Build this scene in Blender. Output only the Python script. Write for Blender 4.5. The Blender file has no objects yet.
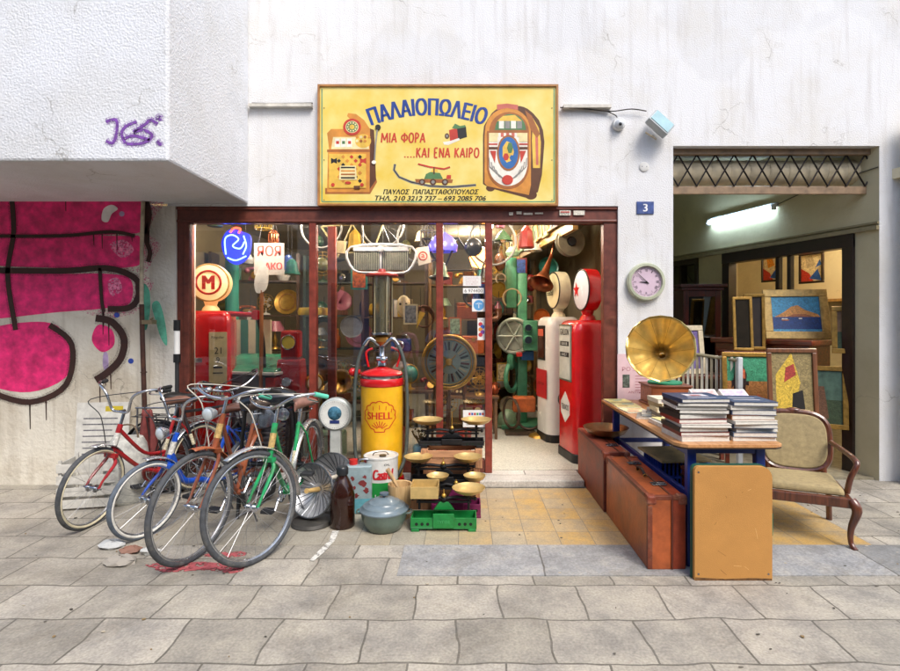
import bpy, bmesh, math, random
from mathutils import Vector, Matrix, Euler
R = math.radians
PI = math.pi
rnd = random.Random(7)
scene = bpy.context.scene
C = scene.collection

# ---------------------------------------------------------------- camera, world, sun, exposure
cam_d = bpy.data.cameras.new("camera")
cam = bpy.data.objects.new("camera", cam_d)
C.objects.link(cam)
cam.location = (0, -5, 1.6)
cam.rotation_euler = (R(90), 0, 0)
cam_d.sensor_width = 36
cam_d.lens = 21
cam_d.shift_x = -14 / 900
cam_d.shift_y = -15.5 / 900
cam_d.clip_start = 0.05
cam_d.clip_end = 400
scene.camera = cam

SUN_EL, SUN_AZ = 50, 148          # soft, high, from the street side
world = bpy.data.worlds.new("World")
scene.world = world
world.use_nodes = True
wn = world.node_tree
wn.nodes.clear()
sky = wn.nodes.new("ShaderNodeTexSky")
sky.sky_type = 'NISHITA'
sky.sun_disc = False
sky.sun_elevation = R(SUN_EL)
sky.sun_rotation = R(SUN_AZ)
sky.dust_density = 3.0
sky.air_density = 1.0
wb = wn.nodes.new("ShaderNodeBackground")
wb.inputs['Strength'].default_value = 0.15
wo = wn.nodes.new("ShaderNodeOutputWorld")
wn.links.new(sky.outputs[0], wb.inputs[0])
wn.links.new(wb.outputs[0], wo.inputs[0])
sun_d = bpy.data.lights.new("sun", 'SUN')
sun_d.energy = 1.5
sun_d.angle = R(24)
sun_d.color = (1, .96, .9)
sun = bpy.data.objects.new("sun", sun_d)
C.objects.link(sun)
_az = R(SUN_AZ)
sun_dir = Vector((math.sin(_az) * math.cos(R(SUN_EL)), math.cos(_az) * math.cos(R(SUN_EL)), math.sin(R(SUN_EL))))
sun.rotation_euler = sun_dir.to_track_quat('Z', 'Y').to_euler()
sun.location = sun_dir * 30
scene.view_settings.view_transform = 'Standard'
scene.view_settings.look = 'None'
scene.view_settings.gamma = 1
scene.view_settings.use_curve_mapping = False
scene.view_settings.exposure = 0.78
try:
    scene.cycles.max_bounces = 8
    scene.cycles.transparent_max_bounces = 24
    scene.cycles.caustics_reflective = False
    scene.cycles.caustics_refractive = False
    scene.cycles.sample_clamp_indirect = 6
except Exception:
    pass

# ---------------------------------------------------------------- materials
def lin(c):
    if isinstance(c, str):
        c = c.lstrip('#')
        c = [int(c[i:i + 2], 16) / 255 for i in (0, 2, 4)]
        c = [x / 12.92 if x <= .04045 else ((x + .055) / 1.055) ** 2.4 for x in c]
    return (c[0], c[1], c[2], 1)
_mats = {}
def M(col, rough=.5, metal=0, var=.12, scale=9, bump=0, bscale=40, spec=.5, coat=0, dirt=0, dcol='#3a2f25', emit=0, ecol=None):
    """procedural paint / metal / cloth: base colour with noise variation, optional dirt patches and bump"""
    key = (col, rough, metal, var, scale, bump, bscale, spec, coat, dirt, dcol, emit, ecol)
    if key in _mats:
        return _mats[key]
    m = bpy.data.materials.new("m" + str(len(_mats)))
    m.use_nodes = True
    t = m.node_tree; n = t.nodes; L = t.links
    b = n['Principled BSDF']
    base = lin(col)
    b.inputs['Roughness'].default_value = rough
    b.inputs['Metallic'].default_value = metal
    b.inputs['Specular IOR Level'].default_value = spec
    b.inputs['Coat Weight'].default_value = coat
    tc = n.new('ShaderNodeTexCoord')
    nz = n.new('ShaderNodeTexNoise')
    nz.inputs['Scale'].default_value = scale
    nz.inputs['Detail'].default_value = 6
    nz.inputs['Roughness'].default_value = .6
    L.new(tc.outputs['Object'], nz.inputs['Vector'])
    mp = n.new('ShaderNodeMapRange')
    mp.inputs['From Min'].default_value = .3; mp.inputs['From Max'].default_value = .7
    mp.inputs['To Min'].default_value = 1 - var * 1.6; mp.inputs['To Max'].default_value = 1 + var
    L.new(nz.outputs[0], mp.inputs['Value'])
    mx = n.new('ShaderNodeVectorMath'); mx.operation = 'SCALE'
    mx.inputs[0].default_value = base[:3]
    L.new(mp.outputs[0], mx.inputs['Scale'])
    out = mx.outputs[0]
    if dirt:
        n2 = n.new('ShaderNodeTexNoise'); n2.inputs['Scale'].default_value = scale * .45; n2.inputs['Detail'].default_value = 9
        n2.inputs['Roughness'].default_value = .72
        L.new(tc.outputs['Object'], n2.inputs['Vector'])
        r = n.new('ShaderNodeValToRGB')
        r.color_ramp.elements[0].position = .5; r.color_ramp.elements[1].position = .72
        r.color_ramp.elements[0].color = (0, 0, 0, 1); r.color_ramp.elements[1].color = (dirt, dirt, dirt, 1)
        L.new(n2.outputs[0], r.inputs[0])
        mi = n.new('ShaderNodeMix'); mi.data_type = 'RGBA'
        L.new(r.outputs[0], mi.inputs[0]); L.new(out, mi.inputs[6]); mi.inputs[7].default_value = lin(dcol)
        out = mi.outputs[2]
    L.new(out, b.inputs['Base Color'])
    rr = n.new('ShaderNodeMapRange')
    rr.inputs['To Min'].default_value = max(.03, rough * .75); rr.inputs['To Max'].default_value = min(1, rough * 1.3)
    L.new(nz.outputs[0], rr.inputs['Value']); L.new(rr.outputs[0], b.inputs['Roughness'])
    if bump:
        n3 = n.new('ShaderNodeTexNoise'); n3.inputs['Scale'].default_value = bscale; n3.inputs['Detail'].default_value = 4
        L.new(tc.outputs['Object'], n3.inputs['Vector'])
        bp = n.new('ShaderNodeBump'); bp.inputs['Strength'].default_value = bump; bp.inputs['Distance'].default_value = .01
        L.new(n3.outputs[0], bp.inputs['Height']); L.new(bp.outputs[0], b.inputs['Normal'])
    if emit:
        b.inputs['Emission Color'].default_value = lin(ecol or col)
        b.inputs['Emission Strength'].default_value = emit
    _mats[key] = m
    return m

def wood(col, col2=None, rough=.45, scale=3, axis=2, coat=.2):
    key = ('wood', col, col2, rough, scale, axis)
    if key in _mats: return _mats[key]
    m = bpy.data.materials.new("wood" + str(len(_mats))); m.use_nodes = True
    t = m.node_tree; n = t.nodes; L = t.links; b = n['Principled BSDF']
    tc = n.new('ShaderNodeTexCoord'); mp = n.new('ShaderNodeMapping')
    s = [14, 14, 14]; s[axis] = 1.2
    mp.inputs['Scale'].default_value = s
    L.new(tc.outputs['Object'], mp.inputs[0])
    nz = n.new('ShaderNodeTexNoise'); nz.inputs['Scale'].default_value = scale; nz.inputs['Detail'].default_value = 8; nz.inputs['Distortion'].default_value = .6
    L.new(mp.outputs[0], nz.inputs['Vector'])
    r = n.new('ShaderNodeValToRGB')
    c1 = lin(col); c2 = lin(col2) if col2 else tuple(x * .45 for x in c1[:3]) + (1,)
    r.color_ramp.elements[0].color = c2; r.color_ramp.elements[1].color = c1
    r.color_ramp.elements[0].position = .3; r.color_ramp.elements[1].position = .62
    L.new(nz.outputs[0], r.inputs[0]); L.new(r.outputs[0], b.inputs['Base Color'])
    b.inputs['Roughness'].default_value = rough; b.inputs['Coat Weight'].default_value = coat
    bp = n.new('ShaderNodeBump'); bp.inputs['Strength'].default_value = .15; bp.inputs['Distance'].default_value = .004
    L.new(nz.outputs[0], bp.inputs['Height']); L.new(bp.outputs[0], b.inputs['Normal'])
    _mats[key] = m
    return m

def stucco(col, dirt=.3, dcol='#a89a80', bs=70, rough=.85, streak=.0, bump=.45):
    key = ('stucco', col, dirt, dcol, bs, streak, bump)
    if key in _mats: return _mats[key]
    m = bpy.data.materials.new("stucco" + str(len(_mats))); m.use_nodes = True
    t = m.node_tree; n = t.nodes; L = t.links; b = n['Principled BSDF']
    tc = n.new('ShaderNodeTexCoord')
    n1 = n.new('ShaderNodeTexNoise'); n1.inputs['Scale'].default_value = 1.6; n1.inputs['Detail'].default_value = 10; n1.inputs['Roughness'].default_value = .65
    L.new(tc.outputs['Object'], n1.inputs['Vector'])
    r = n.new('ShaderNodeValToRGB')
    r.color_ramp.elements[0].position = .45; r.color_ramp.elements[1].position = .8
    r.color_ramp.elements[0].color = (0, 0, 0, 1); r.color_ramp.elements[1].color = (dirt,) * 3 + (1,)
    L.new(n1.outputs[0], r.inputs[0])
    mi = n.new('ShaderNodeMix'); mi.data_type = 'RGBA'
    mi.inputs[6].default_value = lin(col); mi.inputs[7].default_value = lin(dcol)
    L.new(r.outputs[0], mi.inputs[0])
    out = mi.outputs[2]
    if streak:
        mp = n.new('ShaderNodeMapping'); mp.inputs['Scale'].default_value = (9, 9, .8)
        L.new(tc.outputs['Object'], mp.inputs[0])
        n2 = n.new('ShaderNodeTexNoise'); n2.inputs['Scale'].default_value = 1.5; n2.inputs['Detail'].default_value = 7
        L.new(mp.outputs[0], n2.inputs['Vector'])
        r2 = n.new('ShaderNodeValToRGB'); r2.color_ramp.elements[0].position = .52; r2.color_ramp.elements[1].position = .75
        r2.color_ramp.elements[0].color = (0, 0, 0, 1); r2.color_ramp.elements[1].color = (streak,) * 3 + (1,)
        L.new(n2.outputs[0], r2.inputs[0])
        m2 = n.new('ShaderNodeMix'); m2.data_type = 'RGBA'
        L.new(r2.outputs[0], m2.inputs[0]); L.new(out, m2.inputs[6]); m2.inputs[7].default_value = lin('#7d6a50')
        out = m2.outputs[2]
    nd = n.new('ShaderNodeTexNoise'); nd.inputs['Scale'].default_value = 2.3; nd.inputs['Detail'].default_value = 8; L.new(tc.outputs['Object'], nd.inputs['Vector'])
    vs_ = n.new('ShaderNodeVectorMath'); vs_.operation = 'SCALE'; vs_.inputs['Scale'].default_value = .7; L.new(nd.outputs[1], vs_.inputs[0])
    va_ = n.new('ShaderNodeVectorMath'); L.new(tc.outputs['Object'], va_.inputs[0]); L.new(vs_.outputs[0], va_.inputs[1])
    vo = n.new('ShaderNodeTexVoronoi'); vo.feature = 'DISTANCE_TO_EDGE'; vo.inputs['Scale'].default_value = .9; L.new(va_.outputs[0], vo.inputs['Vector'])
    lt = n.new('ShaderNodeMapRange'); lt.inputs['From Min'].default_value = 0; lt.inputs['From Max'].default_value = .006; lt.inputs['To Min'].default_value = 1; lt.inputs['To Max'].default_value = 0; L.new(vo.outputs[0], lt.inputs['Value'])
    mk = n.new('ShaderNodeMapRange'); mk.inputs['From Min'].default_value = .5; mk.inputs['From Max'].default_value = .62; mk.inputs['To Max'].default_value = .55; L.new(n1.outputs[0], mk.inputs['Value'])
    mu = n.new('ShaderNodeMath'); mu.operation = 'MULTIPLY'; L.new(lt.outputs[0], mu.inputs[0]); L.new(mk.outputs[0], mu.inputs[1])
    mc = n.new('ShaderNodeMix'); mc.data_type = 'RGBA'; L.new(mu.outputs[0], mc.inputs[0]); L.new(out, mc.inputs[6]); mc.inputs[7].default_value = lin('#6f675a'); out = mc.outputs[2]
    np_ = n.new('ShaderNodeTexNoise'); np_.inputs['Scale'].default_value = .7; np_.inputs['Detail'].default_value = 3; L.new(tc.outputs['Object'], np_.inputs['Vector'])
    mp_ = n.new('ShaderNodeMapRange'); mp_.inputs['From Min'].default_value = .48; mp_.inputs['From Max'].default_value = .5; mp_.inputs['To Min'].default_value = .965; mp_.inputs['To Max'].default_value = 1.02; L.new(np_.outputs[0], mp_.inputs['Value'])
    sc_ = n.new('ShaderNodeVectorMath'); sc_.operation = 'SCALE'; L.new(out, sc_.inputs[0]); L.new(mp_.outputs[0], sc_.inputs['Scale']); out = sc_.outputs[0]
    L.new(out, b.inputs['Base Color'])
    b.inputs['Roughness'].default_value = rough
    n3 = n.new('ShaderNodeTexNoise'); n3.inputs['Scale'].default_value = bs; n3.inputs['Detail'].default_value = 5
    L.new(tc.outputs['Object'], n3.inputs['Vector'])
    bp = n.new('ShaderNodeBump'); bp.inputs['Strength'].default_value = bump; bp.inputs['Distance'].default_value = .012
    L.new(n3.outputs[0], bp.inputs['Height']); L.new(bp.outputs[0], b.inputs['Normal'])
    _mats[key] = m
    return m

def glass(tint='#ffffff', refl=.09, rough=.0, name='glass'):
    key = ('glass', tint, refl, rough)
    if key in _mats: return _mats[key]
    m = bpy.data.materials.new(name); m.use_nodes = True
    t = m.node_tree; n = t.nodes; L = t.links; n.clear()
    o = n.new('ShaderNodeOutputMaterial'); tr = n.new('ShaderNodeBsdfTransparent'); g = n.new('ShaderNodeBsdfGlossy')
    tr.inputs[0].default_value = lin(tint); g.inputs['Roughness'].default_value = rough
    fr = n.new('ShaderNodeFresnel'); fr.inputs[0].default_value = 1.5
    ad = n.new('ShaderNodeMath'); ad.operation = 'ADD'; ad.inputs[1].default_value = refl; ad.use_clamp = True
    L.new(fr.outputs[0], ad.inputs[0])
    mx = n.new('ShaderNodeMixShader')
    L.new(ad.outputs[0], mx.inputs[0]); L.new(tr.outputs[0], mx.inputs[1]); L.new(g.outputs[0], mx.inputs[2])
    L.new(mx.outputs[0], o.inputs[0])
    _mats[key] = m
    return m

def chips(m, col='#3a2a20', thr=.66, sc=16, fac=.9):
    """small worn-through patches in a painted surface"""
    t = m.node_tree; n = t.nodes; L = t.links; b = n['Principled BSDF']
    if not b.inputs['Base Color'].links or 'chipped' in m: return m
    m['chipped'] = 1; src = b.inputs['Base Color'].links[0].from_socket
    tc = n.new('ShaderNodeTexCoord'); nz = n.new('ShaderNodeTexNoise'); nz.inputs['Scale'].default_value = sc; nz.inputs['Detail'].default_value = 10; nz.inputs['Roughness'].default_value = .75
    L.new(tc.outputs['Object'], nz.inputs['Vector']); mr = n.new('ShaderNodeMapRange'); mr.inputs['From Min'].default_value = thr; mr.inputs['From Max'].default_value = thr + .02; mr.inputs['To Max'].default_value = fac
    L.new(nz.outputs[0], mr.inputs['Value']); mi = n.new('ShaderNodeMix'); mi.data_type = 'RGBA'; L.new(mr.outputs[0], mi.inputs[0]); L.new(src, mi.inputs[6]); mi.inputs[7].default_value = lin(col); L.new(mi.outputs[2], b.inputs['Base Color'])
    return m
def spray(col, thr=.5, sc=160):
    m = M(col, .8, 0, .26, 30.0 + thr + sc / 1e4)
    t = m.node_tree; n = t.nodes; L = t.links; tc = n.new('ShaderNodeTexCoord'); nz = n.new('ShaderNodeTexNoise'); nz.inputs['Scale'].default_value = sc; nz.inputs['Detail'].default_value = 2
    L.new(tc.outputs['Object'], nz.inputs['Vector']); mr = n.new('ShaderNodeMapRange'); mr.inputs['From Min'].default_value = thr - .05; mr.inputs['From Max'].default_value = thr + .05
    L.new(nz.outputs[0], mr.inputs['Value']); L.new(mr.outputs[0], n['Principled BSDF'].inputs['Alpha'])
    return m
# ---------------------------------------------------------------- mesh builder
def rotz(a): return Matrix.Rotation(R(a), 4, 'Z')
def TR(x, y, z): return Matrix.Translation((x, y, z))
def frame_m(o, right, up):
    """matrix whose local x = right, y = up, z = right x up, at o"""
    r = Vector(right).normalized(); u = Vector(up).normalized(); n_ = r.cross(u).normalized(); u = n_.cross(r)
    m = Matrix((r, u, n_)).transposed().to_4x4(); m.translation = Vector(o)
    return m
class MB:
    def __init__(s, T=None):
        s.v = []; s.f = []; s.mi = []; s.sm = []; s.T = T or Matrix()
    def add(s, vs, fs, mi=0, smooth=False, T=None):
        o = len(s.v); TT = s.T @ T if T is not None else s.T
        s.v += [TT @ Vector(v) for v in vs]
        for f in fs:
            s.f.append([o + i for i in f]); s.mi.append(mi); s.sm.append(smooth)
        return s
    def box(s, c, d, mi=0, T=None, taper=1):
        x, y, z = c; a, b, e = d[0] / 2, d[1] / 2, d[2] / 2; k = taper
        vs = [(x - a, y - b, z - e), (x + a, y - b, z - e), (x + a, y + b, z - e), (x - a, y + b, z - e),
              (x - a * k, y - b * k, z + e), (x + a * k, y - b * k, z + e), (x + a * k, y + b * k, z + e), (x - a * k, y + b * k, z + e)]
        return s.add(vs, [(3, 2, 1, 0), (4, 5, 6, 7), (0, 1, 5, 4), (1, 2, 6, 5), (2, 3, 7, 6), (3, 0, 4, 7)], mi, False, T)
    def bx(s, x0, x1, y0, y1, z0, z1, mi=0, T=None):
        return s.box(((x0 + x1) / 2, (y0 + y1) / 2, (z0 + z1) / 2), (abs(x1 - x0), abs(y1 - y0), abs(z1 - z0)), mi, T)
    def tube(s, pts, r, n=8, mi=0, closed=False, T=None, caps=True):
        P = [Vector(p) for p in pts]; N = len(P)
        rs = r if isinstance(r, (list, tuple)) else [r] * N
        tan = []
        for i in range(N):
            a = P[(i - 1) % N] if (closed or i > 0) else P[i]; b = P[(i + 1) % N] if (closed or i < N - 1) else P[i]
            d = (b - a)
            tan.append(d.normalized() if d.length > 1e-9 else Vector((0, 0, 1)))
        t0 = tan[0]; ref = Vector((0, 0, 1)) if abs(t0.z) < .9 else Vector((1, 0, 0))
        u = t0.cross(ref).normalized(); vs = []
        for i in range(N):
            t = tan[i]; u = (u - t * u.dot(t))
            if u.length < 1e-6: u = t.orthogonal()
            u.normalize(); w = t.cross(u)
            for k in range(n):
                a = 2 * PI * k / n
                vs.append(P[i] + (u * math.cos(a) + w * math.sin(a)) * rs[i])
        fs = []
        for i in range(N if closed else N - 1):
            j = (i + 1) % N
            for k in range(n):
                l = (k + 1) % n
                fs.append((i * n + k, i * n + l, j * n + l, j * n + k))
        s.add(vs, fs, mi, True, T)
        if not closed and caps:
            s.add(vs[:n], [tuple(range(n))[::-1]], mi, False, T); s.add(vs[-n:], [tuple(range(n))], mi, False, T)
        return s
    def cyl(s, p0, p1, r0, r1=None, n=16, mi=0, T=None, caps=True):
        return s.tube([p0, p1], [r0, r0 if r1 is None else r1], n, mi, False, T, caps)
    def lathe(s, prof, c=(0, 0, 0), n=24, mi=0, T=None, axis=None, smooth=True, cap=3):
        """prof: list of (r, h); h along axis (default z)"""
        A = Matrix.Translation(c)
        if axis is not None: A = A @ Vector(axis).to_track_quat('Z', 'Y').to_matrix().to_4x4()
        vs = []; K = n
        for (r, h) in prof:
            for k in range(n):
                a = 2 * PI * k / n; vs.append(A @ Vector((r * math.cos(a), r * math.sin(a), h)))
        fs = []
        for i in range(len(prof) - 1):
            for k in range(n):
                l = (k + 1) % n; fs.append((i * n + k, i * n + l, (i + 1) * n + l, (i + 1) * n + k))
        s.add(vs, fs, mi, smooth, T)
        if prof[0][0] > 1e-5 and cap & 1: s.add(vs[:n], [tuple(range(n))[::-1]], mi, False, T)
        if prof[-1][0] > 1e-5 and cap & 2: s.add(vs[-n:], [tuple(range(n))], mi, False, T)
        return s
    def prism(s, poly, h, mi=0, T=None, z0=0):
        """2D polygon in local xy, extruded from z0 to z0+h"""
        n = len(poly); ar = sum(poly[i][0] * poly[(i + 1) % n][1] - poly[(i + 1) % n][0] * poly[i][1] for i in range(n))
        if ar < 0: poly = poly[::-1]
        vs = [(x, y, z0) for x, y in poly] + [(x, y, z0 + h) for x, y in poly]
        fs = [tuple(range(n))[::-1], tuple(range(n, 2 * n))] + [(i, (i + 1) % n, n + (i + 1) % n, n + i) for i in range(n)]
        return s.add(vs, fs, mi, False, T)
    def disc(s, c, r, h, n=32, mi=0, T=None, ry=None):
        ry = ry or r
        return s.prism([(c[0] + r * math.cos(2 * PI * k / n), c[1] + ry * math.sin(2 * PI * k / n)) for k in range(n)], h, mi, T, c[2] if len(c) > 2 else 0)
    def ball(s, c, r, n=14, mi=0, T=None, sz=(1, 1, 1)):
        k = max(6, n // 2); vs = []; fs = []
        prof = [(math.sin(PI * i / k), -math.cos(PI * i / k)) for i in range(k + 1)]
        for (a, h) in prof:
            for j in range(n):
                t = 2 * PI * j / n
                vs.append((c[0] + r * sz[0] * a * math.cos(t), c[1] + r * sz[1] * a * math.sin(t), c[2] + r * sz[2] * h))
        for i in range(k):
            for j in range(n):
                l = (j + 1) % n; fs.append((i * n + j, i * n + l, (i + 1) * n + l, (i + 1) * n + j))
        return s.add(vs, fs, mi, True, T)
    def torus(s, c, r, t, axis=(0, 0, 1), n=36, m=8, mi=0, T=None, a0=0, a1=360):
        A = Matrix.Translation(c) @ Vector(axis).to_track_quat('Z', 'Y').to_matrix().to_4x4()
        full = abs(a1 - a0) >= 360; N = n if full else n + 1
        pts = [A @ Vector((r * math.cos(R(a0 + (a1 - a0) * k / n)), r * math.sin(R(a0 + (a1 - a0) * k / n)), 0)) for k in range(N)]
        return s.tube(pts, t, m, mi, full, T)
    def build(s, name, mats, parent=None, bevel=0, seg=2):
        me = bpy.data.meshes.new(name)
        me.from_pydata([tuple(v) for v in s.v], [], s.f)
        if not isinstance(mats, (list, tuple)): mats = [mats]
        for m in mats: me.materials.append(m)
        for p, i, q in zip(me.polygons, s.mi, s.sm): p.material_index = i; p.use_smooth = q
        bm = bmesh.new(); bm.from_mesh(me)
        bmesh.ops.remove_doubles(bm, verts=bm.verts, dist=1e-5)
        bmesh.ops.dissolve_degenerate(bm, edges=bm.edges, dist=1e-6)
        bmesh.ops.recalc_face_normals(bm, faces=bm.faces)
        if bevel:
            es = [e for e in bm.edges if len(e.link_faces) == 2 and e.calc_face_angle(0) > R(40)]
            bmesh.ops.bevel(bm, geom=es, offset=bevel, segments=seg, profile=.5, affect='EDGES', clamp_overlap=True)
        bm.to_mesh(me); bm.free()
        for e in me.edges: pass
        me.set_sharp_from_angle(angle=R(38)) if any(s.sm) else None
        o = bpy.data.objects.new(name, me); C.objects.link(o)
        if parent is not None: o.parent = parent
        return o
def tag(o, label, cat, group=None, kind=None):
    if label: o['label'] = label
    if cat: o['category'] = cat
    if group: o['group'] = group
    if kind: o['kind'] = kind
    return o
def thing(name, label, cat, loc=(0, 0, 0), rz=0, group=None, rx=0, ry=0):
    o = bpy.data.objects.new(name, None); C.objects.link(o); o.empty_display_size = .1
    o.location = loc; o.rotation_euler = (R(rx), R(ry), R(rz))
    return tag(o, label, cat, group)
def dup(root, loc=None, rz=None, label=None, name=None):
    r = root.copy(); C.objects.link(r)
    if loc is not None: r.location = loc
    if rz is not None: r.rotation_euler = (0, 0, R(rz))
    if label: r['label'] = label
    for ch in list(root.children):
        c = ch.copy(); C.objects.link(c); c.parent = r
        for g in list(ch.children):
            d = g.copy(); C.objects.link(d); d.parent = c
    return r

def text_data(body, offset=.0, shear=0):
    cu = bpy.data.curves.new('t', 'FONT'); cu.body = body; cu.offset = offset; cu.shear = shear; cu.resolution_u = 4
    o = bpy.data.objects.new('t', cu); C.objects.link(o)
    me = bpy.data.meshes.new_from_object(o.evaluated_get(bpy.context.evaluated_depsgraph_get()))
    vs = [(v.co.x, v.co.y) for v in me.vertices]; fs = [tuple(p.vertices) for p in me.polygons]
    bpy.data.objects.remove(o); bpy.data.curves.remove(cu); bpy.data.meshes.remove(me)
    return vs, fs
def text(mb, body, cx, cy, w, h, mi=0, T=None, z=0, fn=None, offset=.0, shear=0, thick=0):
    """lay a line of lettering in the local xy plane, scaled to fit a w x h box centred on cx, cy"""
    vs, fs = text_data(body, 0, shear)
    x0 = min(v[0] for v in vs); x1 = max(v[0] for v in vs); y0 = min(v[1] for v in vs); y1 = max(v[1] for v in vs)
    sh = offset * h * 2.2; n_ = 3 if offset else 1
    for q in range(n_):
        dx = (q - 1) * sh if n_ > 1 else 0
        V = [(cx + ((x - x0) / (x1 - x0) - .5) * (w - 2 * sh) + dx, cy + ((y - y0) / (y1 - y0) - .5) * h) for x, y in vs]
        if fn: V = [fn(x, y) for x, y in V]; V = [(x * (1 + .0012 * q), y * (1 + .0012 * q), z_) for x, y, z_ in V]
        else: V = [(x, y, z + .0004 * q) for x, y in V]
        mb.add(V, fs, mi, False, T)
def strip(mb, pts, w, h, mi=0, T=None, z0=0, closed=False):
    """a flat brush stroke along 2D points: overlapping quads with round joints, as one ribbon"""
    P = [Vector((p[0], p[1])) for p in pts]; n = len(P); Lf = []; Rt = []
    ws = w if isinstance(w, (list, tuple)) else [w] * n
    for i in range(n):
        a = P[(i - 1) % n] if closed or i > 0 else P[i]; b = P[(i + 1) % n] if closed or i < n - 1 else P[i]
        d = (b - a).normalized(); q = Vector((-d.y, d.x)) * ws[i] / 2
        Lf.append(P[i] + q); Rt.append(P[i] - q)
    for i in range(n if closed else n - 1):
        j = (i + 1) % n
        vs = [(*Lf[i], z0), (*Lf[j], z0), (*Rt[j], z0), (*Rt[i], z0), (*Lf[i], z0 + h), (*Lf[j], z0 + h), (*Rt[j], z0 + h), (*Rt[i], z0 + h)]
        mb.add(vs, [(0, 1, 2, 3), (7, 6, 5, 4), (0, 4, 5, 1), (3, 2, 6, 7)] + ([(0, 3, 7, 4)] if i == 0 and not closed else []) + ([(1, 5, 6, 2)] if i == n - 2 and not closed else []), mi, False, T)
def spline(pts, k=6, closed=False):
    """Catmull-Rom through the points"""
    P = [Vector(p) for p in pts]; n = len(P); out = []
    for i in range(n if closed else n - 1):
        p0 = P[(i - 1) % n] if closed or i > 0 else P[0]; p1 = P[i]; p2 = P[(i + 1) % n]; p3 = P[(i + 2) % n] if closed or i + 2 < n else P[-1]
        for j in range(k):
            t = j / k
            out.append(.5 * ((2 * p1) + (p2 - p0) * t + (2 * p0 - 5 * p1 + 4 * p2 - p3) * t * t + (3 * p1 - p0 - 3 * p2 + p3) * t ** 3))
    if not closed: out.append(P[-1])
    return out
F = 525.0
def X(px, D): return (px - 464) * D / F       # measured positions: picture column at a known distance -> metres
def Z(py, D): return 1.6 - (py - 320) * D / F

CHROME = M('#c9ccd0', .18, 1, .1, 20, dirt=.35, dcol='#5c5850')
STEEL = M('#8d9095', .35, 1, .2, 15)
BRASS = M('#cfa650', .3, .75, .18, 14, dirt=.4, dcol='#6b4a1c')
BLACK = M('#17181a', .4, 0, .2)
RUBBER = M('#2c2e31', .75, 0, .2, 30)
IRON = M('#1c1c1e', .5, .3, .2, 12, bump=.1)
WHITE = M('#e6e6e2', .45, 0, .04)
CREAM = M('#e2d7b0', .4, 0, .06)
GLASS = glass(refl=.045)
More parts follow.
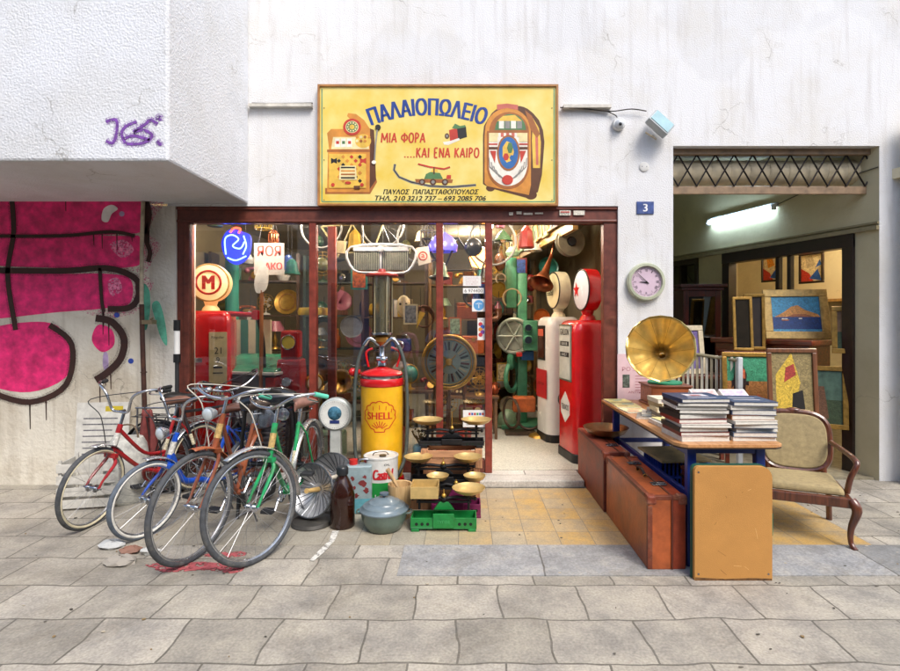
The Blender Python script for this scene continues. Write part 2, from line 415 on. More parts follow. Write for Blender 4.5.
# ================================================================ SETTING
def tiles_mat():
    m = bpy.data.materials.new("tiles"); m.use_nodes = True
    t = m.node_tree; n = t.nodes; L = t.links; b = n['Principled BSDF']
    tc = n.new('ShaderNodeTexCoord')
    mp = n.new('ShaderNodeMapping'); mp.inputs['Location'].default_value = (.04, .06, 0)
    L.new(tc.outputs['Object'], mp.inputs[0])
    br = n.new('ShaderNodeTexBrick'); br.offset = 0; br.squash = 1
    br.inputs['Scale'].default_value = 1; br.inputs['Brick Width'].default_value = .245; br.inputs['Row Height'].default_value = .245
    br.inputs['Mortar Size'].default_value = .003; br.inputs['Mortar Smooth'].default_value = .3; br.inputs['Bias'].default_value = 0
    br.inputs['Color1'].default_value = (0, 0, 0, 1); br.inputs['Color2'].default_value = (1, 1, 1, 1); br.inputs['Mortar'].default_value = (.5, .5, .5, 1)
    L.new(mp.outputs[0], br.inputs['Vector'])
    sp = n.new('ShaderNodeSeparateXYZ'); L.new(tc.outputs['Object'], sp.inputs[0])
    # how yellow: right part of the sheet, decided tile by tile
    xr = n.new('ShaderNodeMapRange'); xr.inputs['From Min'].default_value = -.8; xr.inputs['From Max'].default_value = 1.0
    xr.inputs['To Min'].default_value = -.35; xr.inputs['To Max'].default_value = .75
    L.new(sp.outputs[0], xr.inputs['Value'])
    ad = n.new('ShaderNodeMath'); ad.operation = 'ADD'; L.new(xr.outputs[0], ad.inputs[0])
    bw = n.new('ShaderNodeMath'); bw.operation = 'MULTIPLY'; bw.inputs[1].default_value = .5; L.new(br.outputs['Color'], bw.inputs[0])
    L.new(bw.outputs[0], ad.inputs[1]); ad.use_clamp = True
    cr = n.new('ShaderNodeValToRGB')
    cr.color_ramp.elements[0].color = lin('#a09a8c'); cr.color_ramp.elements[1].color = lin('#bc9a5c')
    e = cr.color_ramp.elements.new(.5); e.color = lin('#b3a282')
    L.new(ad.outputs[0], cr.inputs[0])
    n1 = n.new('ShaderNodeTexNoise'); n1.inputs['Scale'].default_value = 7; n1.inputs['Detail'].default_value = 10; n1.inputs['Roughness'].default_value = .7
    L.new(tc.outputs['Object'], n1.inputs['Vector'])
    mr = n.new('ShaderNodeValToRGB'); mr.color_ramp.elements[0].position = .42; mr.color_ramp.elements[1].position = .75
    mr.color_ramp.elements[1].color = (.9, .9, .9, 1)
    L.new(n1.outputs[0], mr.inputs[0])
    mi = n.new('ShaderNodeMix'); mi.data_type = 'RGBA'; L.new(mr.outputs[0], mi.inputs[0]); L.new(cr.outputs[0], mi.inputs[6]); mi.inputs[7].default_value = lin('#8f8878')
    m2 = n.new('ShaderNodeMix'); m2.data_type = 'RGBA'; L.new(br.outputs['Fac'], m2.inputs[0]); L.new(mi.outputs[2], m2.inputs[6]); m2.inputs[7].default_value = lin('#7d766a')
    # fine specks
    n2 = n.new('ShaderNodeTexNoise'); n2.inputs['Scale'].default_value = 90; L.new(tc.outputs['Object'], n2.inputs['Vector'])
    m3 = n.new('ShaderNodeMix'); m3.data_type = 'RGBA'; m3.blend_type = 'OVERLAY'; m3.inputs[0].default_value = .35
    L.new(m2.outputs[2], m3.inputs[6]); L.new(n2.outputs[0], m3.inputs[7])
    L.new(m3.outputs[2], b.inputs['Base Color'])
    b.inputs['Roughness'].default_value = .6
    bp = n.new('ShaderNodeBump'); bp.inputs['Strength'].default_value = .4; bp.inputs['Distance'].default_value = .004; bp.invert = True
    L.new(br.outputs['Fac'], bp.inputs['Height']); L.new(bp.outputs[0], b.inputs['Normal'])
    return m
def slab_mat(c1, c2, c3, sc=2.2, crack='#5f5a50', w=.47, h=.36):
    m = bpy.data.materials.new("slab"); m.use_nodes = True
    t = m.node_tree; n = t.nodes; L = t.links; b = n['Principled BSDF']
    tc = n.new('ShaderNodeTexCoord')
    n1 = n.new('ShaderNodeTexNoise'); n1.inputs['Scale'].default_value = sc; n1.inputs['Detail'].default_value = 12; n1.inputs['Roughness'].default_value = .7
    L.new(tc.outputs['Object'], n1.inputs['Vector'])
    cr = n.new('ShaderNodeValToRGB'); cr.color_ramp.elements[0].position = .35; cr.color_ramp.elements[1].position = .68
    cr.color_ramp.elements[0].color = lin(c1); cr.color_ramp.elements[1].color = lin(c3)
    e = cr.color_ramp.elements.new(.5); e.color = lin(c2)
    L.new(n1.outputs[0], cr.inputs[0])
    ns = n.new('ShaderNodeTexNoise'); ns.inputs['Scale'].default_value = sc * .45; ns.inputs['Detail'].default_value = 12; ns.inputs['Roughness'].default_value = .75; ns.inputs['Distortion'].default_value = .8
    L.new(tc.outputs['Object'], ns.inputs['Vector'])
    rs = n.new('ShaderNodeValToRGB'); rs.color_ramp.elements[0].position = .5; rs.color_ramp.elements[1].position = .66
    rs.color_ramp.elements[0].color = (0, 0, 0, 1); rs.color_ramp.elements[1].color = (.5, .5, .5, 1)
    L.new(ns.outputs[0], rs.inputs[0])
    # warped joints
    nw = n.new('ShaderNodeTexNoise'); nw.inputs['Scale'].default_value = 3; L.new(tc.outputs['Object'], nw.inputs['Vector'])
    va = n.new('ShaderNodeVectorMath'); va.operation = 'SCALE'; va.inputs['Scale'].default_value = .07; L.new(nw.outputs[1], va.inputs[0])
    vb = n.new('ShaderNodeVectorMath'); vb.operation = 'ADD'; L.new(va.outputs[0], vb.inputs[0]); L.new(tc.outputs['Object'], vb.inputs[1])
    br = n.new('ShaderNodeTexBrick'); br.offset = .5
    br.inputs['Scale'].default_value = 1; br.inputs['Brick Width'].default_value = w; br.inputs['Row Height'].default_value = h
    br.inputs['Mortar Size'].default_value = .006; br.inputs['Mortar Smooth'].default_value = .2
    br.inputs['Color1'].default_value = (.55, .55, .53, 1); br.inputs['Color2'].default_value = (1, 1, 1, 1)
    L.new(vb.outputs[0], br.inputs['Vector'])
    mm = n.new('ShaderNodeMix'); mm.data_type = 'RGBA'; mm.blend_type = 'MULTIPLY'; mm.inputs[0].default_value = .6
    L.new(cr.outputs[0], mm.inputs[6]); L.new(br.outputs['Color'], mm.inputs[7])
    m2 = n.new('ShaderNodeMix'); m2.data_type = 'RGBA'
    nj = n.new('ShaderNodeTexNoise'); nj.inputs['Scale'].default_value = 9; nj.inputs['Detail'].default_value = 6; L.new(tc.outputs['Object'], nj.inputs['Vector'])
    jr = n.new('ShaderNodeMapRange'); jr.inputs['From Min'].default_value = .38; jr.inputs['From Max'].default_value = .62; jr.inputs['To Min'].default_value = .15; jr.inputs['To Max'].default_value = .95; L.new(nj.outputs[0], jr.inputs['Value'])
    mf = n.new('ShaderNodeMath'); mf.operation = 'MULTIPLY'; L.new(jr.outputs[0], mf.inputs[1]); L.new(br.outputs['Fac'], mf.inputs[0])
    L.new(mf.outputs[0], m2.inputs[0]); L.new(mm.outputs[2], m2.inputs[6]); m2.inputs[7].default_value = lin(crack)
    n2 = n.new('ShaderNodeTexNoise'); n2.inputs['Scale'].default_value = 70; n2.inputs['Detail'].default_value = 4; L.new(tc.outputs['Object'], n2.inputs['Vector'])
    m4 = n.new('ShaderNodeMix'); m4.data_type = 'RGBA'; L.new(rs.outputs[0], m4.inputs[0]); L.new(m2.outputs[2], m4.inputs[6]); m4.inputs[7].default_value = lin('#6a6458')
    m3 = n.new('ShaderNodeMix'); m3.data_type = 'RGBA'; m3.blend_type = 'OVERLAY'; m3.inputs[0].default_value = .5
    L.new(m4.outputs[2], m3.inputs[6]); L.new(n2.outputs[0], m3.inputs[7])
    L.new(m3.outputs[2], b.inputs['Base Color'])
    b.inputs['Roughness'].default_value = .75
    bp = n.new('ShaderNodeBump'); bp.inputs['Strength'].default_value = .5; bp.inputs['Distance'].default_value = .006
    L.new(n2.outputs[0], bp.inputs['Height']); L.new(bp.outputs[0], b.inputs['Normal'])
    return m
def struct(name, mb, mats, parent=None, bevel=0):
    o = mb.build(name, mats, parent, bevel); o['kind'] = 'structure'
    return o
struct('ground', MB().add([(-150, -150, -.13), (150, -150, -.13), (150, 150, -.13), (-150, 150, -.13)], [(0, 1, 2, 3)]), M('#565350', .9, 0, .2, 3, bump=.3, bscale=60))
struct('road', MB().bx(-40, 40, -10.5, -3.45, -.2, -.124), slab_mat('#4a4845', '#56534f', '#625e58', 1.4, w=40, h=20))
struct('kerb', MB().bx(-40, 40, -3.45, -3.27, -.2, .0), slab_mat('#8a867e', '#a09b92', '#b0aba0', 5, w=1.0, h=.5), bevel=.012)
struct('pavement', MB().bx(-40, 40, -3.27, .26, -.2, 0), slab_mat('#8f8b83', '#a9a397', '#bdb6a6', 3.2))
struct('far_pavement', MB().bx(-40, 40, -13, -10.5, -.2, 0), slab_mat('#8e8c88', '#a5a199', '#b5b0a4', 3))
struct('entrance_tiles', MB().bx(-2.3, 2.9, -1.27, -.02, -.05, .004), tiles_mat())
struct('slate_strip', MB().bx(-.42, 9, -1.72, -1.275, -.05, .006), slab_mat('#878888', '#999a9a', '#aeaba4', 5, w=1.1, h=.9))
mb = MB(); strip(mb, [(-.97, -1.03), (-.955, -1.2), (-.985, -1.4), (-1.01, -1.52)], [.05, .04, .045, .03], .003, z0=.005)
g = random.Random(9); mb = MB()
for k in range(150):
    x_, y_ = g.uniform(-3.8, 3.8), g.uniform(-3.1, -.1); r_ = g.uniform(.003, .011) * (1.6 if k % 9 == 0 else 1); rt = g.uniform(0, 6.28); el_ = g.uniform(.3, 1)
    mb.prism([(x_ + r_ * g.uniform(.7, 1.3) * math.cos(a), y_ + r_ * el_ * g.uniform(.7, 1.3) * math.sin(a)) for a in [rt + j * .9 for j in range(7)]], .0035, k % 4, z0=.0045)
lt_ = mb.build('litter', [M('#4a463e', .9), M('#8a7450', .9), M('#6a655c', .9), M('#b5ab98', .9)]); tag(lt_, 'scattered chewing gum spots, crumbs and bits of dry leaf on the pavement', 'litter', kind='stuff')
mb = MB(); strip(mb, [(-.97, -1.03), (-.955, -1.2), (-.985, -1.4), (-1.01, -1.52)], [.05, .04, .045, .03], .003, z0=.005)
struct('white_paint_line', mb, spray('#d2d0c8', .4, 45))
mb = MB()
for (cx, cy, rx_, ry_, s) in ((-1.62, -1.42, .16, .05, 1), (-1.78, -1.6, .28, .07, 2), (-1.5, -1.63, .1, .05, 3)):
    rr = random.Random(s)
    mb.prism([(cx + rx_ * (.75 + .4 * rr.random()) * math.cos(2 * PI * k / 18), cy + ry_ * (.7 + .5 * rr.random()) * math.sin(2 * PI * k / 18)) for k in range(18)], .001 * s + .002, z0=.001)
struct('red_paint_stain', mb, spray('#b0585c', .45, 30))

# ---- the white shop building
WALL = stucco('#dddee0', .5, '#c8c0ac', 85, streak=.2, bump=.5)
OLDWALL = stucco('#dbd5c6', .7, '#a08c6c', 28, streak=.3, bump=.7)
bld = thing('shop_building', 'white rendered shop building with a jutting corner bay and dark red timber shopfront', 'building', (0, .22, 0))
BT = TR(0, -.22, 0)
mb = MB(BT)
mb.bx(-2.95, 2.08, .22, .6, 2.732, 6.2)
mb.bx(1.532, 2.08, .22, .62, 0, 2.732)
mb.bx(2.08, 4.13, .22, .6, 3.33, 6.2)
mb.bx(4.13, 9, .22, .6, 0, 6.2)
mb.build('facade_wall', WALL, bld)
bay = MB(BT).bx(-9, -2.14, -1.2, .219, 2.75, 6.2).build('corner_bay', stucco('#dcdfe4', .5, '#bcb9ae', 60, bump=.7), bld, bevel=.02)
mb = MB(frame_m((0, -1.2 - .22, 0), (1, 0, 0), (0, 0, 1)))      # purple spray letters on the bay
PU = M('#8656a8', .7, 0, .35, 60)
def bp(px, py): return (X(px, 3.8), Z(py, 3.8))
for st in ([(106, 122), (116, 120), (117, 132), (113, 143), (106, 141)], [(137, 122), (127, 126), (122, 133), (126, 143), (138, 144), (148, 141), (152, 135), (143, 130), (134, 132), (146, 124), (150, 120), (158, 124)], [(124, 139), (134, 136), (150, 140)], [(157, 141), (160, 144), (160, 146)], [(156, 119), (160, 117), (160, 121)]):
    q = [p[:2] for p in spline([(*bp(*p), 0) for p in st], 6)]
    strip(mb, q, .02, .003, z0=.0); strip(mb, q, .05, .0015, 1, z0=.0)
mb.build('graffiti', [spray('#7d4ca4', .36, 70), spray('#a98ac4', .54)], bay)
mb = MB(BT); mb.bx(-3.12, -2.872, .22, .62, 0, 2.732); mb.build('corner_pier', stucco('#dedad0', .65, '#b09c7c', 30, streak=.35, bump=.8), bld)
gw = MB(BT).bx(-9, -3.122, .1, .62, 0, 2.75).build('old_side_wall', OLDWALL, bld)
# graffiti on the old wall (D = 5.1)
def gp(px, py): return (X(px, 5.1), Z(py, 5.1))
GT = frame_m((0, .1 - .22, 0), (1, 0, 0), (0, 0, 1))
PINK = M('#ee2c78', .6, 0, .3, 9, dirt=.45, dcol='#b81e54', bump=.3, bscale=28); BRN = M('#3a1f18', .7, 0, .3, 20); TEAL = M('#58a78c', .7, 0, .3, 10); DBL = M('#2f4aa8', .6, 0, .2, 20)
mb = MB(GT)
def blob(pts, h, mi, k=5): mb.prism([p[:2] for p in spline([(*gp(*p), 0) for p in pts], k, True)], h, mi, z0=-.002)
blob([(-40, 190), (60, 182), (100, 180), (133, 184), (144, 205), (143, 230), (120, 234), (60, 236), (-40, 230)], .004, 0)
blob([(-40, 240), (60, 236), (120, 236), (141, 238), (142, 262), (120, 268), (60, 268), (-40, 262)], .0045, 0)
blob([(-40, 276), (60, 274), (110, 274), (131, 280), (130, 303), (108, 308), (60, 312), (-40, 318)], .004, 0); blob([(-20, 335), (30, 322), (62, 330), (70, 372), (30, 392), (-15, 380)], .0042, 0)
blob([(98, 325), (112, 330), (114, 345), (102, 352), (92, 340)], .004, 0)
blob([(142, 285), (149, 290), (150, 310), (146, 330), (141, 318)], .0036, 2)
blob([(152, 305), (159, 302), (165, 322), (167, 345), (161, 338), (156, 322)], .0036, 2)
blob([(104, 352), (108, 355), (108, 372), (103, 366)], .0038, 4)
for (a, b_) in ((131, 361), (117, 315), (117, 195), (122, 214)): mb.prism([(gp(a, b_)[0] + .026 * math.cos(2 * PI * k / 14), gp(a, b_)[1] + .026 * math.sin(2 * PI * k / 14)) for k in range(14)], .0062, 3 if b_ > 300 else 4, z0=-.002)
blob([(104, 209), (112, 205), (118, 209), (112, 214), (108, 222), (102, 220)], .007, 5)
for st, w in (([(10, 180), (14, 230), (8, 275), (16, 330)], .07), ([(50, 325), (72, 345), (66, 385), (30, 402), (-10, 392)], .08), ([(60, 182), (100, 179), (130, 183), (143, 195), (146, 215), (146, 238), (150, 252), (148, 262)], .06), ([(-30, 236), (60, 236), (110, 232), (135, 236)], .05), ([(-30, 270), (60, 271), (104, 268), (128, 274), (139, 284), (137, 300), (128, 308), (108, 309)], .085),
              ([(100, 268), (102, 300), (104, 312)], .05), ([(96, 318), (112, 322), (124, 338), (121, 358), (108, 372), (96, 380)], .10), ([(146, 196), (150, 215), (146, 234)], .05)):
    q = [p[:2] for p in spline([(*gp(*p), 0) for p in st], 5)]
    strip(mb, q, w * .66, .0075, 1, z0=-.002); strip(mb, q, w * 1.15, .0071, 6, z0=-.002)
    gg = random.Random(len(q))
    for k in range(4):
        i_ = gg.randrange(len(q)); l_ = gg.uniform(.06, .3); strip(mb, [(q[i_][0], q[i_][1]), (q[i_][0] + .004, q[i_][1] - l_)], [.012, .005], .0066, 1, z0=-.002)
for (cx, cy, ww) in ((110, 208, .5), (112, 252, .45), (110, 290, .4)): 
    c0 = gp(cx, cy); mb.prism([(c0[0] + ww * (1 + .1 * math.sin(5 * a)) * math.cos(a), c0[1] + .27 * math.sin(a)) for a in [k * PI / 12 for k in range(24)]], .0032, 7, z0=-.002)
blob([(104, 190), (118, 186), (128, 194), (116, 200), (106, 198)], .0052, 8); blob([(110, 245), (124, 240), (134, 250), (122, 258)], .0052, 8); blob([(108, 282), (118, 278), (122, 290), (112, 296)], .0052, 8)
mb.build('graffiti', [PINK, BRN, TEAL, DBL, M('#b9a0c8', .7, 0, .3), M('#eeeae6', .7, 0, .1), spray('#3a1f18', .58), spray('#e0508a', .6, 120), spray('#f08ab0', .46, 60)], gw)
# doorstep of worn marble and shop floor
mb = MB(BT); mb.bx(-2.86, 1.15, .0, .36, 0, .07); mb.build('doorstep', slab_mat('#b9b6b0', '#cfccc5', '#dcd9d2', 3, w=1.3, h=1), bld, bevel=.012)
mb = MB(BT); mb.bx(-3.7, 1.9, .362, 6.2, -.05, .072); mb.bx(1.39, 1.53, .362, .5, -.05, .071); mb.build('shop_floor', M('#c2c2b6', .45, 0, .3, 90, dirt=.4, dcol='#8a877c'), bld)
inner = stucco('#7c7056', .6, '#5c4c36', 10)
mb = MB(BT); mb.bx(-3.8, -3.7, .62, 6.2, 0, 3.1); mb.bx(-3.7, 1.9, 6.2, 6.3, 0, 3.1); mb.bx(1.9, 2.0, .62, 6.3, 0, 3.1)
mb.bx(-3.7, -3.1, .62, .7, 0, 2.72); mb.build('inner_wall', inner, bld)
mb = MB(BT); mb.bx(-3.7, 1.9, .62, 6.2, 3.1, 3.2); mb.build('shop_ceiling', stucco('#b8a888', .5, '#7c6c50', 10), bld)
for (x_, z_, w_, h_) in ():
    pass
# top conduits
for x0, x1, z0 in ((-2.12, -1.5, 3.70), (.98, 1.45, 3.69)): MB(BT).bx(x0, x1, .16, .218, z0, z0 + .03).build('ledge_strip', M('#c9c5bb', .6, 0, .2), bld)
for pts_, r_ in (([(.95, .19, 3.70), (1.2, .19, 3.685), (1.45, .185, 3.66), (1.65, .18, 3.68), (1.8, .18, 3.66)], .006), ([(-2.1, .2, 3.745), (-1.9, .2, 3.74), (-1.5, .2, 3.745)], .008), ([(1.42, .19, 3.66), (1.5, .19, 3.62), (1.52, .19, 3.58)], .005)):
    MB(BT).tube(spline(pts_, 5), r_, 6).build('cable', M('#3b3833', .6), bld)


# ---- timber shopfront
FR = M('#6a3427', .45, 0, .25, 14, dirt=.45, dcol='#2f1a12', coat=.15)
FRL = M('#84392b', .4, 0, .22, 16, dirt=.3, dcol='#3c1c14', coat=.2)
chips(FR, '#a08a78', .68, 20, .7); chips(FRL, '#b39a86', .7, 22, .6)
fy = .25 - .22
mb = MB(); mb.bx(-2.87, 1.53, fy, fy + .1, 2.57, 2.73); mb.bx(-2.87, 1.53, fy - .012, fy + .001, 2.575, 2.6); mb.bx(-2.87, 1.53, fy - .02, fy + .001, 2.70, 2.73)
mb.bx(-2.87, -2.745, fy, fy + .1, .07, 2.57); mb.bx(1.395, 1.53, fy, fy + .1, .0, 2.57)
mb.bx(-2.80, -2.745, fy - .012, fy + .001, .07, 2.57)
mb.bx(-2.745, .21, fy + .01, fy + .09, .07, .2)
sf = mb.build('shopfront_frame', FR, bld, bevel=.006)
for x0, x1 in ((-1.55, -1.48), (-.28, -.21), (.212, .282)):
    m_ = MB(); m_.bx(x0, x1, fy - .004, fy + .08, .2 if x0 < 0.1 else .07, 2.572); m_.build('mullion', FRL, sf, bevel=.006)
for x0, x1 in ((-2.745, -1.55), (-1.48, -.28), (-.21, .212)):
    MB().bx(x0, x1, fy + .04, fy + .046, .2, 2.57).build('glass_pane', GLASS, sf)
SCR = frame_m((0, fy - .0135, 0), (1, 0, 0), (0, 0, 1))      # paint-flaked paper scraps on the beam
WS = M('#d8d2c4', .8, 0, .3, 60)
for (a, b_, w, h) in ((511, 214, 4, 3), (519, 213, 5, 3), (528, 214, 9, 2), (539, 213.5, 8, 1.6), (565, 213, 11, 5), (579, 213, 11, 4.5)):
    MB(SCR).box((X(a, 5.24), Z(b_, 5.24), .0), (w / 100, h / 100, .003), 0).build('paper_scrap', WS, sf)
mb = MB(frame_m((0, fy - .0155, 0), (1, 0, 0), (0, 0, 1)))
mb.box((X(565, 5.24), Z(212.2, 5.24), .0), (.09, .012, .003), 0); text(mb, 'ΒΙΟΜΗΧ', X(565, 5.24), Z(214, 5.24), .09, .016, 1, z=.0006)
mb.build('sticker_print', [M('#b23a34', .6), M('#4a4a48', .6)], sf)
# an old inner door jamb standing behind the middle pane
mb = MB(BT); mb.bx(X(328, 5.62), X(336, 5.62), .6, .66, .07, 2.6); mb.build('inner_post', FRL, bld, bevel=.005)
# window stickers
def sticker(name, px0, px1, py0, py1, draw, label=None):
    D_ = 5.285; T = frame_m((X((px0 + px1) / 2, D_), D_ - 5 - .22, Z((py0 + py1) / 2, D_)), (1, 0, 0), (0, 0, 1))
    w, h = (px1 - px0) * D_ / F, (py1 - py0) * D_ / F
    m_ = MB(T); m_.box((0, 0, 0), (w, h, .001), 0); mats = [M('#e9e7e2', .6, 0, .03)]
    draw(m_, w, h, mats); o = m_.build('sticker', mats, sf)
    return o
def d1(m_, w, h, mats):
    mats += [M('#c98f92', .6, 0, .1)]
    for k in range(4): text(m_, ['ΠΑΛΑΙΑ', 'ΕΠΙΠΛΑ', 'ΑΝΤΙΚΕΣ', 'ΔΙΣΚΟΙ'][k], -.01 * (k % 2), h * (.3 - k * .2), w * (.7 - .1 * (k % 2)), h * .1, 1, z=.001)
sticker('a', 463, 481, 276, 286, d1)
def d2(m_, w, h, mats):
    mats += [M('#303030', .6)]; text(m_, '6 974400', 0, 0, w * .85, h * .6, 1, z=.001)
sticker('b', 463, 484, 288, 293.5, d2)
def d3(m_, w, h, mats):
    mats += [M('#5c9fd4', .5, 0, .05), M('#d4e6f4', .5)]
    m_.disc((0, 0, .0006), h * .42, .0008, 28, 1); m_.box((0, -h * .08, .0018), (w * .08, h * .3, .0006), 2)
    for a in (40, 90, 140): m_.box((w * .17 * math.cos(R(a)), h * .17 * math.sin(R(a)), .0018), (w * .22, h * .05, .0006), 2, T=None)
sticker('c', 472, 485.5, 299, 311.5, d3)
def d4(m_, w, h, mats):
    mats += [M(c, .5, 0, .05) for c in ('#c23a44', '#3a63b8', '#d8903a', '#7a4aa0', '#3a4a6a')]
    for k in range(5): m_.disc(((k % 2 - .5) * w * .25, h * (.22 - k * .12), .0006 + k * .0003), w * .26, .0008, 16, 1 + k % 4)
    text(m_, 'OK', 0, h * .4, w * .5, h * .1, 5, z=.001)
sticker('d', 477.5, 485.5, 318, 340, d4)
def d5(m_, w, h, mats):
    mats += [M('#c0392b', .5), M('#3a5fb0', .5), M('#444444', .6), M('#3c9a5c', .5)]
    for k in range(6): m_.box((-w * .2 + k * w * .12, h * .27, .001), (w * .09, h * .14, .001), (1, 2, 1, 4, 2, 1)[k])
    text(m_, 'ΑΓΟΡΑΖΟΥΜΕ', 0, h * .03, w * .8, h * .1, 1, z=.001)
    for k in range(3): m_.box((0, -h * (.12 + k * .12), .001), (w * .7, h * .03, .001), 3)
sticker('e', 463, 485, 410, 427, d5)

# ---- the street side behind the viewer (seen mirrored in the glass)
ob = thing('facing_building', 'pale grey town building across the street with blue columns and dark windows', 'building', (0, -13, 0))
mb = MB(TR(0, 13, 0)); mb.bx(-26, 26, -20, -13, 0, 7.5); mb.build('wall', stucco('#d8d4c8', .4, '#b0a898', 20), ob)
for k in range(-8, 9):
    x = k * 2.6
    m_ = MB(TR(0, 13, 0)); m_.bx(x + .5, x + 2.0, -13.02, -12.98, .3, 2.9); m_.bx(x + .6, x + 1.9, -13.02, -12.98, 4.0, 6.0)
    m_.build('window', M('#20262c', .15, 0, .2, 2), ob)
for x, w in ((-3.6, .5), (-2.2, .3), (3.2, .4), (7.5, .4)):
    m_ = MB(TR(0, 13, 0)); m_.bx(x - w / 2, x + w / 2, -12.98, -12.7, 0, 3.25); m_.build('column', M('#4f7bb5', .6, 0, .15), ob)
mb = MB(TR(0, 13, 0)); mb.bx(-26, 26, -13, -12.2, 3.3, 3.5); mb.build('awning', M('#d9dce0', .7), ob)

# ---- neighbouring shop unit on the right
nb = thing('neighbour_shop', 'open neighbouring antique shop with cream walls, rolled lattice grille and a dark doorway', 'building', (2.08, .22, 0))
NT = TR(-2.08, -.22, 0)
cream_w = stucco('#c4ba98', .5, '#a09672', 24, bump=.25)
A_ = Vector((3.1, 3.56, 0)); B_ = Vector((4.131, .221, 0))        # splayed side wall from the back to the front
u_ = (B_ - A_).normalized(); nrm = Vector((-u_.y, u_.x, 0)); LW = (B_ - A_).length
FLIP = Matrix.Diagonal((1, 1, -1, 1))
WTm = NT @ frame_m(A_, u_, (0, 0, 1)) @ FLIP                             # local x along wall, y up, z = into the shop?
def DW(D):                                                        # distance along the wall for a given depth from the camera
    return (8.56 - D) / (8.56 - 5.221) * LW
mb = MB(WTm)
# local z axis = u x up
def wb(mb_, t0, t1, z0, z1, w0=0, w1=.12, mi=0): mb_.box(((t0 + t1) / 2, (z0 + z1) / 2, (w0 + w1) / 2), (t1 - t0, z1 - z0, w1 - w0), mi)
tw0, tw1, td0, td1 = DW(8.3), DW(7.6), DW(7.15), DW(5.45)
wb(mb, -.4, LW, 2.5, 3.6); wb(mb, -.4, tw0, 0, 2.5); wb(mb, tw1, td0, 0, 2.5); wb(mb, td1, LW, 0, 2.5); wb(mb, tw0, tw1, 0, 1.1)
mb.build('side_wall', cream_w, nb)
mb = MB(WTm); wb(mb, -.3, LW, 2.5, 2.54, -.04, -.002); wb(mb, -.3, LW, 2.56, 2.58, -.03, -.002); mb.build('picture_rail', M('#8f8464', .6, 0, .2), nb)
DK = M('#24140f', .35, 0, .3, 12, coat=.2)
mb = MB(WTm); wb(mb, td0, td0 + .12, 0, 2.46, -.03, .1); wb(mb, td1 - .12, td1, 0, 2.46, -.03, .1); wb(mb, td0, td1, 2.36, 2.498, -.035, .1)
for D_ in (6.35, 6.2): wb(mb, DW(D_) - .02, DW(D_) + .03, .1, 2.36, -.0, .06)
mb.build('door_frame', DK, nb, bevel=.004)
mb = MB(WTm); wb(mb, tw0, tw0 + .05, 1.1, 2.46, -.03, .1); wb(mb, tw1 - .05, tw1, 1.1, 2.46, -.03, .1); wb(mb, tw0, tw1, 2.42, 2.498, -.035, .1); wb(mb, (tw0 + tw1) / 2 - .02, (tw0 + tw1) / 2 + .02, 1.1, 2.42, -.02, .09)
for k in range(-4, 10):
    for s_ in (-1, 1):
        t0 = (tw0 + tw1) / 2 + .02; xa = max(t0, t0 + .0); 
        p0 = (t0, 1.1 + k * .16, .03); p1 = (tw1 - .05, 1.1 + k * .16 + s_ * .35, .03)
        if 1.1 <= p0[1] <= 2.4 and 1.1 <= p1[1] <= 2.4: mb.tube([p0, p1], .006, 5)
mb.build('lattice_window', M('#3a3020', .5), nb)
mb = MB(WTm); wb(mb, tw0, tw1, 1.1, 2.46, .1, .11); mb.build('window_shade', M('#57573a', .7, 0, .2), nb)
mb = MB(WTm); wb(mb, -.4, LW + .3, 0, 3.6, 2.0, 2.1); wb(mb, -.4, -.3, 0, 3.6, .12, 2.0); wb(mb, LW + .2, LW + .3, 0, 3.6, .12, 2.0); wb(mb, -.3, LW + .2, 3.0, 3.1, .12, 2.0)
mb.build('back_room_wall', stucco('#e2d6b4', .3, '#c4b48a', 20), nb)
mb = MB(WTm); wb(mb, -.3, LW + .2, 1.86, 1.9, 1.7, 2.0); mb.build('back_room_shelf', wood('#b98a4c'), nb)
mb = MB(NT); mb.bx(2.0, 3.4, 4.0, 4.1, 0, 3.6); mb.bx(2.0, 2.08, .62, 4.0, 0, 3.6); mb.build('rear_wall', cream_w, nb)
mb = MB(NT); mb.bx(2.0, 6, .6, 4.1, 3.6, 3.7); mb.build('ceiling', stucco('#a09a80', .3, '#7d7458', 20, bump=.2), nb)
mb = MB(NT); mb.bx(2.0, 6, .262, 4.1, -.05, .02); mb.build('floor', M('#8d8672', .5, 0, .25, 20, dirt=.5, dcol='#57503f'), nb)
# rolled lattice grille
gr = MB(NT); gr.bx(2.08, 4.13, .34, .37, 2.88, 2.96); gr.bx(2.08, 4.13, .3, .36, 3.27, 3.33)
go = gr.build('grille_rail', M('#8a7258', .5, 0, .25), nb, bevel=.004)
gr = MB(NT); n_ = 12
for k in range(-2, n_ + 2):
    for s_ in (-1, 1):
        x0 = 2.08 + k * .19; pts = []
        for j in range(9):
            a = j / 8; pts.append((x0 + s_ * (a - .5) * .19 * 1.0 + (.0), .335, 2.96 + a * .32))
        pts = [p for p in pts if 2.085 <= p[0] <= 4.125]
        if len(pts) > 1: gr.tube(pts, .008, 6)
gr2 = gr.build('lattice', M('#2b2522', .4, .6, .2), nb)
gr = MB(NT); gr.cyl((2.09, .52, 3.14), (4.12, .52, 3.14), .13, n=28); 
for k in range(20): gr.torus((2.15 + k * .1, .52, 3.14), .131, .003, (1, 0, 0), 24, 5)
gr.build('roller', M('#d6c8a8', .5, .0, .15, 6, dirt=.3, dcol='#8f7f65'), nb)
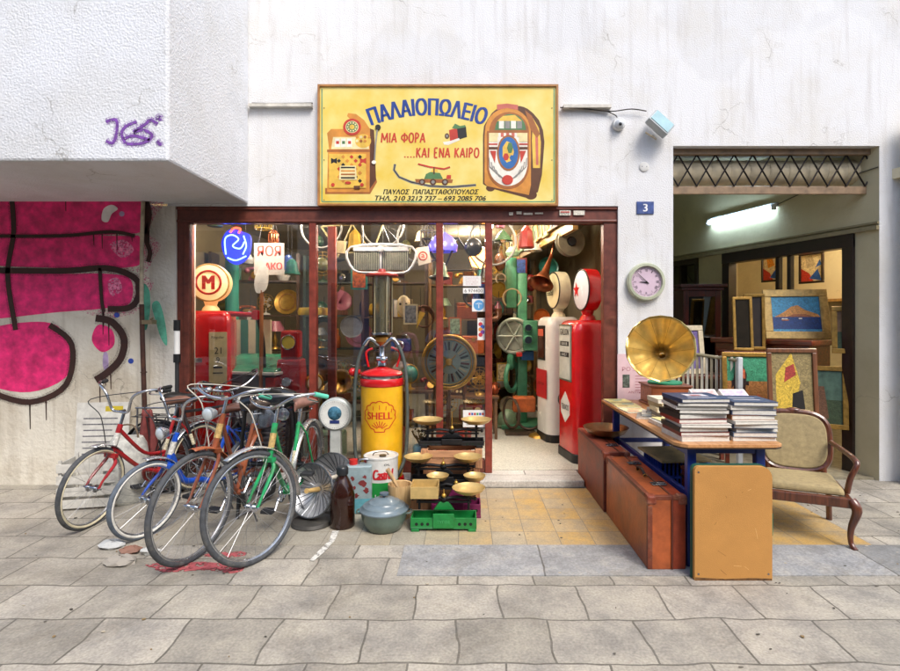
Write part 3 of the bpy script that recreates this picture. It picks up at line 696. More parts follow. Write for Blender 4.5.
# fluorescent tube (lit) on the side wall
tl = thing('fluorescent_lamp', 'lit white fluorescent tube fixed high on the cream side wall', 'lamp', (0, 0, 0))
WT2 = frame_m(A_, u_, (0, 0, 1)) @ FLIP
t0_, t1_ = DW(7.35), DW(6.35)
mb = MB(WT2); mb.box(((t0_ + t1_) / 2, 2.99, -.025), (t1_ - t0_ + .06, .05, .05)); mb.box((t0_ - .01, 2.96, -.06), (.04, .07, .05)); mb.box((t1_ + .01, 2.96, -.06), (.04, .07, .05))
mb.build('fitting', M('#c8cdd0', .4), tl, bevel=.004)
mb = MB(WT2); mb.cyl((t0_, 2.95, -.07), (t1_, 2.95, -.07), .016, n=12); mb.build('glass_tube', M('#dff2ff', .3, emit=34, ecol='#c4e4ff'), tl)
mb = MB(WT2); mb.tube(spline([(t1_ + .03, 2.99, -.02), (t1_ + .4, 3.06, -.015), (t1_ + .9, 3.1, -.015), (LW, 3.12, -.015)], 5), .006, 6); mb.build('cable', M('#4a4638', .6), tl)
# lamp in the lit back room
c_ = WT2 @ Vector((DW(6.4), 2.85, 1.1))
bl = thing('ceiling_lamp', 'warm ceiling lamp lighting the back room behind the dark doorway', 'lamp', c_)
MB().lathe([(.0, -.09), (.09, -.07), (.13, 0), (.1, .05), (.02, .07)]).build('globe', M('#ffdf9e', .4, emit=70, ecol='#ffe8c0'), bl)
MB().cyl((0, 0, .06), (0, 0, .15), .012).build('stem', BRASS, bl)
# ================================================================ SHOP SIGN
SY = .165; SD = 5 + SY
sg = thing('shop_sign', 'large yellow shop sign with Greek lettering, a slot machine and a jukebox', 'sign', (X(437, SD), SY, Z(155, SD)))
ST = TR(*(-sg.location)) @ frame_m((0, SY, 0), (1, 0, 0), (0, 0, 1))
def sp(px, py): return (X(px, SD), Z(py, SD))
def q(pts): return [sp(*p) for p in pts]
def m_yellow():
    m = bpy.data.materials.new('sign_yellow'); m.use_nodes = True
    t = m.node_tree; n = t.nodes; L = t.links; b = n['Principled BSDF']
    tc = n.new('ShaderNodeTexCoord'); nz = n.new('ShaderNodeTexNoise'); nz.inputs['Scale'].default_value = 3.5; nz.inputs['Detail'].default_value = 6
    L.new(tc.outputs['Object'], nz.inputs['Vector'])
    cr = n.new('ShaderNodeValToRGB'); cr.color_ramp.elements[0].color = lin('#dfc04c'); cr.color_ramp.elements[1].color = lin('#e8d98a')
    cr.color_ramp.elements[0].position = .35; cr.color_ramp.elements[1].position = .7
    L.new(nz.outputs[0], cr.inputs[0]); L.new(cr.outputs[0], b.inputs['Base Color']); b.inputs['Roughness'].default_value = .4
    return m
x0, z0 = sp(319, 204.5); x1, z1 = sp(557, 86)
MB(ST).box(((x0 + x1) / 2, (z0 + z1) / 2, -.03), (x1 - x0, z1 - z0, .05)).build('board', m_yellow(), sg)
mb = MB(ST)
for a, b_, c, d in ((x0 - .012, x1 + .012, z0 - .012, z0 + .008), (x0 - .012, x1 + .012, z1 - .008, z1 + .012)): mb.box(((a + b_) / 2, (c + d) / 2, -.022), (b_ - a, d - c, .066))
for a in (x0 - .002, x1 + .002): mb.box((a, (z0 + z1) / 2, -.022), (.02, z1 - z0 - .016, .066))
mb.build('frame', M('#a8743e', .5, 0, .2), sg)
mb = MB(ST); k = .028; wl = .01
mb.box(((x0 + x1) / 2, z0 + k, -.004), (x1 - x0 - 2 * k, wl, .002)); mb.box((x0 + k, (z0 + z1) / 2, -.004), (wl, z1 - z0 - 2 * k, .0023)); mb.box((x1 - k, (z0 + z1) / 2, -.004), (wl, z1 - z0 - 2 * k, .0023))
mb.build('border_line', M('#5f9a78', .5, 0, .2), sg)
mb = MB(ST)
for a in (324, 552):
    for b_ in (108, 160, 200): mb.disc((*sp(a, b_), -.005), .005, .004, 8)
mb.build('rivet', M('#4a4636', .5), sg)
# title on an arc
mb = MB(ST); word = 'ΠΑΛΑΙΟΠΩΛΕΙΟ'; RAD = 160; cx, cyb = 427.5, 114.6 + RAD
vs, fs = text_data(word); xa = min(v[0] for v in vs); xb = max(v[0] for v in vs); HH = max(v[1] for v in vs)
def arc(x, y):
    a = ((x - xa) / (xb - xa) - .5) * 114 / RAD; r = RAD - .5 + y / HH * 17
    return (*sp(cx + r * math.sin(a), cyb - r * math.cos(a)), -.003)
for q_ in (-2, -1, 0, 1, 2): mb.add([(lambda p: (p[0] + q_ * .0042, p[1], p[2] + q_ * .0004))(arc(x, y)) for x, y in vs], fs)
mb.build('title_lettering', M('#1d3f8c', .4, 0, .1), sg)
RED = M('#c23a22', .45, 0, .12)
def st_text(body, pxa, pxb, pya, pyb, off=.012, shear=0, z=-.003, ang=0, mi=0, mbb=None):
    a = sp(pxa, pyb); b_ = sp(pxb, pya); c = ((a[0] + b_[0]) / 2, (a[1] + b_[1]) / 2)
    text(mbb or mb, body, 0, 0, b_[0] - a[0], b_[1] - a[1], mi, TR(c[0], c[1], z) @ Matrix.Rotation(R(ang), 4, 'Z'), offset=off, shear=shear)
# brush lettering for the two red lines: each letter as strokes in a unit box
OO = [(.5 + .42 * math.cos(PI / 2 + k * PI / 8), .5 + .5 * math.sin(PI / 2 + k * PI / 8)) for k in range(17)]
GL = {'Μ': (1.15, [[(.05, 0), (.12, 1), (.5, .25), (.88, 1), (.95, 0)]]), 'Ι': (.3, [[(.5, 0), (.5, 1)]]), 'Α': (.85, [[(.02, 0), (.5, 1), (.95, 0)], [(.2, .33), (.8, .33)]]),
      'Φ': (1.1, [[(.5 + .45 * math.cos(k * PI / 8), .52 + .3 * math.sin(k * PI / 8)) for k in range(17)], [(.5, 0), (.5, 1.02)]]), 'Ο': (.9, [OO]), 'Ρ': (.75, [[(.15, 0), (.15, 1), (.6, .98), (.85, .75), (.6, .48), (.15, .46)]]),
      'Κ': (.8, [[(.12, 0), (.12, 1)], [(.85, 1), (.15, .48)], [(.3, .58), (.9, 0)]]), 'Ε': (.7, [[(.85, 1), (.15, 1), (.15, 0), (.88, 0)], [(.15, .52), (.7, .52)]]), 'Ν': (.9, [[(.12, 0), (.12, 1), (.86, 0), (.86, 1)]]), '.': (.35, [[(.4, .0), (.4, .12)]]), ' ': (.45, [])}
def brush(body, pxa, pxb, pya, pyb, mat_, name, sw=.16, slope=0):
    mb = MB(ST); a = sp(pxa, pyb); b_ = sp(pxb, pya); W = b_[0] - a[0]; H_ = b_[1] - a[1]; tot = sum(GL[ch][0] + .18 for ch in body); x = 0; i_ = 0
    for ch in body:
        w, sts = GL[ch]
        for st in sts:
            i_ += 1
            q_ = [(a[0] + (x + u * w) / tot * W + v * .004, a[1] + v * H_ + (x / tot) * slope * H_) for u, v in st]
            for e_ in range(len(q_) - 1): strip(mb, [q_[e_], q_[e_ + 1]], H_ * sw, .0012, 0, z0=-.0046 + .00013 * (e_ % 5) + .0001 * (i_ % 3))
        x += w + .18
    mb.build(name, mat_, sg)
brush('ΜΙΑ ΦΟΡΑ', 381, 426, 133, 142.5, RED, 'red_lettering', slope=.0)
brush('....ΚΑΙ ΕΝΑ ΚΑΙΡΟ', 404, 480, 148, 157.5, RED, 'red_lettering')
mb = MB(ST); st_text('ΠΑΥΛΟΣ  ΠΑΠΑΣΤΑΘΟΠΟΥΛΟΣ', 383, 479, 189.3, 194.2, .02, .25); st_text('ΤΗΛ. 210 3212 737 – 693 2085 706', 375, 486, 195.7, 200.6, .02, .25)
mb.build('black_lettering', M('#26221c', .5), sg)
OR, BRW, DKB, WH, BK, RD, GN, YL, BL, GY, PK, CR = [M(c, .45, 0, .15) for c in ('#cf8a35', '#a0602a', '#5a3418', '#ece6d8', '#1e1b18', '#c03a28', '#4f7a4a', '#e2b84a', '#2a66a4', '#8e8c86', '#c86a58', '#e8d8a0')]
pal = [OR, BRW, DKB, WH, BK, RD, GN, YL, BL, GY, PK, CR]
lay = [0]
def pg(pts, mi, h=None, mbb=None):
    lay[0] += 1
    (mbb or mb).prism(q(pts), .0006 + .00018 * lay[0], mi, z0=-.005)
def el(px, py, rx, ry, mi, n=22, mbb=None): pg([(px + rx * math.cos(2 * PI * k / n), py + ry * math.sin(2 * PI * k / n)) for k in range(n)], mi, mbb=mbb)
def ln(pts, w, mi):
    lay[0] += 1; strip(mb, q(pts), w * SD / F, .0006 + .00018 * lay[0], mi, z0=-.005)
# slot machine picture
mb = MB(ST)
pg([(325, 194), (370, 194), (377, 182), (376, 178), (369, 188), (325, 188)], 1)
pg([(369, 190), (369, 128), (374, 130), (376, 180)], 2)
pg([(327, 192), (369.5, 192), (370, 129), (364, 120), (356, 114), (348, 113), (347, 116), (353, 122), (350, 129), (331, 129), (327, 133), (329, 149), (328, 152)], 0)
pg([(333, 137), (368, 137), (369, 149), (331, 149)], 11); el(363, 141, 8, 7, 7); pg([(327, 149.5), (370, 149.5), (370, 152), (327, 152)], 1)
for k in range(3): pg([(335 + k * 6, 138.5), (339.5 + k * 6, 138.5), (340 + k * 6, 147), (334.5 + k * 6, 147)], 3); pg([(336 + k * 6, 141), (339 + k * 6, 141), (339 + k * 6, 144), (336 + k * 6, 144)], (5, 6, 5)[k])
for k in range(7): el(357 + 4 * (k % 4), 137 + 4 * (k // 4), 1.5, 1.5, (0, 11, 1)[k % 3], 8)
el(352, 127, 9, 8.4, 5); el(352, 127, 6.5, 6, 11); el(352, 127, 5.8, 5.4, 6); el(352, 127, 2.6, 2.4, 7)
for k in range(10): el(352 + 4.2 * math.cos(k * .628), 127 + 4 * math.sin(k * .628), .9, .9, 11, 8)
pg([(329, 154), (366, 154), (366, 188), (329, 188)], 7)
for (a, b_) in ((331, 158), (360, 158)): pg([(a, b_), (a + 3, b_ + 1.5), (a + 6, b_), (a + 6, b_ + 6), (a + 3, b_ + 4.5), (a, b_ + 6)], 4 if a < 340 else 5)
for i in range(6):
    for j in range(7):
        if 1 < i < 4 and j > 2: continue
        if (i + j) % 2: pg([(337 + i * 4.2, 157 + j * 4), (339 + i * 4.2, 155 + j * 4), (341 + i * 4.2, 157 + j * 4), (339 + i * 4.2, 159 + j * 4)], (5, 4, 0)[(i * 2 + j) % 3])
pg([(340, 166), (356, 166), (357, 180), (339, 180)], 11)
for k in range(4): pg([(341, 167 + k * 3.4), (355, 167 + k * 3.4), (355, 168.6 + k * 3.4), (341, 168.6 + k * 3.4)], (4, 0, 1, 4)[k])
el(348, 183, 3, 1.4, 5); el(333, 185, 1.8, 1.8, 5); el(362, 185, 1.8, 1.8, 5); pg([(354, 186), (360, 186), (360, 189), (354, 189)], 2)
ln([(374.5, 163), (375.5, 145), (377.5, 129)], 1.3, 9); el(378, 127.5, 2.7, 2.7, 4); el(374, 162.5, 2.2, 1.8, 3)
mb.build('slot_machine_picture', pal, sg)
# jukebox picture
mb = MB(ST); lay[0] = 0
def arch(xa, xb, ytop, ybase, n=14):
    c = (xa + xb) / 2; r = (xb - xa) / 2
    return [(c - r * math.cos(PI * k / n), ytop + r - r * math.sin(PI * k / n)) for k in range(n + 1)]
el(490.5, 188, 4.5, 3.4, 2); el(531, 195, 6, 4.5, 2)
pg([(483, 184), (483, 135)] + [(484 + 4 * k, y) for k, y in enumerate((126, 119, 113, 109.5, 107.5, 106.5, 106, 106, 106, 106, 107, 109))] + [(533, 113), (539, 120), (543, 130), (544.5, 142), (542, 175), (538, 192), (527, 198), (490, 188)], 2)
pg([(484.5, 183), (484.5, 136)] + arch(485, 531, 108, 0) + [(531, 185), (529, 195), (487, 186)], 0)
pg([(533, 118), (539, 128), (541, 142), (540, 168), (533, 168), (532, 140)], 7); pg([(535, 125), (538, 132), (538.5, 165), (536, 165)], 10)
pg([(525, 110), (532, 116), (540, 134), (537, 138), (531, 130)], 1)
pg([(497, 104.5), (507, 103.5), (518, 105), (518, 110), (507, 108), (497, 110)], 10)
pg([(488, 131)] + arch(489, 529, 112, 0) + [(529, 131)], 1)
pg([(493, 130)] + arch(495, 526, 114, 0) + [(527, 130)], 6); pg([(497, 121), (503, 116), (515, 115), (522, 121)], 7)
for k in range(4): pg([(499 + k * 6, 121), (504 + k * 6, 121), (504 + k * 6, 128.5), (499 + k * 6, 128.5)], 9 if k % 2 else 3)
pg([(487, 131), (529, 131), (529, 166)] + [(508 + 21 * math.cos(a * .2), 166 + 23 * math.sin(a * .2)) for a in range(1, 16)] + [(487, 166)], 1)
pg([(489, 133), (527.5, 133), (527.5, 166)] + [(508 + 19 * math.cos(a * .2), 166 + 20 * math.sin(a * .2)) for a in range(1, 16)] + [(489, 166)], 3)
for k in range(7): pg([(490 + k * 5.4, 133), (493 + k * 5.4, 133), (493 + k * 5.4, 137), (490 + k * 5.4, 137)], 10 if k in (2, 3, 4) else 11)
for a in (489, 519): pg([(a, 133), (a + 8.5, 133), (a + 8.5, 142), (a, 142)], 11); pg([(a, 143.5), (a + 8.5, 143.5), (a + 8.5, 145), (a, 145)], 5); pg([(a, 147), (a + 8.5, 147), (a + 8.5, 149.5), (a, 149.5)], 2)
el(508.5, 153, 11.5, 18, 1); el(508.5, 153, 9.8, 16, 8); el(508, 152, 6, 11, 7, 7); el(510, 148, 3, 6, 6, 6); el(506, 157, 3, 4, 5, 6); el(512, 158, 2.5, 3, 8, 6)
for s_ in (-1, 1):
    pg([(508 + s_ * 12, 151), (508 + s_ * 18, 151), (508 + s_ * 13, 163)], 5)
    for k in range(4): ln([(508 + s_ * 4, 179), (508 + s_ * (9 + 3 * k), 176 - 3 * k), (508 + s_ * (12 + 2.3 * k), 170 - 4 * k)], .7, 9)
el(507.5, 180, 5.5, 4.8, 5)
mb.build('jukebox_picture', pal, sg)
# small camera and rail cart pictures
mb = MB(ST); lay[0] = 0
pg([(456, 128), (466, 127), (467, 137), (457, 140)], 4); pg([(449, 130), (457, 128), (458, 138), (450, 141)], 5); pg([(443, 142), (450, 141), (459, 138), (460, 140), (448, 145), (444, 144.5)], 3)
pg([(452, 128), (455, 123.5), (460, 126), (465, 125), (466, 127), (456, 129)], 6); el(447, 136, 2.3, 2.8, 2); el(447, 136, 1.2, 1.5, 9)
mb.build('camera_picture', pal, sg)
mb = MB(ST); lay[0] = 0
ln([(395, 164), (394, 170), (399, 177), (411, 182), (430, 186), (452, 187), (476, 185)], 2.6, 9); ln([(395, 164), (394, 170), (399, 177), (411, 182), (430, 186), (452, 187), (476, 185)], 1, 4)
pg([(415, 179), (453, 179.5), (452, 183), (416, 182.5)], 1); pg([(424, 179), (426, 174), (430, 172), (440, 173), (443, 179)], 6); pg([(431, 172), (433, 168), (437, 168), (438, 172)], 7); pg([(446, 179), (447, 175), (451, 175), (451, 179)], 5)
for a in (422, 433, 445): el(a, 182, 3.2, 3.2, 2); el(a, 182, 1.7, 1.7, 9)
ln([(418, 164), (430, 167), (444, 169), (450, 167)], 1.6, 5); ln([(434, 167), (434, 174)], 1.3, 2)
mb.build('rail_cart_picture', pal, sg)

# ================================================================ THINGS FIXED TO THE PILLAR
D_ = 5.22
def wallthing(name, label, cat, px, py, off=.0): return thing(name, label, cat, (X(px, D_), .219 - off, Z(py, D_)))
WF = Matrix.Rotation(R(90), 4, 'X')            # local x right, y up, z towards the street
c = wallthing('wall_clock', 'round wall clock with pale green rim and pink dial on the white pillar', 'clock', 645, 282)
MB(WF).lathe([(.185, 0), (.19, .03), (.178, .06), (.155, .062), (.148, .04)], n=48, cap=1).build('rim', M('#b3b9a0', .35, 0, .1, coat=.3), c)
MB(WF).lathe([(0, .035), (.15, .036)], n=48).build('dial', M('#cdb6c6', .5, 0, .05), c)
mb = MB(WF)
for k in range(60):
    a = R(k * 6); r = .133; l = .012 if k % 5 else .0
    if l: mb.box((0, r, .0385), (.0025, l, .002), 0, Matrix.Rotation(a, 4, 'Z'))
for k, s_ in enumerate(['XII', 'I', 'II', 'III', 'IIII', 'V', 'VI', 'VII', 'VIII', 'IX', 'X', 'XI']):
    text(mb, s_, 0, .112, .009 * max(1, len(s_) * .8), .026, 0, Matrix.Rotation(R(-30 * k), 4, 'Z'), z=.0385)
mb.build('numerals', M('#4b3f4c', .5), c)
mb = MB(WF); strip(mb, [(.02, -.012), (-.065, .0)], [.012, .004], .003, 0, None, .040); mb.build('hour_hand', BLACK, c)
mb = MB(WF); strip(mb, [(.022, -.02), (-.09, .085)], [.009, .003], .003, 0, None, .043); mb.disc((0, 0, .04), .008, .008, 12); mb.build('minute_hand', BLACK, c)
MB(WF).lathe([(0, .0), (.006, .0)], n=6).build('pin', BLACK, c) if False else None
c = wallthing('house_number_plate', 'small blue enamel plate with a white number 3 on the pillar', 'sign', 645, 208)
MB(WF).box((0, 0, .005), (.17, .125, .01)).build('plate', M('#42568f', .3, 0, .25, 20, dirt=.3, dcol='#8c8f99'), c, bevel=.003)
mb = MB(WF); text(mb, '3', 0, 0, .045, .075, 0, z=.0112, offset=.02); mb.build('number', M('#e8e8ea', .4), c)
c = wallthing('security_camera', 'small white dome camera under the cable on the white wall', 'camera', 618, 125)
MB(WF).lathe([(.062, 0), (.064, .03), (.055, .045)], n=28).build('mount', M('#d3d5d4', .4), c)
MB(WF).ball((0, -.008, .045), .045, 18).build('dome', M('#c8cdd2', .25), c)
MB(WF).ball((0, -.02, .078), .018, 12).build('lens', M('#20262c', .1), c)
c = wallthing('junction_cover', 'round white blank cover plate with two screws on the white wall', 'cover plate', 644, 167)
MB(WF).lathe([(.048, 0), (.048, .008), (.04, .012)], n=28).build('disc', M('#dad9d4', .5), c)
for x in (-.022, .022): MB(WF).disc((x, 0, .012), .005, .002, 8).build('screw', STEEL, c)
c = thing('floodlight', 'grey rectangular floodlight tilted above the pillar corner', 'lamp', (X(663, 5.0), .1, Z(121, 5.0)))
T_ = Matrix.Rotation(R(42), 4, 'Y') @ Matrix.Rotation(R(-25), 4, 'X')
MB(T_).bx(-.12, .12, -.05, .03, -.085, .085).build('housing', M('#aeb6b8', .35, .4), c, bevel=.012)
MB(T_).bx(-.105, .105, -.056, -.049, -.07, .07).build('glass_front', M('#9fc0c4', .12, .3, .1), c)
MB().tube([(-.02, .12, -.06), (-.03, .0, -.14), (-.14, -.02, -.08)], .008, 8).build('bracket', M('#b5a890', .5), c)
po = wallthing('poster', 'pale pink printed poster pasted low on the white pillar behind the gramophone', 'poster', 634, 379)
MB(WF).box((0, 0, .0025), (.33, .5, .004)).build('sheet', M('#dcbdc2', .7, 0, .08), po)
mb = MB(WF); text(mb, 'ΡΟΖΙΝΑ', 0, .1, .24, .04, 0, z=.0052); text(mb, 'ΑΝΤΙΚΑ', .02, -.13, .16, .022, 0, z=.0052)
for k in range(6): mb.box((.07, .03 - .028 * k, .005), (.12, .006, .0012))
mb.build('print', M('#b0707a', .7), po)
MB(WF).box((-.08, -.02, .005), (.07, .13, .0015)).build('picture', M('#5f6a60', .7, 0, .6, 40), po)
dp = thing('drain_pipe', 'rusty dark drain pipe standing against the stained left pier', 'pipe', (X(146, 5.0), .03, 0))
mb = MB(); mb.tube([(.0, 0, 0), (-.03, 0, .7), (-.05, 0, 1.35), (-.06, .0, 1.75)], .022, 10); mb.torus((-.04, 0, 1.1), .024, .006, (0, 0, 1), 14, 6); mb.build('pipe', M('#4a3028', .7, .2, .3, 15, dirt=.5, dcol='#7a4a30'), dp)
MB().tube(spline([(-.06, 0, 1.75), (-.07, .02, 2.3), (-.07, .04, 2.74)], 4), .018, 10).build('upper_pipe', M('#b8ab92', .7, 0, .3), dp)
mb = MB(); mb.bx(-.07, .05, -.02, .06, 1.56, 1.6); mb.tube([(0, 0, 1.58), (.06, -.02, 1.62)], .008, 6); mb.build('bracket', M('#8a7a5e', .6, .3), dp)
bp_ = thing('standing_pump', 'black and white bicycle pump standing upright by the shopfront jamb', 'pump', (X(177, 4.95), -.05, 0))
MB().cyl((0, 0, .02), (0, 0, 1.2), .018).build('rod', M('#2a2a2c', .5), bp_)
mb = MB(); mb.cyl((0, 0, 1.28), (0, 0, 1.5), .026); mb.build('sleeve', WHITE, bp_)
MB().cyl((0, 0, 1.2), (0, 0, 1.28), .032).build('collar', BLACK, bp_); MB().cyl((0, 0, 1.5), (0, 0, 1.6), .03).build('grip', BLACK, bp_); MB().box((0, 0, .01), (.16, .1, .02)).build('foot_plate', BLACK, bp_)

# ================================================================ FUEL PUMPS
def arch_body(mb, w, d, h, r, mi=0):
    """upright cabinet with rounded vertical edges"""
    n = 6; pts = []
    for cx, cy, a0 in ((w / 2 - r, d / 2 - r, 0), (-w / 2 + r, d / 2 - r, 90), (-w / 2 + r, -d / 2 + r, 180), (w / 2 - r, -d / 2 + r, 270)):
        for k in range(n + 1):
            a = R(a0 + 90 * k / n); pts.append((cx + r * math.cos(a), cy + r * math.sin(a)))
    return pts
def pump(name, label, loc, rz, body, side, H, w=.48, d=.42, r=.08, globe=.21, gcol=None, rim=None, z_win=None, glow=0):
    t = thing(name, label, 'fuel pump', loc, rz, 'old electric fuel pumps')
    pts = arch_body(None, w, d, H, r)
    mb = MB(); n = len(pts)
    lv = [(0.1, 1), (H - .14, 1), (H - .06, .96), (H - .02, .86), (H, .7)]
    vs = []
    for z, k in lv: vs += [(x * k, y * k, z) for x, y in pts]
    fs = [tuple(range(n))[::-1]]
    for i in range(len(lv) - 1): fs += [(i * n + j, i * n + (j + 1) % n, (i + 1) * n + (j + 1) % n, (i + 1) * n + j) for j in range(n)]
    fs.append(tuple(range((len(lv) - 1) * n, len(lv) * n)))
    mb.add(vs, fs, 0, True); mb.build('body', body, t)
    mb = MB(); mb.prism([(x * 1.04, y * 1.04) for x, y in pts], .1); mb.build('base', BLACK, t, bevel=.01)
    mb = MB(); mb.lathe([(.1, H - .02), (.085, H + .03), (.06, H + .06), (.075, H + .11)], n=24); mb.build('globe_neck', body if not rim else rim, t)
    gz = H + .10 + globe; gm = MB(); 
    gm.lathe([(0, -.085), (globe * .8, -.085), (globe, -.07), (globe * 1.02, 0), (globe, .07), (globe * .8, .085), (0, .085)], (0, 0, gz), 40, axis=(0, 1, 0))
    go = gm.build('globe', rim or body, t)
    mb = MB(); mb.lathe([(0, .105), (globe * .5, .1), (globe * .95, .078)], (0, 0, gz), 40, axis=(0, -1, 0))
    mb.build('globe_face', gcol, go)
    mb = MB(); mb.torus((0, -.078, gz), globe * .96, .009, (0, 1, 0), 40, 8); mb.build('globe_ring', M('#2a2320', .4) if not glow else M('#c9a050', .4), go)
    return t, gz, H
def pump_plane(w_off): return Matrix.Translation((0, -w_off, 0)) @ Matrix.Rotation(R(90), 4, 'X')
# red pump, right side of the doorway
PR = M('#c8161a', .22, 0, .1, 5, coat=.5, dirt=.12, dcol='#6a1a14')
chips(PR, '#4a2018', .69, 14)
H = 1.53
t, gz, H = pump('fuel_pump', 'tall red fuel pump with a red star on its white globe in the doorway', (1.38, .86, .07), -80, PR, PR, H, w=.52, d=.52, globe=.235, gcol=M('#dfe2e8', .25, 0, .03), rim=PR)
T_ = pump_plane(.262)
mb = MB(T_); mb.box((0, 1.17, 0), (.36, .62, .012)); mb.build('dial_frame', M('#9aa08c', .3, .6), t, bevel=.004)
mb = MB(T_); mb.box((0, 1.17, .006), (.32, .58, .008)); mb.build('dial_panel', M('#cfd2c8', .35), t)
mb = MB(T_)
text(mb, 'GALLON', 0, 1.4, .26, .07, 0, z=.0115, offset=.02)
mb.box((0, 1.27, .011), (.26, .05, .002)); mb.box((0, 1.15, .011), (.26, .05, .002)); mb.build('dial_print', BLACK, t)
mb = MB(T_)
for k, s_ in enumerate(('0318', '0457')): text(mb, s_, 0, 1.27 - .12 * k, .16, .03, 0, z=.0126)
mb.build('counter_digits', WHITE, t)
mb = MB(T_); mb.prism([(-.13, .62), (0, .74), (.13, .62), (.13, .5), (0, .4), (-.13, .5)], .003, 0, z0=0); mb.build('badge', M('#e4e2dc', .4), t)
mb = MB(T_); text(mb, 'TEXACO', 0, .57, .22, .06, 0, z=.0038, offset=.015); mb.build('badge_lettering', BLACK, t)
mb = MB(pump_plane(.1) @ TR(-.07, gz, .004)); mb.prism([((.05 if k % 2 else .115) * .75 * math.sin(PI * k / 5), (.05 if k % 2 else .115) * .75 * math.cos(PI * k / 5)) for k in range(10)], .003); mb.build('star', M('#c01a1c', .4), t)
mb = MB(); mb.tube(spline([(-.27, .1, 1.2), (-.33, .12, 1.1), (-.34, .12, .7), (-.31, .1, .4), (-.27, .05, .6)], 8), .018, 10); mb.build('hose', RUBBER, t)
# white pump
PW = chips(M('#dfe0dc', .25, 0, .05, 6, coat=.4), '#7a5a40', .69, 13)
t, gz, H = pump('fuel_pump', 'tall white fuel pump with a cream globe behind the red pump in the doorway', (1.22, 1.78, .07), -78, PW, PW, 1.57, w=.5, d=.46, r=.12, globe=.24, gcol=M('#eadfb4', .3, 0, .04), rim=M('#d8cfb0', .3))
T_ = pump_plane(.232)
mb = MB(T_); mb.box((-.0, 1.24, 0), (.26, .44, .014)); mb.build('window_frame', M('#20201e', .3), t, bevel=.01)
mb = MB(T_); mb.box((0, 1.24, .007), (.2, .38, .006)); mb.build('gauge_window', M('#4a2a20', .15, 0, .5, 30), t)
mb = MB(T_); mb.box((0, 1.37, .012), (.18, .09, .003)); mb.build('gauge_card', M('#c8604a', .4, 0, .2), t)
mb = MB(T_); mb.box((0, .72, .001), (.36, .36, .004)); mb.build('red_panel', M('#b82a30', .35, 0, .1), t)
mb = MB(T_); text(mb, 'ΒΕΝΖΙΝΗ', 0, .72, .2, .035, 0, z=.004); mb.build('panel_lettering', M('#3a1a18', .5), t)
mb = MB(pump_plane(.107) @ TR(0, gz, 0)); text(mb, 'ESSO', -.03, 0, .2, .08, 0, z=0, offset=.01); mb.box((-.03, -.055, .0), (.2, .008, .002)); mb.build('globe_lettering', M('#2e2a22', .4), t)
mb = MB(); mb.torus((.262, 0, .55), .1, .016, (1, 0, 0), 26, 8); mb.build('hose', RUBBER, t)
# left window red pump with the lit M globe
t, gz, H = pump('fuel_pump', 'red fuel pump with a lit cream globe marked M behind the left window pane', (-2.81, .83, .07), 12, chips(M('#d01a1c', .25, 0, .1, 6, coat=.4), '#4a2018', .69, 15), PR, 1.63, w=.48, d=.4, r=.07, globe=.21, gcol=M('#f4e0b8', .4, emit=.55, ecol='#f6c884'), rim=M('#ecd0a0', .4, emit=.45, ecol='#f0a860'), glow=1)
T_ = pump_plane(.105) @ TR(.0, gz, 0)
mb = MB(T_); mb.torus((0, 0, .002), .125, .012, (0, 0, 1), 40, 6); mb.build('globe_circle', M('#b8241c', .4), t)
mb = MB(T_); text(mb, 'M', 0, 0, .13, .15, 0, z=.003, offset=.03); mb.build('globe_letter', M('#b8241c', .4), t)
T_ = pump_plane(.202)
mb = MB(T_); mb.box((.12, 1.12, 0), (.18, .56, .012)); mb.build('price_card', M('#c9bb8e', .5, 0, .15), t, bevel=.003)
mb = MB(T_); text(mb, 'Regular', .12, 1.34, .13, .035, 0, z=.007); text(mb, '21', .12, 1.2, .07, .07, 0, z=.007); text(mb, '9', .12, 1.1, .035, .06, 0, z=.007); mb.box((.12, 1.02, .007), (.09, .02, .001)); mb.box((.12, .96, .007), (.1, .012, .001)); mb.build('card_print', BLACK, t)
mb = MB(T_); mb.torus((.1, .73, .002), .06, .007, (0, 0, 1), 28, 6); text(mb, 'M', .1, .73, .07, .07, 0, z=.003, offset=.02); text(mb, 'C', .19, .73, .05, .06, 0, z=.003); mb.build('emblem', M('#d8c6a0', .4), t)
mb = MB(T_); mb.box((-.08, 1.1, .004), (.09, .05, .02)); mb.build('chrome_latch', CHROME, t, bevel=.006)
mb = MB(T_); mb.box((-.2, 1.2, .0), (.09, .5, .012)); mb.build('side_dial', M('#8a8266', .4, .2, .3, 30), t, bevel=.004)
mb = MB(); mb.cyl((.2, -.05, 1.6), (.5, -.1, 1.585), .03, .025); mb.cyl((.5, -.16, 1.585), (.5, -.04, 1.585), .055, n=20); mb.build('nozzle_arm', M('#a8191b', .25), t)
mb = MB(); mb.tube(spline([(.5, -.1, 1.58), (.56, -.1, 1.3), (.57, -.1, .8), (.5, -.1, .5), (.3, -.1, .45)], 6), .022, 10); mb.build('hose', RUBBER, t)

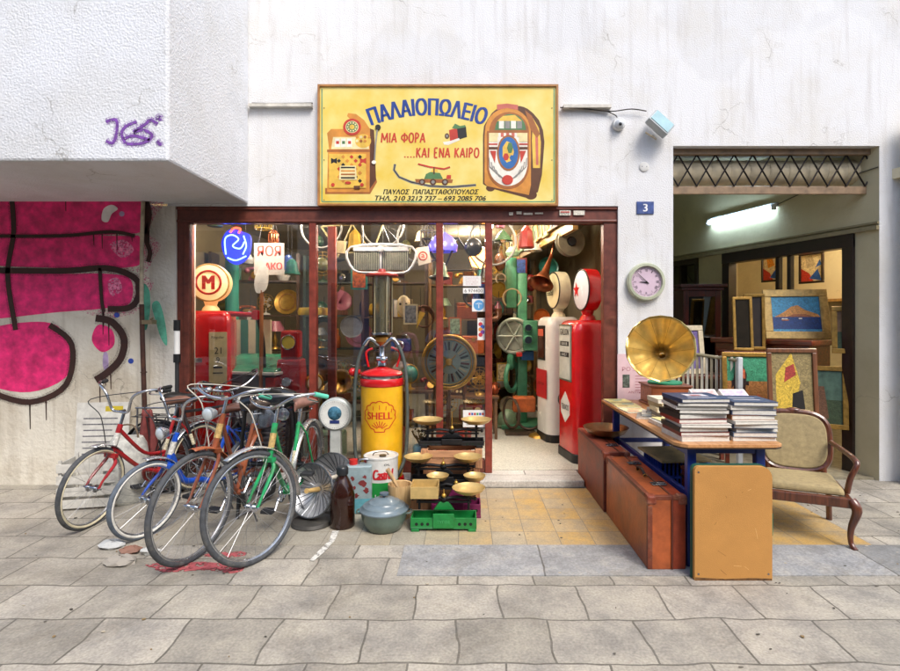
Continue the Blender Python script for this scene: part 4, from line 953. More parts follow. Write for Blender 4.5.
# visible-cylinder pump, yellow
YP = M('#e3ab1c', .32, 0, .12, 6, coat=.3, dirt=.3, dcol='#a87a24')
chips(YP, '#6a4a24', .69, 15)
t = thing('hand_fuel_pump', 'yellow and red hand fuel pump with tall glass measuring cylinder in front of the window', 'fuel pump', (X(382, 4.85), -.15, 0))
MB().lathe([(.2, 0), (.215, .01), (.215, .1), (.2, .16), (.19, .17)], n=40).build('base', PR, t)
MB().lathe([(.19, .17), (.192, .2), (.192, 1.02), (.19, 1.04)], n=48).build('body', YP, t)
MB().lathe([(.195, 1.0), (.2, 1.01), (.2, 1.06), (.194, 1.07)], n=48, mi=0).build('red_band', PR, t)
MB().lathe([(.194, 1.07), (.196, 1.075), (.196, 1.09), (.19, 1.095)], n=48).build('steel_band', CHROME, t)
MB().lathe([(.19, 1.095), (.196, 1.1), (.196, 1.11), (.17, 1.13), (.1, 1.15), (0, 1.185)], n=40).build('lid', PR, t)
mb = MB(); mb.lathe([(.05, 1.18), (.045, 1.24), (.03, 1.26), (.03, 1.36), (.05, 1.38)], n=20); mb.cyl((-.04, -.05, 1.25), (.06, -.05, 1.25), .02); mb.ball((.02, -.05, 1.24), .035); mb.build('pump_mechanism', CHROME, t)
MB().tube(spline([(-.12, -.02, 1.17), (-.14, -.03, 1.3), (-.08, -.03, 1.34)], 5), .011, 8).build('red_handle', PR, t); MB().tube(spline([(.14, -.02, 1.17), (.17, -.03, 1.3), (.09, -.03, 1.35)], 5), .011, 8).build('red_handle', PR, t); mb = MB(); mb.cyl((-.2, 0, 1.12), (-.26, 0, 1.12), .025); mb.ball((-.27, 0, 1.12), .04); mb.build('side_valve', PR, t)
MB().lathe([(.05, 1.37), (.075, 1.4), (.075, 1.44), (.05, 1.46)], n=20).build('brass_collar', M('#a07030', .35, .6), t)
MB().lathe([(.085, 1.46), (.1, 1.465), (.1, 1.48), (.085, 1.49)], n=32).build('cylinder_foot', CHROME, t)
MB().lathe([(.088, 1.49), (.088, 2.0)], n=32, cap=0).build('glass_cylinder', glass('#f4efd8', .16, .02), t)
MB().cyl((0, 0, 1.49), (0, 0, 2.0), .024, n=14).build('inner_tube', M('#e2dece', .4), t)
o = MB().lathe([(.079, 1.49), (.079, 1.985)], n=28, cap=0).build('liquid_film', M('#e6dcc0', .31), t); o.data.materials[0].node_tree.nodes['Principled BSDF'].inputs['Alpha'].default_value = .34
mb = MB()
for k in range(5): a = k * 1.2566 + .3; mb.cyl((.093 * math.cos(a), .093 * math.sin(a), 1.48), (.093 * math.cos(a), .093 * math.sin(a), 2.01), .005, n=6)
mb.build('tie_rods', M('#a89c7c', .35, .4), t)
mb = MB()
for k in range(12): mb.box((.06, -.02, 1.52 + k * .04), (.012, .002, .014))
mb.build('gauge_marks', M('#6b4a2a', .5), t)
MB().lathe([(.1, 2.0), (.15, 2.005), (.15, 2.02), (.1, 2.035), (.04, 2.045), (.03, 2.07), (0, 2.075)], n=32).build('top_cap', M('#b03a30', .4, 0, .15), t)
for s_ in (-1, 1):
    MB().tube(spline([(.03 * s_, -.03, 1.36), (.1 * s_, -.05, 1.42), (.16 * s_, -.05, 1.36), (.21 * s_, -.05, 1.22), (.235 * s_, -.06, 1.0), (.24 * s_, -.07, .6), (.22 * s_, -.09, .35), (.16 * s_, -.16, .2)], 7), .0165, 10).build('hose', M('#4a524e', .55, 0, .2, 20), t)
    MB().tube(spline([(.02 * s_, -.03, 1.37), (.1 * s_, -.05, 1.43), (.155 * s_, -.05, 1.37)], 5), .021, 10).build('hose_elbow', CHROME, t)
# shell emblem wrapped on the drum
def cylw(r, z_c, a_c=0):
    def fn(x, y, rr=r): a = a_c + x / rr; return (rr * math.sin(a), -rr * math.cos(a), z_c + y)
    return fn
def cyl_strip(mb, pts, w, fn, mi=0):
    P0 = [Vector(p) for p in pts]; P = [P0[0]]
    for p_ in P0[1:]:
        k_ = max(1, int((p_ - P[-1]).length / .008)); a_ = P[-1].copy()
        P += [a_.lerp(p_, j_ / k_) for j_ in range(1, k_ + 1)]
    for i in range(len(P) - 1):
        d = (P[i + 1] - P[i]); d = d.normalized() if d.length else d; q_ = Vector((-d.y, d.x)) * w / 2
        mb.add([fn(*(P[i] + q_ - d * w * .25)), fn(*(P[i + 1] + q_ + d * w * .25)), fn(*(P[i + 1] - q_ + d * w * .25)), fn(*(P[i] - q_ - d * w * .25))], [(0, 1, 2, 3)], mi)
f0 = cylw(.1935, .735, .04)
f1 = lambda x, y: f0(x * 1.42, y * 1.3)
mb = MB(); lobes = []
for k in range(9):
    a0 = R(205 - k * 25.5); a1 = R(205 - (k + 1) * 25.5); rr_ = .092
    for j in range(6):
        u = j / 6; a = a0 + (a1 - a0) * u; r_ = rr_ + .009 * math.sin(PI * u); lobes.append((r_ * math.cos(a) * 1.08, r_ * math.sin(a) + .01))
lobes += [(lobes[-1][0] * .62, -.075), (.035, -.082), (.03, -.1), (-.03, -.1), (-.035, -.082), (lobes[0][0] * .62, -.075), lobes[0]]
cyl_strip(mb, lobes, .006, f1)
for k in range(7):
    a = R(90 + (k - 3) * 19)
    cyl_strip(mb, [(.0 + .018 * math.cos(a), -.085 + .018 * math.sin(a)), (.058 * math.cos(a), -.085 + .058 * math.sin(a))], .005, f1)
    cyl_strip(mb, [(.122 * math.cos(a), -.05 + .104 * math.sin(a)), (.127 * math.cos(a), -.05 + .132 * math.sin(a))], .004, f1)
text(mb, 'SHELL', 0, .01, .165, .048, 0, fn=f1, offset=.018)
mb.build('shell_emblem', M('#c0291c', .4), t)
# ================================================================ BICYCLES (local: forward +x, left +y)
def bicycle(name, label, r, colour, style, hub_at, d_dir, steer, lean, bars='swept', fender=None, tyre=None, rimm=None, saddle=None, light=None, rack=False, grip=None, seat_h=.86, head_h=.84, wb=1.0, bell=False, chain=None, rear_fender=True, wall=None, tr=.019):
    t = thing(name, label, 'bicycle', (0, 0, 0), 0, 'old bicycles parked in front of the window')
    RX = -.47 * wb; FX = .53 * wb
    HT = Vector((FX - .22 * wb, 0, head_h)); HB = Vector((FX - .165 * wb, 0, head_h - .19))
    BB = Vector((RX + .42 * wb, 0, .28 if r > .3 else .26)); ST_ = Vector((RX + .27 * wb, 0, seat_h - .14)); SS = Vector((RX + .235 * wb, 0, seat_h))
    RH = Vector((RX, 0, r)); FH = Vector((FX, 0, r)); ax = (HT - HB).normalized()
    S = Matrix.Translation(HB) @ Matrix.Rotation(R(steer), 4, ax) @ Matrix.Translation(-HB)
    ang = math.degrees(math.atan2(d_dir[1], d_dir[0]))
    t.rotation_euler = (R(lean), 0, R(ang))
    m3 = t.rotation_euler.to_matrix(); fh = m3 @ (S @ FH)
    t.location = (hub_at[0] - fh.x, hub_at[1] - fh.y, 0)
    pr = M(colour, .34, 0, .2, 14, coat=.3, dirt=.6, dcol='#5a3c28')
    chips(pr, '#6a5a4c', .7, 25)
    # frame
    mb = MB(); tb = .015
    mb.cyl(HB - ax * .02, HT + ax * .02, .021, n=12); mb.cyl(BB, ST_, tb, n=10); mb.cyl(BB - Vector((0, .035, 0)), BB + Vector((0, .035, 0)), .022, n=12)
    if style == 'diamond':
        mb.cyl(HT - ax * .02, ST_, tb * .9, n=10); mb.cyl(HB + ax * .03, BB, tb * 1.1, n=10)
    elif style == 'step':
        mb.tube(spline([HB + ax * .03, (HB + BB) / 2 + Vector((-.03, 0, -.05)), BB], 5), tb * 1.15, 10)
        mb.tube(spline([HT - ax * .02, (HT + BB) / 2 + Vector((-.04, 0, -.03)), BB * .65 + ST_ * .35], 5), tb, 10)
    else:
        mb.tube(spline([HB + ax * .06, HB + Vector((-.14, 0, -.18)), BB + Vector((.12, 0, .05)), BB], 5), tb * 1.6, 10)
    for s_ in (-1, 1):
        o_ = Vector((0, .055 * s_, 0)); mb.tube([BB + Vector((0, .025 * s_, 0)), BB * .7 + RH * .3 + o_ * .9, RH + o_], .009, 8); mb.tube([ST_ + Vector((0, .015 * s_, -.02)), ST_ * .75 + RH * .25 + o_ * .8, RH + o_], .008, 8)
    mb.build('frame', pr, t)
    mb = MB(); mb.cyl(HB + ax * .05, HT - ax * .05, .0222, n=14); mb.build('head_badge_band', M('#c8a86a' if r > .34 else '#d6d4cc', .4, .2, .3, 60), t)
    for p_, q_ in ((BB, ST_),): MB().cyl(p_ * .62 + q_ * .38, p_ * .42 + q_ * .58, tb * 1.05, n=12).build('decal', M('#cfc6a8', .45, 0, .4, 70), t)
    # wheels
    tm = M(tyre or '#44474b', .75, 0, .25, 30, dirt=.5, dcol='#7a766c'); rm = M(rimm or '#c4c6c8', .25, .9, .12, 20)
    rr = random.Random(len(label))
    def wheel(c, T, pl):
        w = MB(T).torus(c, r - .035, .0125, (0, 1, 0), 56, 8).build('wheel', rm, pl)
        MB(T).torus(c, r - .017, tr, (0, 1, 0), 56, 10).build('tyre', tm, w)
        if wall:
            m_ = MB(T)
            for s_ in (-1, 1): m_.torus((c[0], c[1] + s_ * tr * .55, c[2]), r - .026, tr * .62, (0, 1, 0), 56, 6)
            m_.build('whitewall', M(wall, .6, 0, .15, 20), w)
        m_ = MB(T)
        for k in range(28):
            a = 2 * PI * k / 28; s_ = 1 if k % 2 else -1; b_ = a + (.55 if (k // 2) % 2 else -.55)
            m_.cyl((c[0] + .02 * math.cos(b_), c[1] + .03 * s_, c[2] + .02 * math.sin(b_)), (c[0] + (r - .04) * math.cos(a), c[1], c[2] + (r - .04) * math.sin(a)), .0011, n=4, caps=False)
        m_.build('spokes', M('#9b9da0', .3, .9, .1), w)
        m_ = MB(T); m_.cyl((c[0], c[1] - .05, c[2]), (c[0], c[1] + .05, c[2]), .017, n=14); m_.cyl((c[0], c[1] - .034, c[2]), (c[0], c[1] - .026, c[2]), .03, n=16); m_.cyl((c[0], c[1] + .026, c[2]), (c[0], c[1] + .034, c[2]), .03, n=16); m_.cyl((c[0], c[1] - .075, c[2]), (c[0], c[1] + .075, c[2]), .007, n=8)
        m_.build('hub', CHROME, w)
    wheel(FH, S, t); wheel(RH, Matrix(), t)
    # fork
    mb = MB(S); cr = HB - ax * .03
    for s_ in (-1, 1): mb.tube(spline([cr + Vector((0, .02 * s_, 0)), cr + Vector((.005, .048 * s_, -.05)), (cr + FH) / 2 + Vector((-.012, .055 * s_, 0)), FH + Vector((-.03, .055 * s_, .05)), FH + Vector((0, .055 * s_, 0))], 4), [.013] * 6 + [.012] * 5 + [.009] * 6, 8)
    mb.box(tuple(cr), (.035, .1, .03)); mb.build('fork', pr, t)
    # mudguards
    def guard(c, T, a0, a1, mat_, name='mudguard'):
        m_ = MB(T); n = 22; vs = []
        for k in range(n + 1):
            a = R(a0 + (a1 - a0) * k / n)
            for j in range(7):
                b_ = R(-75 + 25 * j); q_ = r + .012 + .018 * math.cos(b_)
                vs.append((c[0] + q_ * math.cos(a), c[1] + .032 * math.sin(b_), c[2] + q_ * math.sin(a)))
        m_.add(vs, [(i * 7 + j, i * 7 + j + 1, (i + 1) * 7 + j + 1, (i + 1) * 7 + j) for i in range(n) for j in range(6)], 0, True)
        e = R((a0 + a1) / 2 if a1 > 100 else a0)
        o = m_.build(name, mat_, t); md = o.modifiers.new('s', 'SOLIDIFY'); md.thickness = .0015
        return o
    fm = M(fender or colour, .25, .8 if fender in ('#c9ccd0', '#d8d8d4') else 0, .12, 12, dirt=.2)
    guard(FH, S, 62 if fender == '#d8d8d4' else 84, 185 if fender == '#d8d8d4' else 150, fm)
    if rear_fender: guard(RH, Matrix(), 5, 175, fm)
    # handlebar + stem
    mb = MB(S); top = HT + ax * .13
    mb.cyl(HT, top, .012, n=10); mb.tube([top, top + Vector((.05, 0, .0))], .013, 8)
    b0 = top + Vector((.05, 0, 0))
    for s_ in (-1, 1):
        if bars == 'swept': P = [b0, b0 + Vector((.03, .1 * s_, .02)), b0 + Vector((.0, .22 * s_, .07)), b0 + Vector((-.12, .29 * s_, .08)), b0 + Vector((-.22, .3 * s_, .05))]
        elif bars == 'high': P = [b0, b0 + Vector((.0, .07 * s_, .01)), b0 + Vector((.02, .12 * s_, .14)), b0 + Vector((-.02, .22 * s_, .2)), b0 + Vector((-.16, .29 * s_, .19))]
        else: P = [b0, b0 + Vector((.01, .12 * s_, .0)), b0 + Vector((-.01, .25 * s_, .03)), b0 + Vector((-.07, .3 * s_, .04))]
        mb.tube(spline(P, 5), .011, 10)
    hb = mb.build('handlebar', CHROME, t)
    for s_ in (-1, 1):
        e = P[-1] if s_ == 1 else Vector((P[-1].x, -P[-1].y, P[-1].z)); p2 = P[-2]; e2 = Vector((p2.x, abs(p2.y) * s_, p2.z)); e = Vector((P[-1].x, abs(P[-1].y) * s_, P[-1].z)); dd = (e - e2).normalized()
        MB(S).cyl(e - dd * .1, e + dd * .015, .0165, n=12).build('grip', M(grip or '#222325', .6, 0, .1), hb)
        m_ = MB(S); m_.tube(spline([e - dd * .13 + Vector((0, -.01 * s_, -.01)), e - dd * .1 + Vector((.03, -.03 * s_, -.03)), e - dd * .01 + Vector((.035, -.03 * s_, -.035))], 4), .0055, 6); m_.build('brake_lever', CHROME, hb)
    m_ = MB(S)
    m_.tube(spline([e - dd * .12, b0 + Vector((.12, -.16, .1)), b0 + Vector((.13, -.05, -.02)), HB + Vector((.04, -.02, .03)), cr + Vector((.05, 0, .0))], 6), .004, 6); m_.build('brake_cable', M('#b9b4a6' if r > .34 else '#2a2a2c', .5), hb)
    if bell:
        MB(S).ball(b0 + Vector((.0, -.12, .055)), .03, 14, sz=(1, 1, .7)).build('bell', CHROME, hb)
    if light:
        m_ = MB(S); c0 = HT + Vector((.07, 0, .04))
        m_.lathe([(0, 0), (.025, .005), (.045, .05), (.048, .07), (.042, .074)], tuple(c0), 24, axis=(1, 0, -.05)); lo = m_.build('headlight', M(light, .25, .8 if light[1] == 'c' else .1, .1), t)
        m_ = MB(S); m_.lathe([(.042, .072), (.03, .082), (0, .086)], tuple(c0), 24, axis=(1, 0, -.05)); m_.build('lens', M('#cfd8dc', .1, .3, .1, 30), lo)
        m_ = MB(S); m_.tube([HT + Vector((.0, 0, .02)), c0 + Vector((.03, 0, -.04)), c0 + Vector((.03, 0, 0))], .007, 6); m_.build('bracket', STEEL, lo)
    # saddle + post
    MB().cyl(ST_, SS, .0125, n=10).build('seat_post', CHROME, t)
    m_ = MB(); N = 12; vs = []
    sec = [(-.13, .085, .0), (-.1, .1, .012), (-.04, .085, .014), (.02, .05, .008), (.08, .026, .006), (.13, .018, .008), (.15, .008, .0)]
    for x, w, z in sec:
        for k in range(N):
            a = 2 * PI * k / N; vs.append((SS.x + x, w * math.cos(a), SS.z + z + (.026 if math.sin(a) > 0 else .04) * math.sin(a)))
    m_.add(vs, [(i * N + k, i * N + (k + 1) % N, (i + 1) * N + (k + 1) % N, (i + 1) * N + k) for i in range(len(sec) - 1) for k in range(N)] + [tuple(range(N)), tuple(range((len(sec) - 1) * N, len(sec) * N))], 0, True)
    sd = m_.build('saddle', M(saddle or '#2a2625', .5, 0, .2, 15, bump=.1), t)
    m_ = MB()
    for s_ in (-1, 1): m_.tube([(SS.x - .1, .05 * s_, SS.z - .03), (SS.x - .09, .045 * s_, SS.z - .07), (SS.x + .1, .015 * s_, SS.z - .05), (SS.x + .12, .008 * s_, SS.z - .01)], .004, 6); m_.torus((SS.x - .09, .05 * s_, SS.z - .05), .014, .0035, (0, 0, 1), 12, 5)
    m_.build('saddle_springs', CHROME, sd)
    # crank
    m_ = MB(); m_.torus((BB.x, -.045, BB.z), .078, .006, (0, 1, 0), 32, 6)
    for k in range(5): a = k * 1.257; m_.cyl((BB.x, -.045, BB.z), (BB.x + .078 * math.cos(a), -.045, BB.z + .078 * math.sin(a)), .005, n=6)
    m_.cyl((BB.x, -.06, BB.z), (BB.x, .06, BB.z), .01, n=8)
    m_.cyl((BB.x, -.06, BB.z), (BB.x + .1, -.06, BB.z - .12), .009, n=8); m_.cyl((BB.x, .06, BB.z), (BB.x - .1, .06, BB.z + .12), .009, n=8)
    ck = m_.build('crank', CHROME, t)
    m_ = MB(); m_.box((BB.x + .1, -.11, BB.z - .12), (.08, .09, .025)); m_.build('pedal', RUBBER, ck, bevel=.004)
    m_ = MB(); m_.box((BB.x - .1, .11, BB.z + .12), (.08, .09, .025)); m_.build('pedal', RUBBER, ck, bevel=.004)
    if chain:
        m_ = MB(); m_.prism([(BB.x + .1 * math.cos(a), BB.z + .1 * math.sin(a)) for a in [R(x) for x in range(-90, 91, 20)]] + [(RH.x + .05 * math.cos(a), RH.z + .05 * math.sin(a)) for a in [R(x) for x in range(90, 271, 20)]], .02, 0, Matrix.Rotation(R(90), 4, 'X'), z0=.05)
        m_.build('chain_guard', M(chain, .35, 0, .15), t)
    else:
        m_ = MB(); m_.tube([(BB.x, -.045, BB.z + .078), (RH.x, -.045, RH.z + .03)], .005, 6); m_.tube([(BB.x, -.045, BB.z - .078), (RH.x, -.045, RH.z - .03)], .005, 6); m_.build('chain', M('#3a342e', .5, .6), t)
    if rack:
        m_ = MB(); z_ = r * 2 + .06
        for y in (-.06, 0, .06): m_.tube([(RX + .16, y, z_), (RX - .2, y, z_)], .005, 6)
        for x in (.14, 0, -.18): m_.tube([(RX + x, -.06, z_), (RX + x, .06, z_)], .005, 6)
        for s_ in (-1, 1): m_.tube([(RX, .06 * s_, r), (RX - .05, .06 * s_, z_)], .005, 6); m_.tube([(RX, .06 * s_, r), (RX + .14, .06 * s_, z_)], .005, 6)
        m_.build('luggage_rack', M(rack, .3, .5, .1), t)
    m_ = MB(); m_.tube([BB + Vector((-.06, .03, 0)), BB + Vector((-.12, .14, -BB.z + .02))], .007, 6); m_.build('kickstand', STEEL, t)
    return t

bicycle('bicycle', 'green bicycle nearest the street with pale green handlebar grips and a brown saddle', .365, '#1c9a5c', 'step', (-1.40, -1.53), (-.03, -1), -30, -3.5, 'swept', '#d8d8d4', saddle='#8a6458', grip='#5cc4a8', head_h=.86, seat_h=.93, light=None)
bicycle('bicycle', 'rusty brown bicycle with a grey headlight beside the green bicycle', .365, '#8c4a2c', 'step', (-1.79, -1.53), (-.06, -1), -14, -7, 'swept', '#a05a3a', saddle='#33261f', light='#8d9499', bell=True, head_h=.93, seat_h=.92)
bicycle('bicycle', 'small blue folding bicycle with whitewall tyres and a high handlebar', .285, '#1c54c4', 'fold', (-2.33, -1.15), (-.39, -.92), 0, -5, 'high', '#c9ccd0', tyre='#5a6470', wall='#dcdad2', saddle='#5a3a30', rack='#2b5fc4', head_h=.72, seat_h=.84, wb=.98, rear_fender=False, light='#c4c6c8')
bicycle('bicycle', 'dark red bicycle with a brown saddle and chrome rack against the stained pier', .31, '#a01c22', 'step', (-2.86, -.96), (-.36, -.93), 14, -3, 'high', '#c9ccd0', wall='#cfc6a8', saddle='#7a5648', rack='#a8a8a4', head_h=.74, seat_h=.88, wb=1.0, chain='#7a2c26')
bicycle('bicycle', 'black bicycle with a big chrome headlight leaning on the window behind the others', .33, '#1d1e22', 'diamond', (-1.86, -.30), (.97, -.12), -38, 3, 'swept', '#1d1e22', saddle='#1c1a1a', light='#c9ccd0', head_h=.86, seat_h=.9, bell=True, rack='#3a3a3c')
# motor part with chrome casing hung on the black bicycle's bar
c = thing('motorcycle_engine', 'black and chrome motorcycle tank with round casing standing behind the green bicycle handlebar', 'engine', (-1.62, -.62, 0))
mb = MB()
for k, (x, w) in enumerate(((-.2, .02), (-.17, .07), (-.08, .105), (.05, .11), (.15, .09), (.2, .03))): pass
mb.lathe([(0, -.24), (.06, -.23), (.1, -.12), (.11, 0), (.1, .12), (.05, .22), (0, .24)], (0, 0, .93), 24, axis=(1, 0, .12)); mb.build('fuel_tank', M('#1f2226', .15, .2, .1, coat=.5), c)
mb = MB(); mb.lathe([(0, .06), (.075, .05), (.085, 0), (.07, -.06), (0, -.06)], (.02, -.1, .80), 28, axis=(0, -1, .2)); mb.lathe([(0, .04), (.05, .03), (.055, 0), (.0, -.04)], (.14, -.08, .83), 22, axis=(.2, -1, .1)); mb.build('chrome_casing', CHROME, c)
mb = MB()
for k in range(6): mb.box((0, 0, .52 + k * .04), (.2, .18, .015))
mb.box((0, 0, .6), (.13, .12, .3)); mb.build('cylinder_fins', STEEL, c)
mb = MB(); mb.tube([(-.2, 0, .9), (-.25, 0, .4), (-.3, .1, .0)], .016, 8); mb.tube([(.2, 0, .9), (.25, 0, .4), (.25, .14, .0)], .016, 8); mb.tube([(-.28, 0, .4), (.28, 0, .4)], .02, 8); mb.tube([(-.25, 0, .4), (-.2, -.16, 0)], .014, 8); mb.build('frame', BLACK, c)
# clutter between bikes and pier: sacks, cloth bag
c = thing('printed_bag', 'white bag with dark spots standing between the red bicycle and the pier', 'bag', (-2.98, -.35, 0))
mb = MB(); mb.lathe([(.14, 0), (.17, .05), (.18, .3), (.15, .5), (.12, .56)], n=20); mb.build('sack', M('#c9c9c0', .8, 0, .2, 12, bump=.3, bscale=12, dirt=.7, dcol='#3a4048'), c)
mb = MB(); mb.tube(spline([(-.1, 0, .54), (-.06, 0, .66), (.06, 0, .66), (.1, 0, .54)], 4), .008, 6); mb.build('handle', M('#6a5a48', .7), c)
c = thing('red_cloth', 'brownish red cloth hanging from a rail beside the drain pipe', 'cloth', (-2.83, -.16, 0))
mb = MB(); vs = []; n = 14
for i in range(n + 1):
    for j in range(10):
        u = i / n; v = j / 9
        vs.append((-.12 - .08 * v + .2 * u * (.5 + .7 * v), -.03 + .03 * math.sin(u * 12 + v * 2), .78 - .5 * v))
mb.add(vs, [(i * 10 + j, i * 10 + j + 1, (i + 1) * 10 + j + 1, (i + 1) * 10 + j) for i in range(n) for j in range(9)], 0, True)
o = mb.build('drape', M('#7a3a38', .8, 0, .2, 20), c); o.modifiers.new('s', 'SOLIDIFY').thickness = .006
mb = MB(); mb.tube([(-.2, 0, .79), (.12, 0, .79)], .008, 6); mb.tube([(.1, 0, .79), (.12, .0, 0)], .008, 6); mb.tube([(-.18, 0, .79), (-.2, .0, 0)], .008, 6); mb.build('rail', STEEL, c)
for (px, py, D_, rr_, seed) in ((112, 548, 3.7, .09, 1), (131, 553, 3.62, .08, 2), (150, 556, 3.6, .07, 3), (121, 566, 3.45, .10, 4)):
    g = random.Random(seed); mb = MB(); mb.ball((0, 0, .018), rr_ * .8, 9, sz=(1.2, .8, .42)); mb.sm = [False] * len(mb.sm); v2 = []
    for v in mb.v: v2.append(v + Vector((g.uniform(-.014, .014), g.uniform(-.014, .014), g.uniform(-.008, .008))))
    mb.v = v2; o = mb.build('loose_stone', stucco(('#b9bcbb', '#8a6454', '#c4c5c0', '#9a948a')[seed - 1], .5, '#7a756c', 30), None)
    o.location = (X(px, D_), D_ - 5, .0); tag(o, ('rounded pale stone on the pavement below the blue bicycle wheel', 'reddish brick lump on the pavement left of the brown bicycle wheel', 'flat white stone touching the brown bicycle wheel', 'broad grey stone at the lower left edge of the pavement')[seed - 1], 'stone', 'loose stones')

# ================================================================ THINGS IN FRONT OF THE WINDOW
def heater(label, loc, rz, r, tilt, kn):
    t = thing('parabolic_heater', label, 'heater', loc, rz, 'old parabolic electric heaters')
    MB().lathe([(.155, 0), (.16, .012), (.15, .035), (.05, .05), (.03, .07), (0, .07)], n=32).build('base', M('#4a4844', .5, .4, .2), t)
    ax = Vector((math.cos(R(tilt)), 0, math.sin(R(tilt)))); c0 = Vector((0, 0, .06 + r))
    MB().tube([(0, 0, .05), (-.03, 0, .12), c0 - ax * .1], .012, 8).build('stem', STEEL, t)
    prof = [(0.02, 0)] + [(r * k / 10, .11 * (k / 10) ** 2) for k in range(1, 11)] + [(r * 1.02, .112), (r * 1.03, .1)]
    o = MB().lathe(prof, tuple(c0 - ax * .09), 48, axis=ax, cap=1).build('dish', M('#d4d6da', .24, .7, .12, 10, dirt=.3, dcol='#6a5a4a'), t); o.modifiers.new('s', 'SOLIDIFY').thickness = .002
    m_ = MB()
    for k in range(24):
        a = 2 * PI * k / 24; q_ = ax.to_track_quat('Z', 'Y')
        pts = [Vector(c0 - ax * .087) + q_ @ Vector((r * s * math.cos(a), r * s * math.sin(a), .11 * s * s)) for s in (.25, .5, .75, .98)]
        m_.tube(pts, .0025, 4)
    m_.build('dish_ribs', M('#8a8e94', .25, .9), t)
    MB().torus(tuple(c0 + ax * .022), r * 1.0, .006, tuple(ax), 48, 8).build('rim', M('#6b6f73', .3, .8), t)
    m_ = MB(); m_.cyl(c0 - ax * .08, c0 + ax * (.06), .02, .016, 16); m_.cyl(c0 + ax * .06, c0 + ax * .07, .02, n=16)
    m_.build('ceramic_element', M('#c9a76a' if kn else '#d0c8b8', .6, 0, .15, 30), t)
heater('large dish heater with a wooden coloured core right of the green bicycle wheel', (X(312, 4.12), -.88, 0), -112, .205, 12, 1)
heater('dish heater standing behind the front dish heater, next to the amber bottle', (X(333, 4.45), -.55, 0), -105, .205, 8, 0)
t = thing('dial_scale', 'white upright weighing scale with a round dial face left of the yellow fuel pump', 'scale', (X(336, 4.95), -.05, 0))
MB().box((0, 0, .05), (.36, .34, .1)).build('base', M('#9aa4a4', .4, 0, .15), t, bevel=.015)
MB().box((.0, 0, .33), (.11, .08, .5), taper=.9).build('column', M('#b8bcb8', .4, 0, .15), t, bevel=.012)
MB().lathe([(0, .05), (.13, .05), (.155, .035), (.155, -.035), (.13, -.05), (0, -.05)], (0, 0, .715), 40, axis=(0, -1, 0)).build('dial_case', M('#b9c0bc', .35, .2, .1), t)
mb = MB(); mb.lathe([(0, .054), (.135, .053)], (0, 0, .715), 40, axis=(0, -1, 0)); f = mb.build('dial', M('#dedfd8', .4), t)
mb = MB(); mb.lathe([(0, .062), (.06, .058), (.065, .054)], (0, 0, .73), 30, axis=(0, -1, 0)); mb.build('glass_window', M('#4c7f98', .1, .2, .5, 25), t)
mb = MB(Matrix.Rotation(R(90), 4, 'X')); mb.box((0, .65, .056), (.09, .03, .002)); mb.build('nameplate', M('#27356e', .4), t)
mb = MB(Matrix.Rotation(R(90), 4, 'X'))
for k in range(40): mb.box((0, .122, .0555), (.002, .012 if k % 5 == 0 else .006, .001), 0, TR(0, .715, 0) @ Matrix.Rotation(R(9 * k), 4, 'Z'))
mb.build('dial_marks', BLACK, t)
MB().bx(-.2, .2, -.2, .18, .1, .125).build('weighing_plate', M('#c4c8c4', .3, .5), t, bevel=.008)
# amber bottle
t = thing('amber_bottle', 'large dark amber glass bottle with a black cap on the pavement', 'bottle', (X(342.5, 4.07), -.93, 0))
MB().lathe([(0, 0), (.085, .0), (.095, .015), (.095, .24), (.085, .29), (.05, .37), (.034, .4), (.034, .415)], n=36).build('glass_body', M('#2a1006', .12, 0, .15, 6, coat=.2), t)
MB().lathe([(.042, .405), (.045, .415), (.045, .455), (.038, .465), (0, .465)], n=24).build('cap', M('#1e2226', .35), t)
# jerry can
t = thing('oil_tin', 'rectangular grey and red oil tin with a red screw cap behind the amber bottle', 'tin', (X(360, 4.4), -.62, 0), 6)
MB().box((0, 0, .2), (.21, .13, .4)).build('can', M('#9fb4b8', .4, .3, .15, 10, dirt=.6, dcol='#b04a3c'), t, bevel=.012)
mb = MB(); mb.box((0, -.002, .07), (.212, .13, .12)); mb.build('teal_band', M('#5f9fac', .45, 0, .2), t)
mb = MB(); mb.cyl((-.05, 0, .4), (-.05, 0, .44), .035, n=20); mb.build('cap', M('#c02a26', .35), t)
mb = MB(); mb.tube(spline([(-.0, 0, .4), (.0, 0, .435), (.08, 0, .435), (.09, 0, .4)], 4), .008, 6); mb.build('handle', STEEL, t)
mb = MB(Matrix.Rotation(R(90), 4, 'X'))
for k, (a, b_, r_) in enumerate(((.03, .26, .03), (.06, .2, .024), (-.02, .16, .02), (.05, .31, .016), (-.05, .3, .018), (-.04, .22, .016))):
    g = random.Random(k); mb.prism([(a + r_ * g.uniform(.5, 1.3) * math.cos(j * .63), b_ + r_ * g.uniform(.5, 1.3) * math.sin(j * .63)) for j in range(10)], .002, 0, z0=.065)
mb.build('red_blotch', M('#7a3030', .5, 0, .2), t)
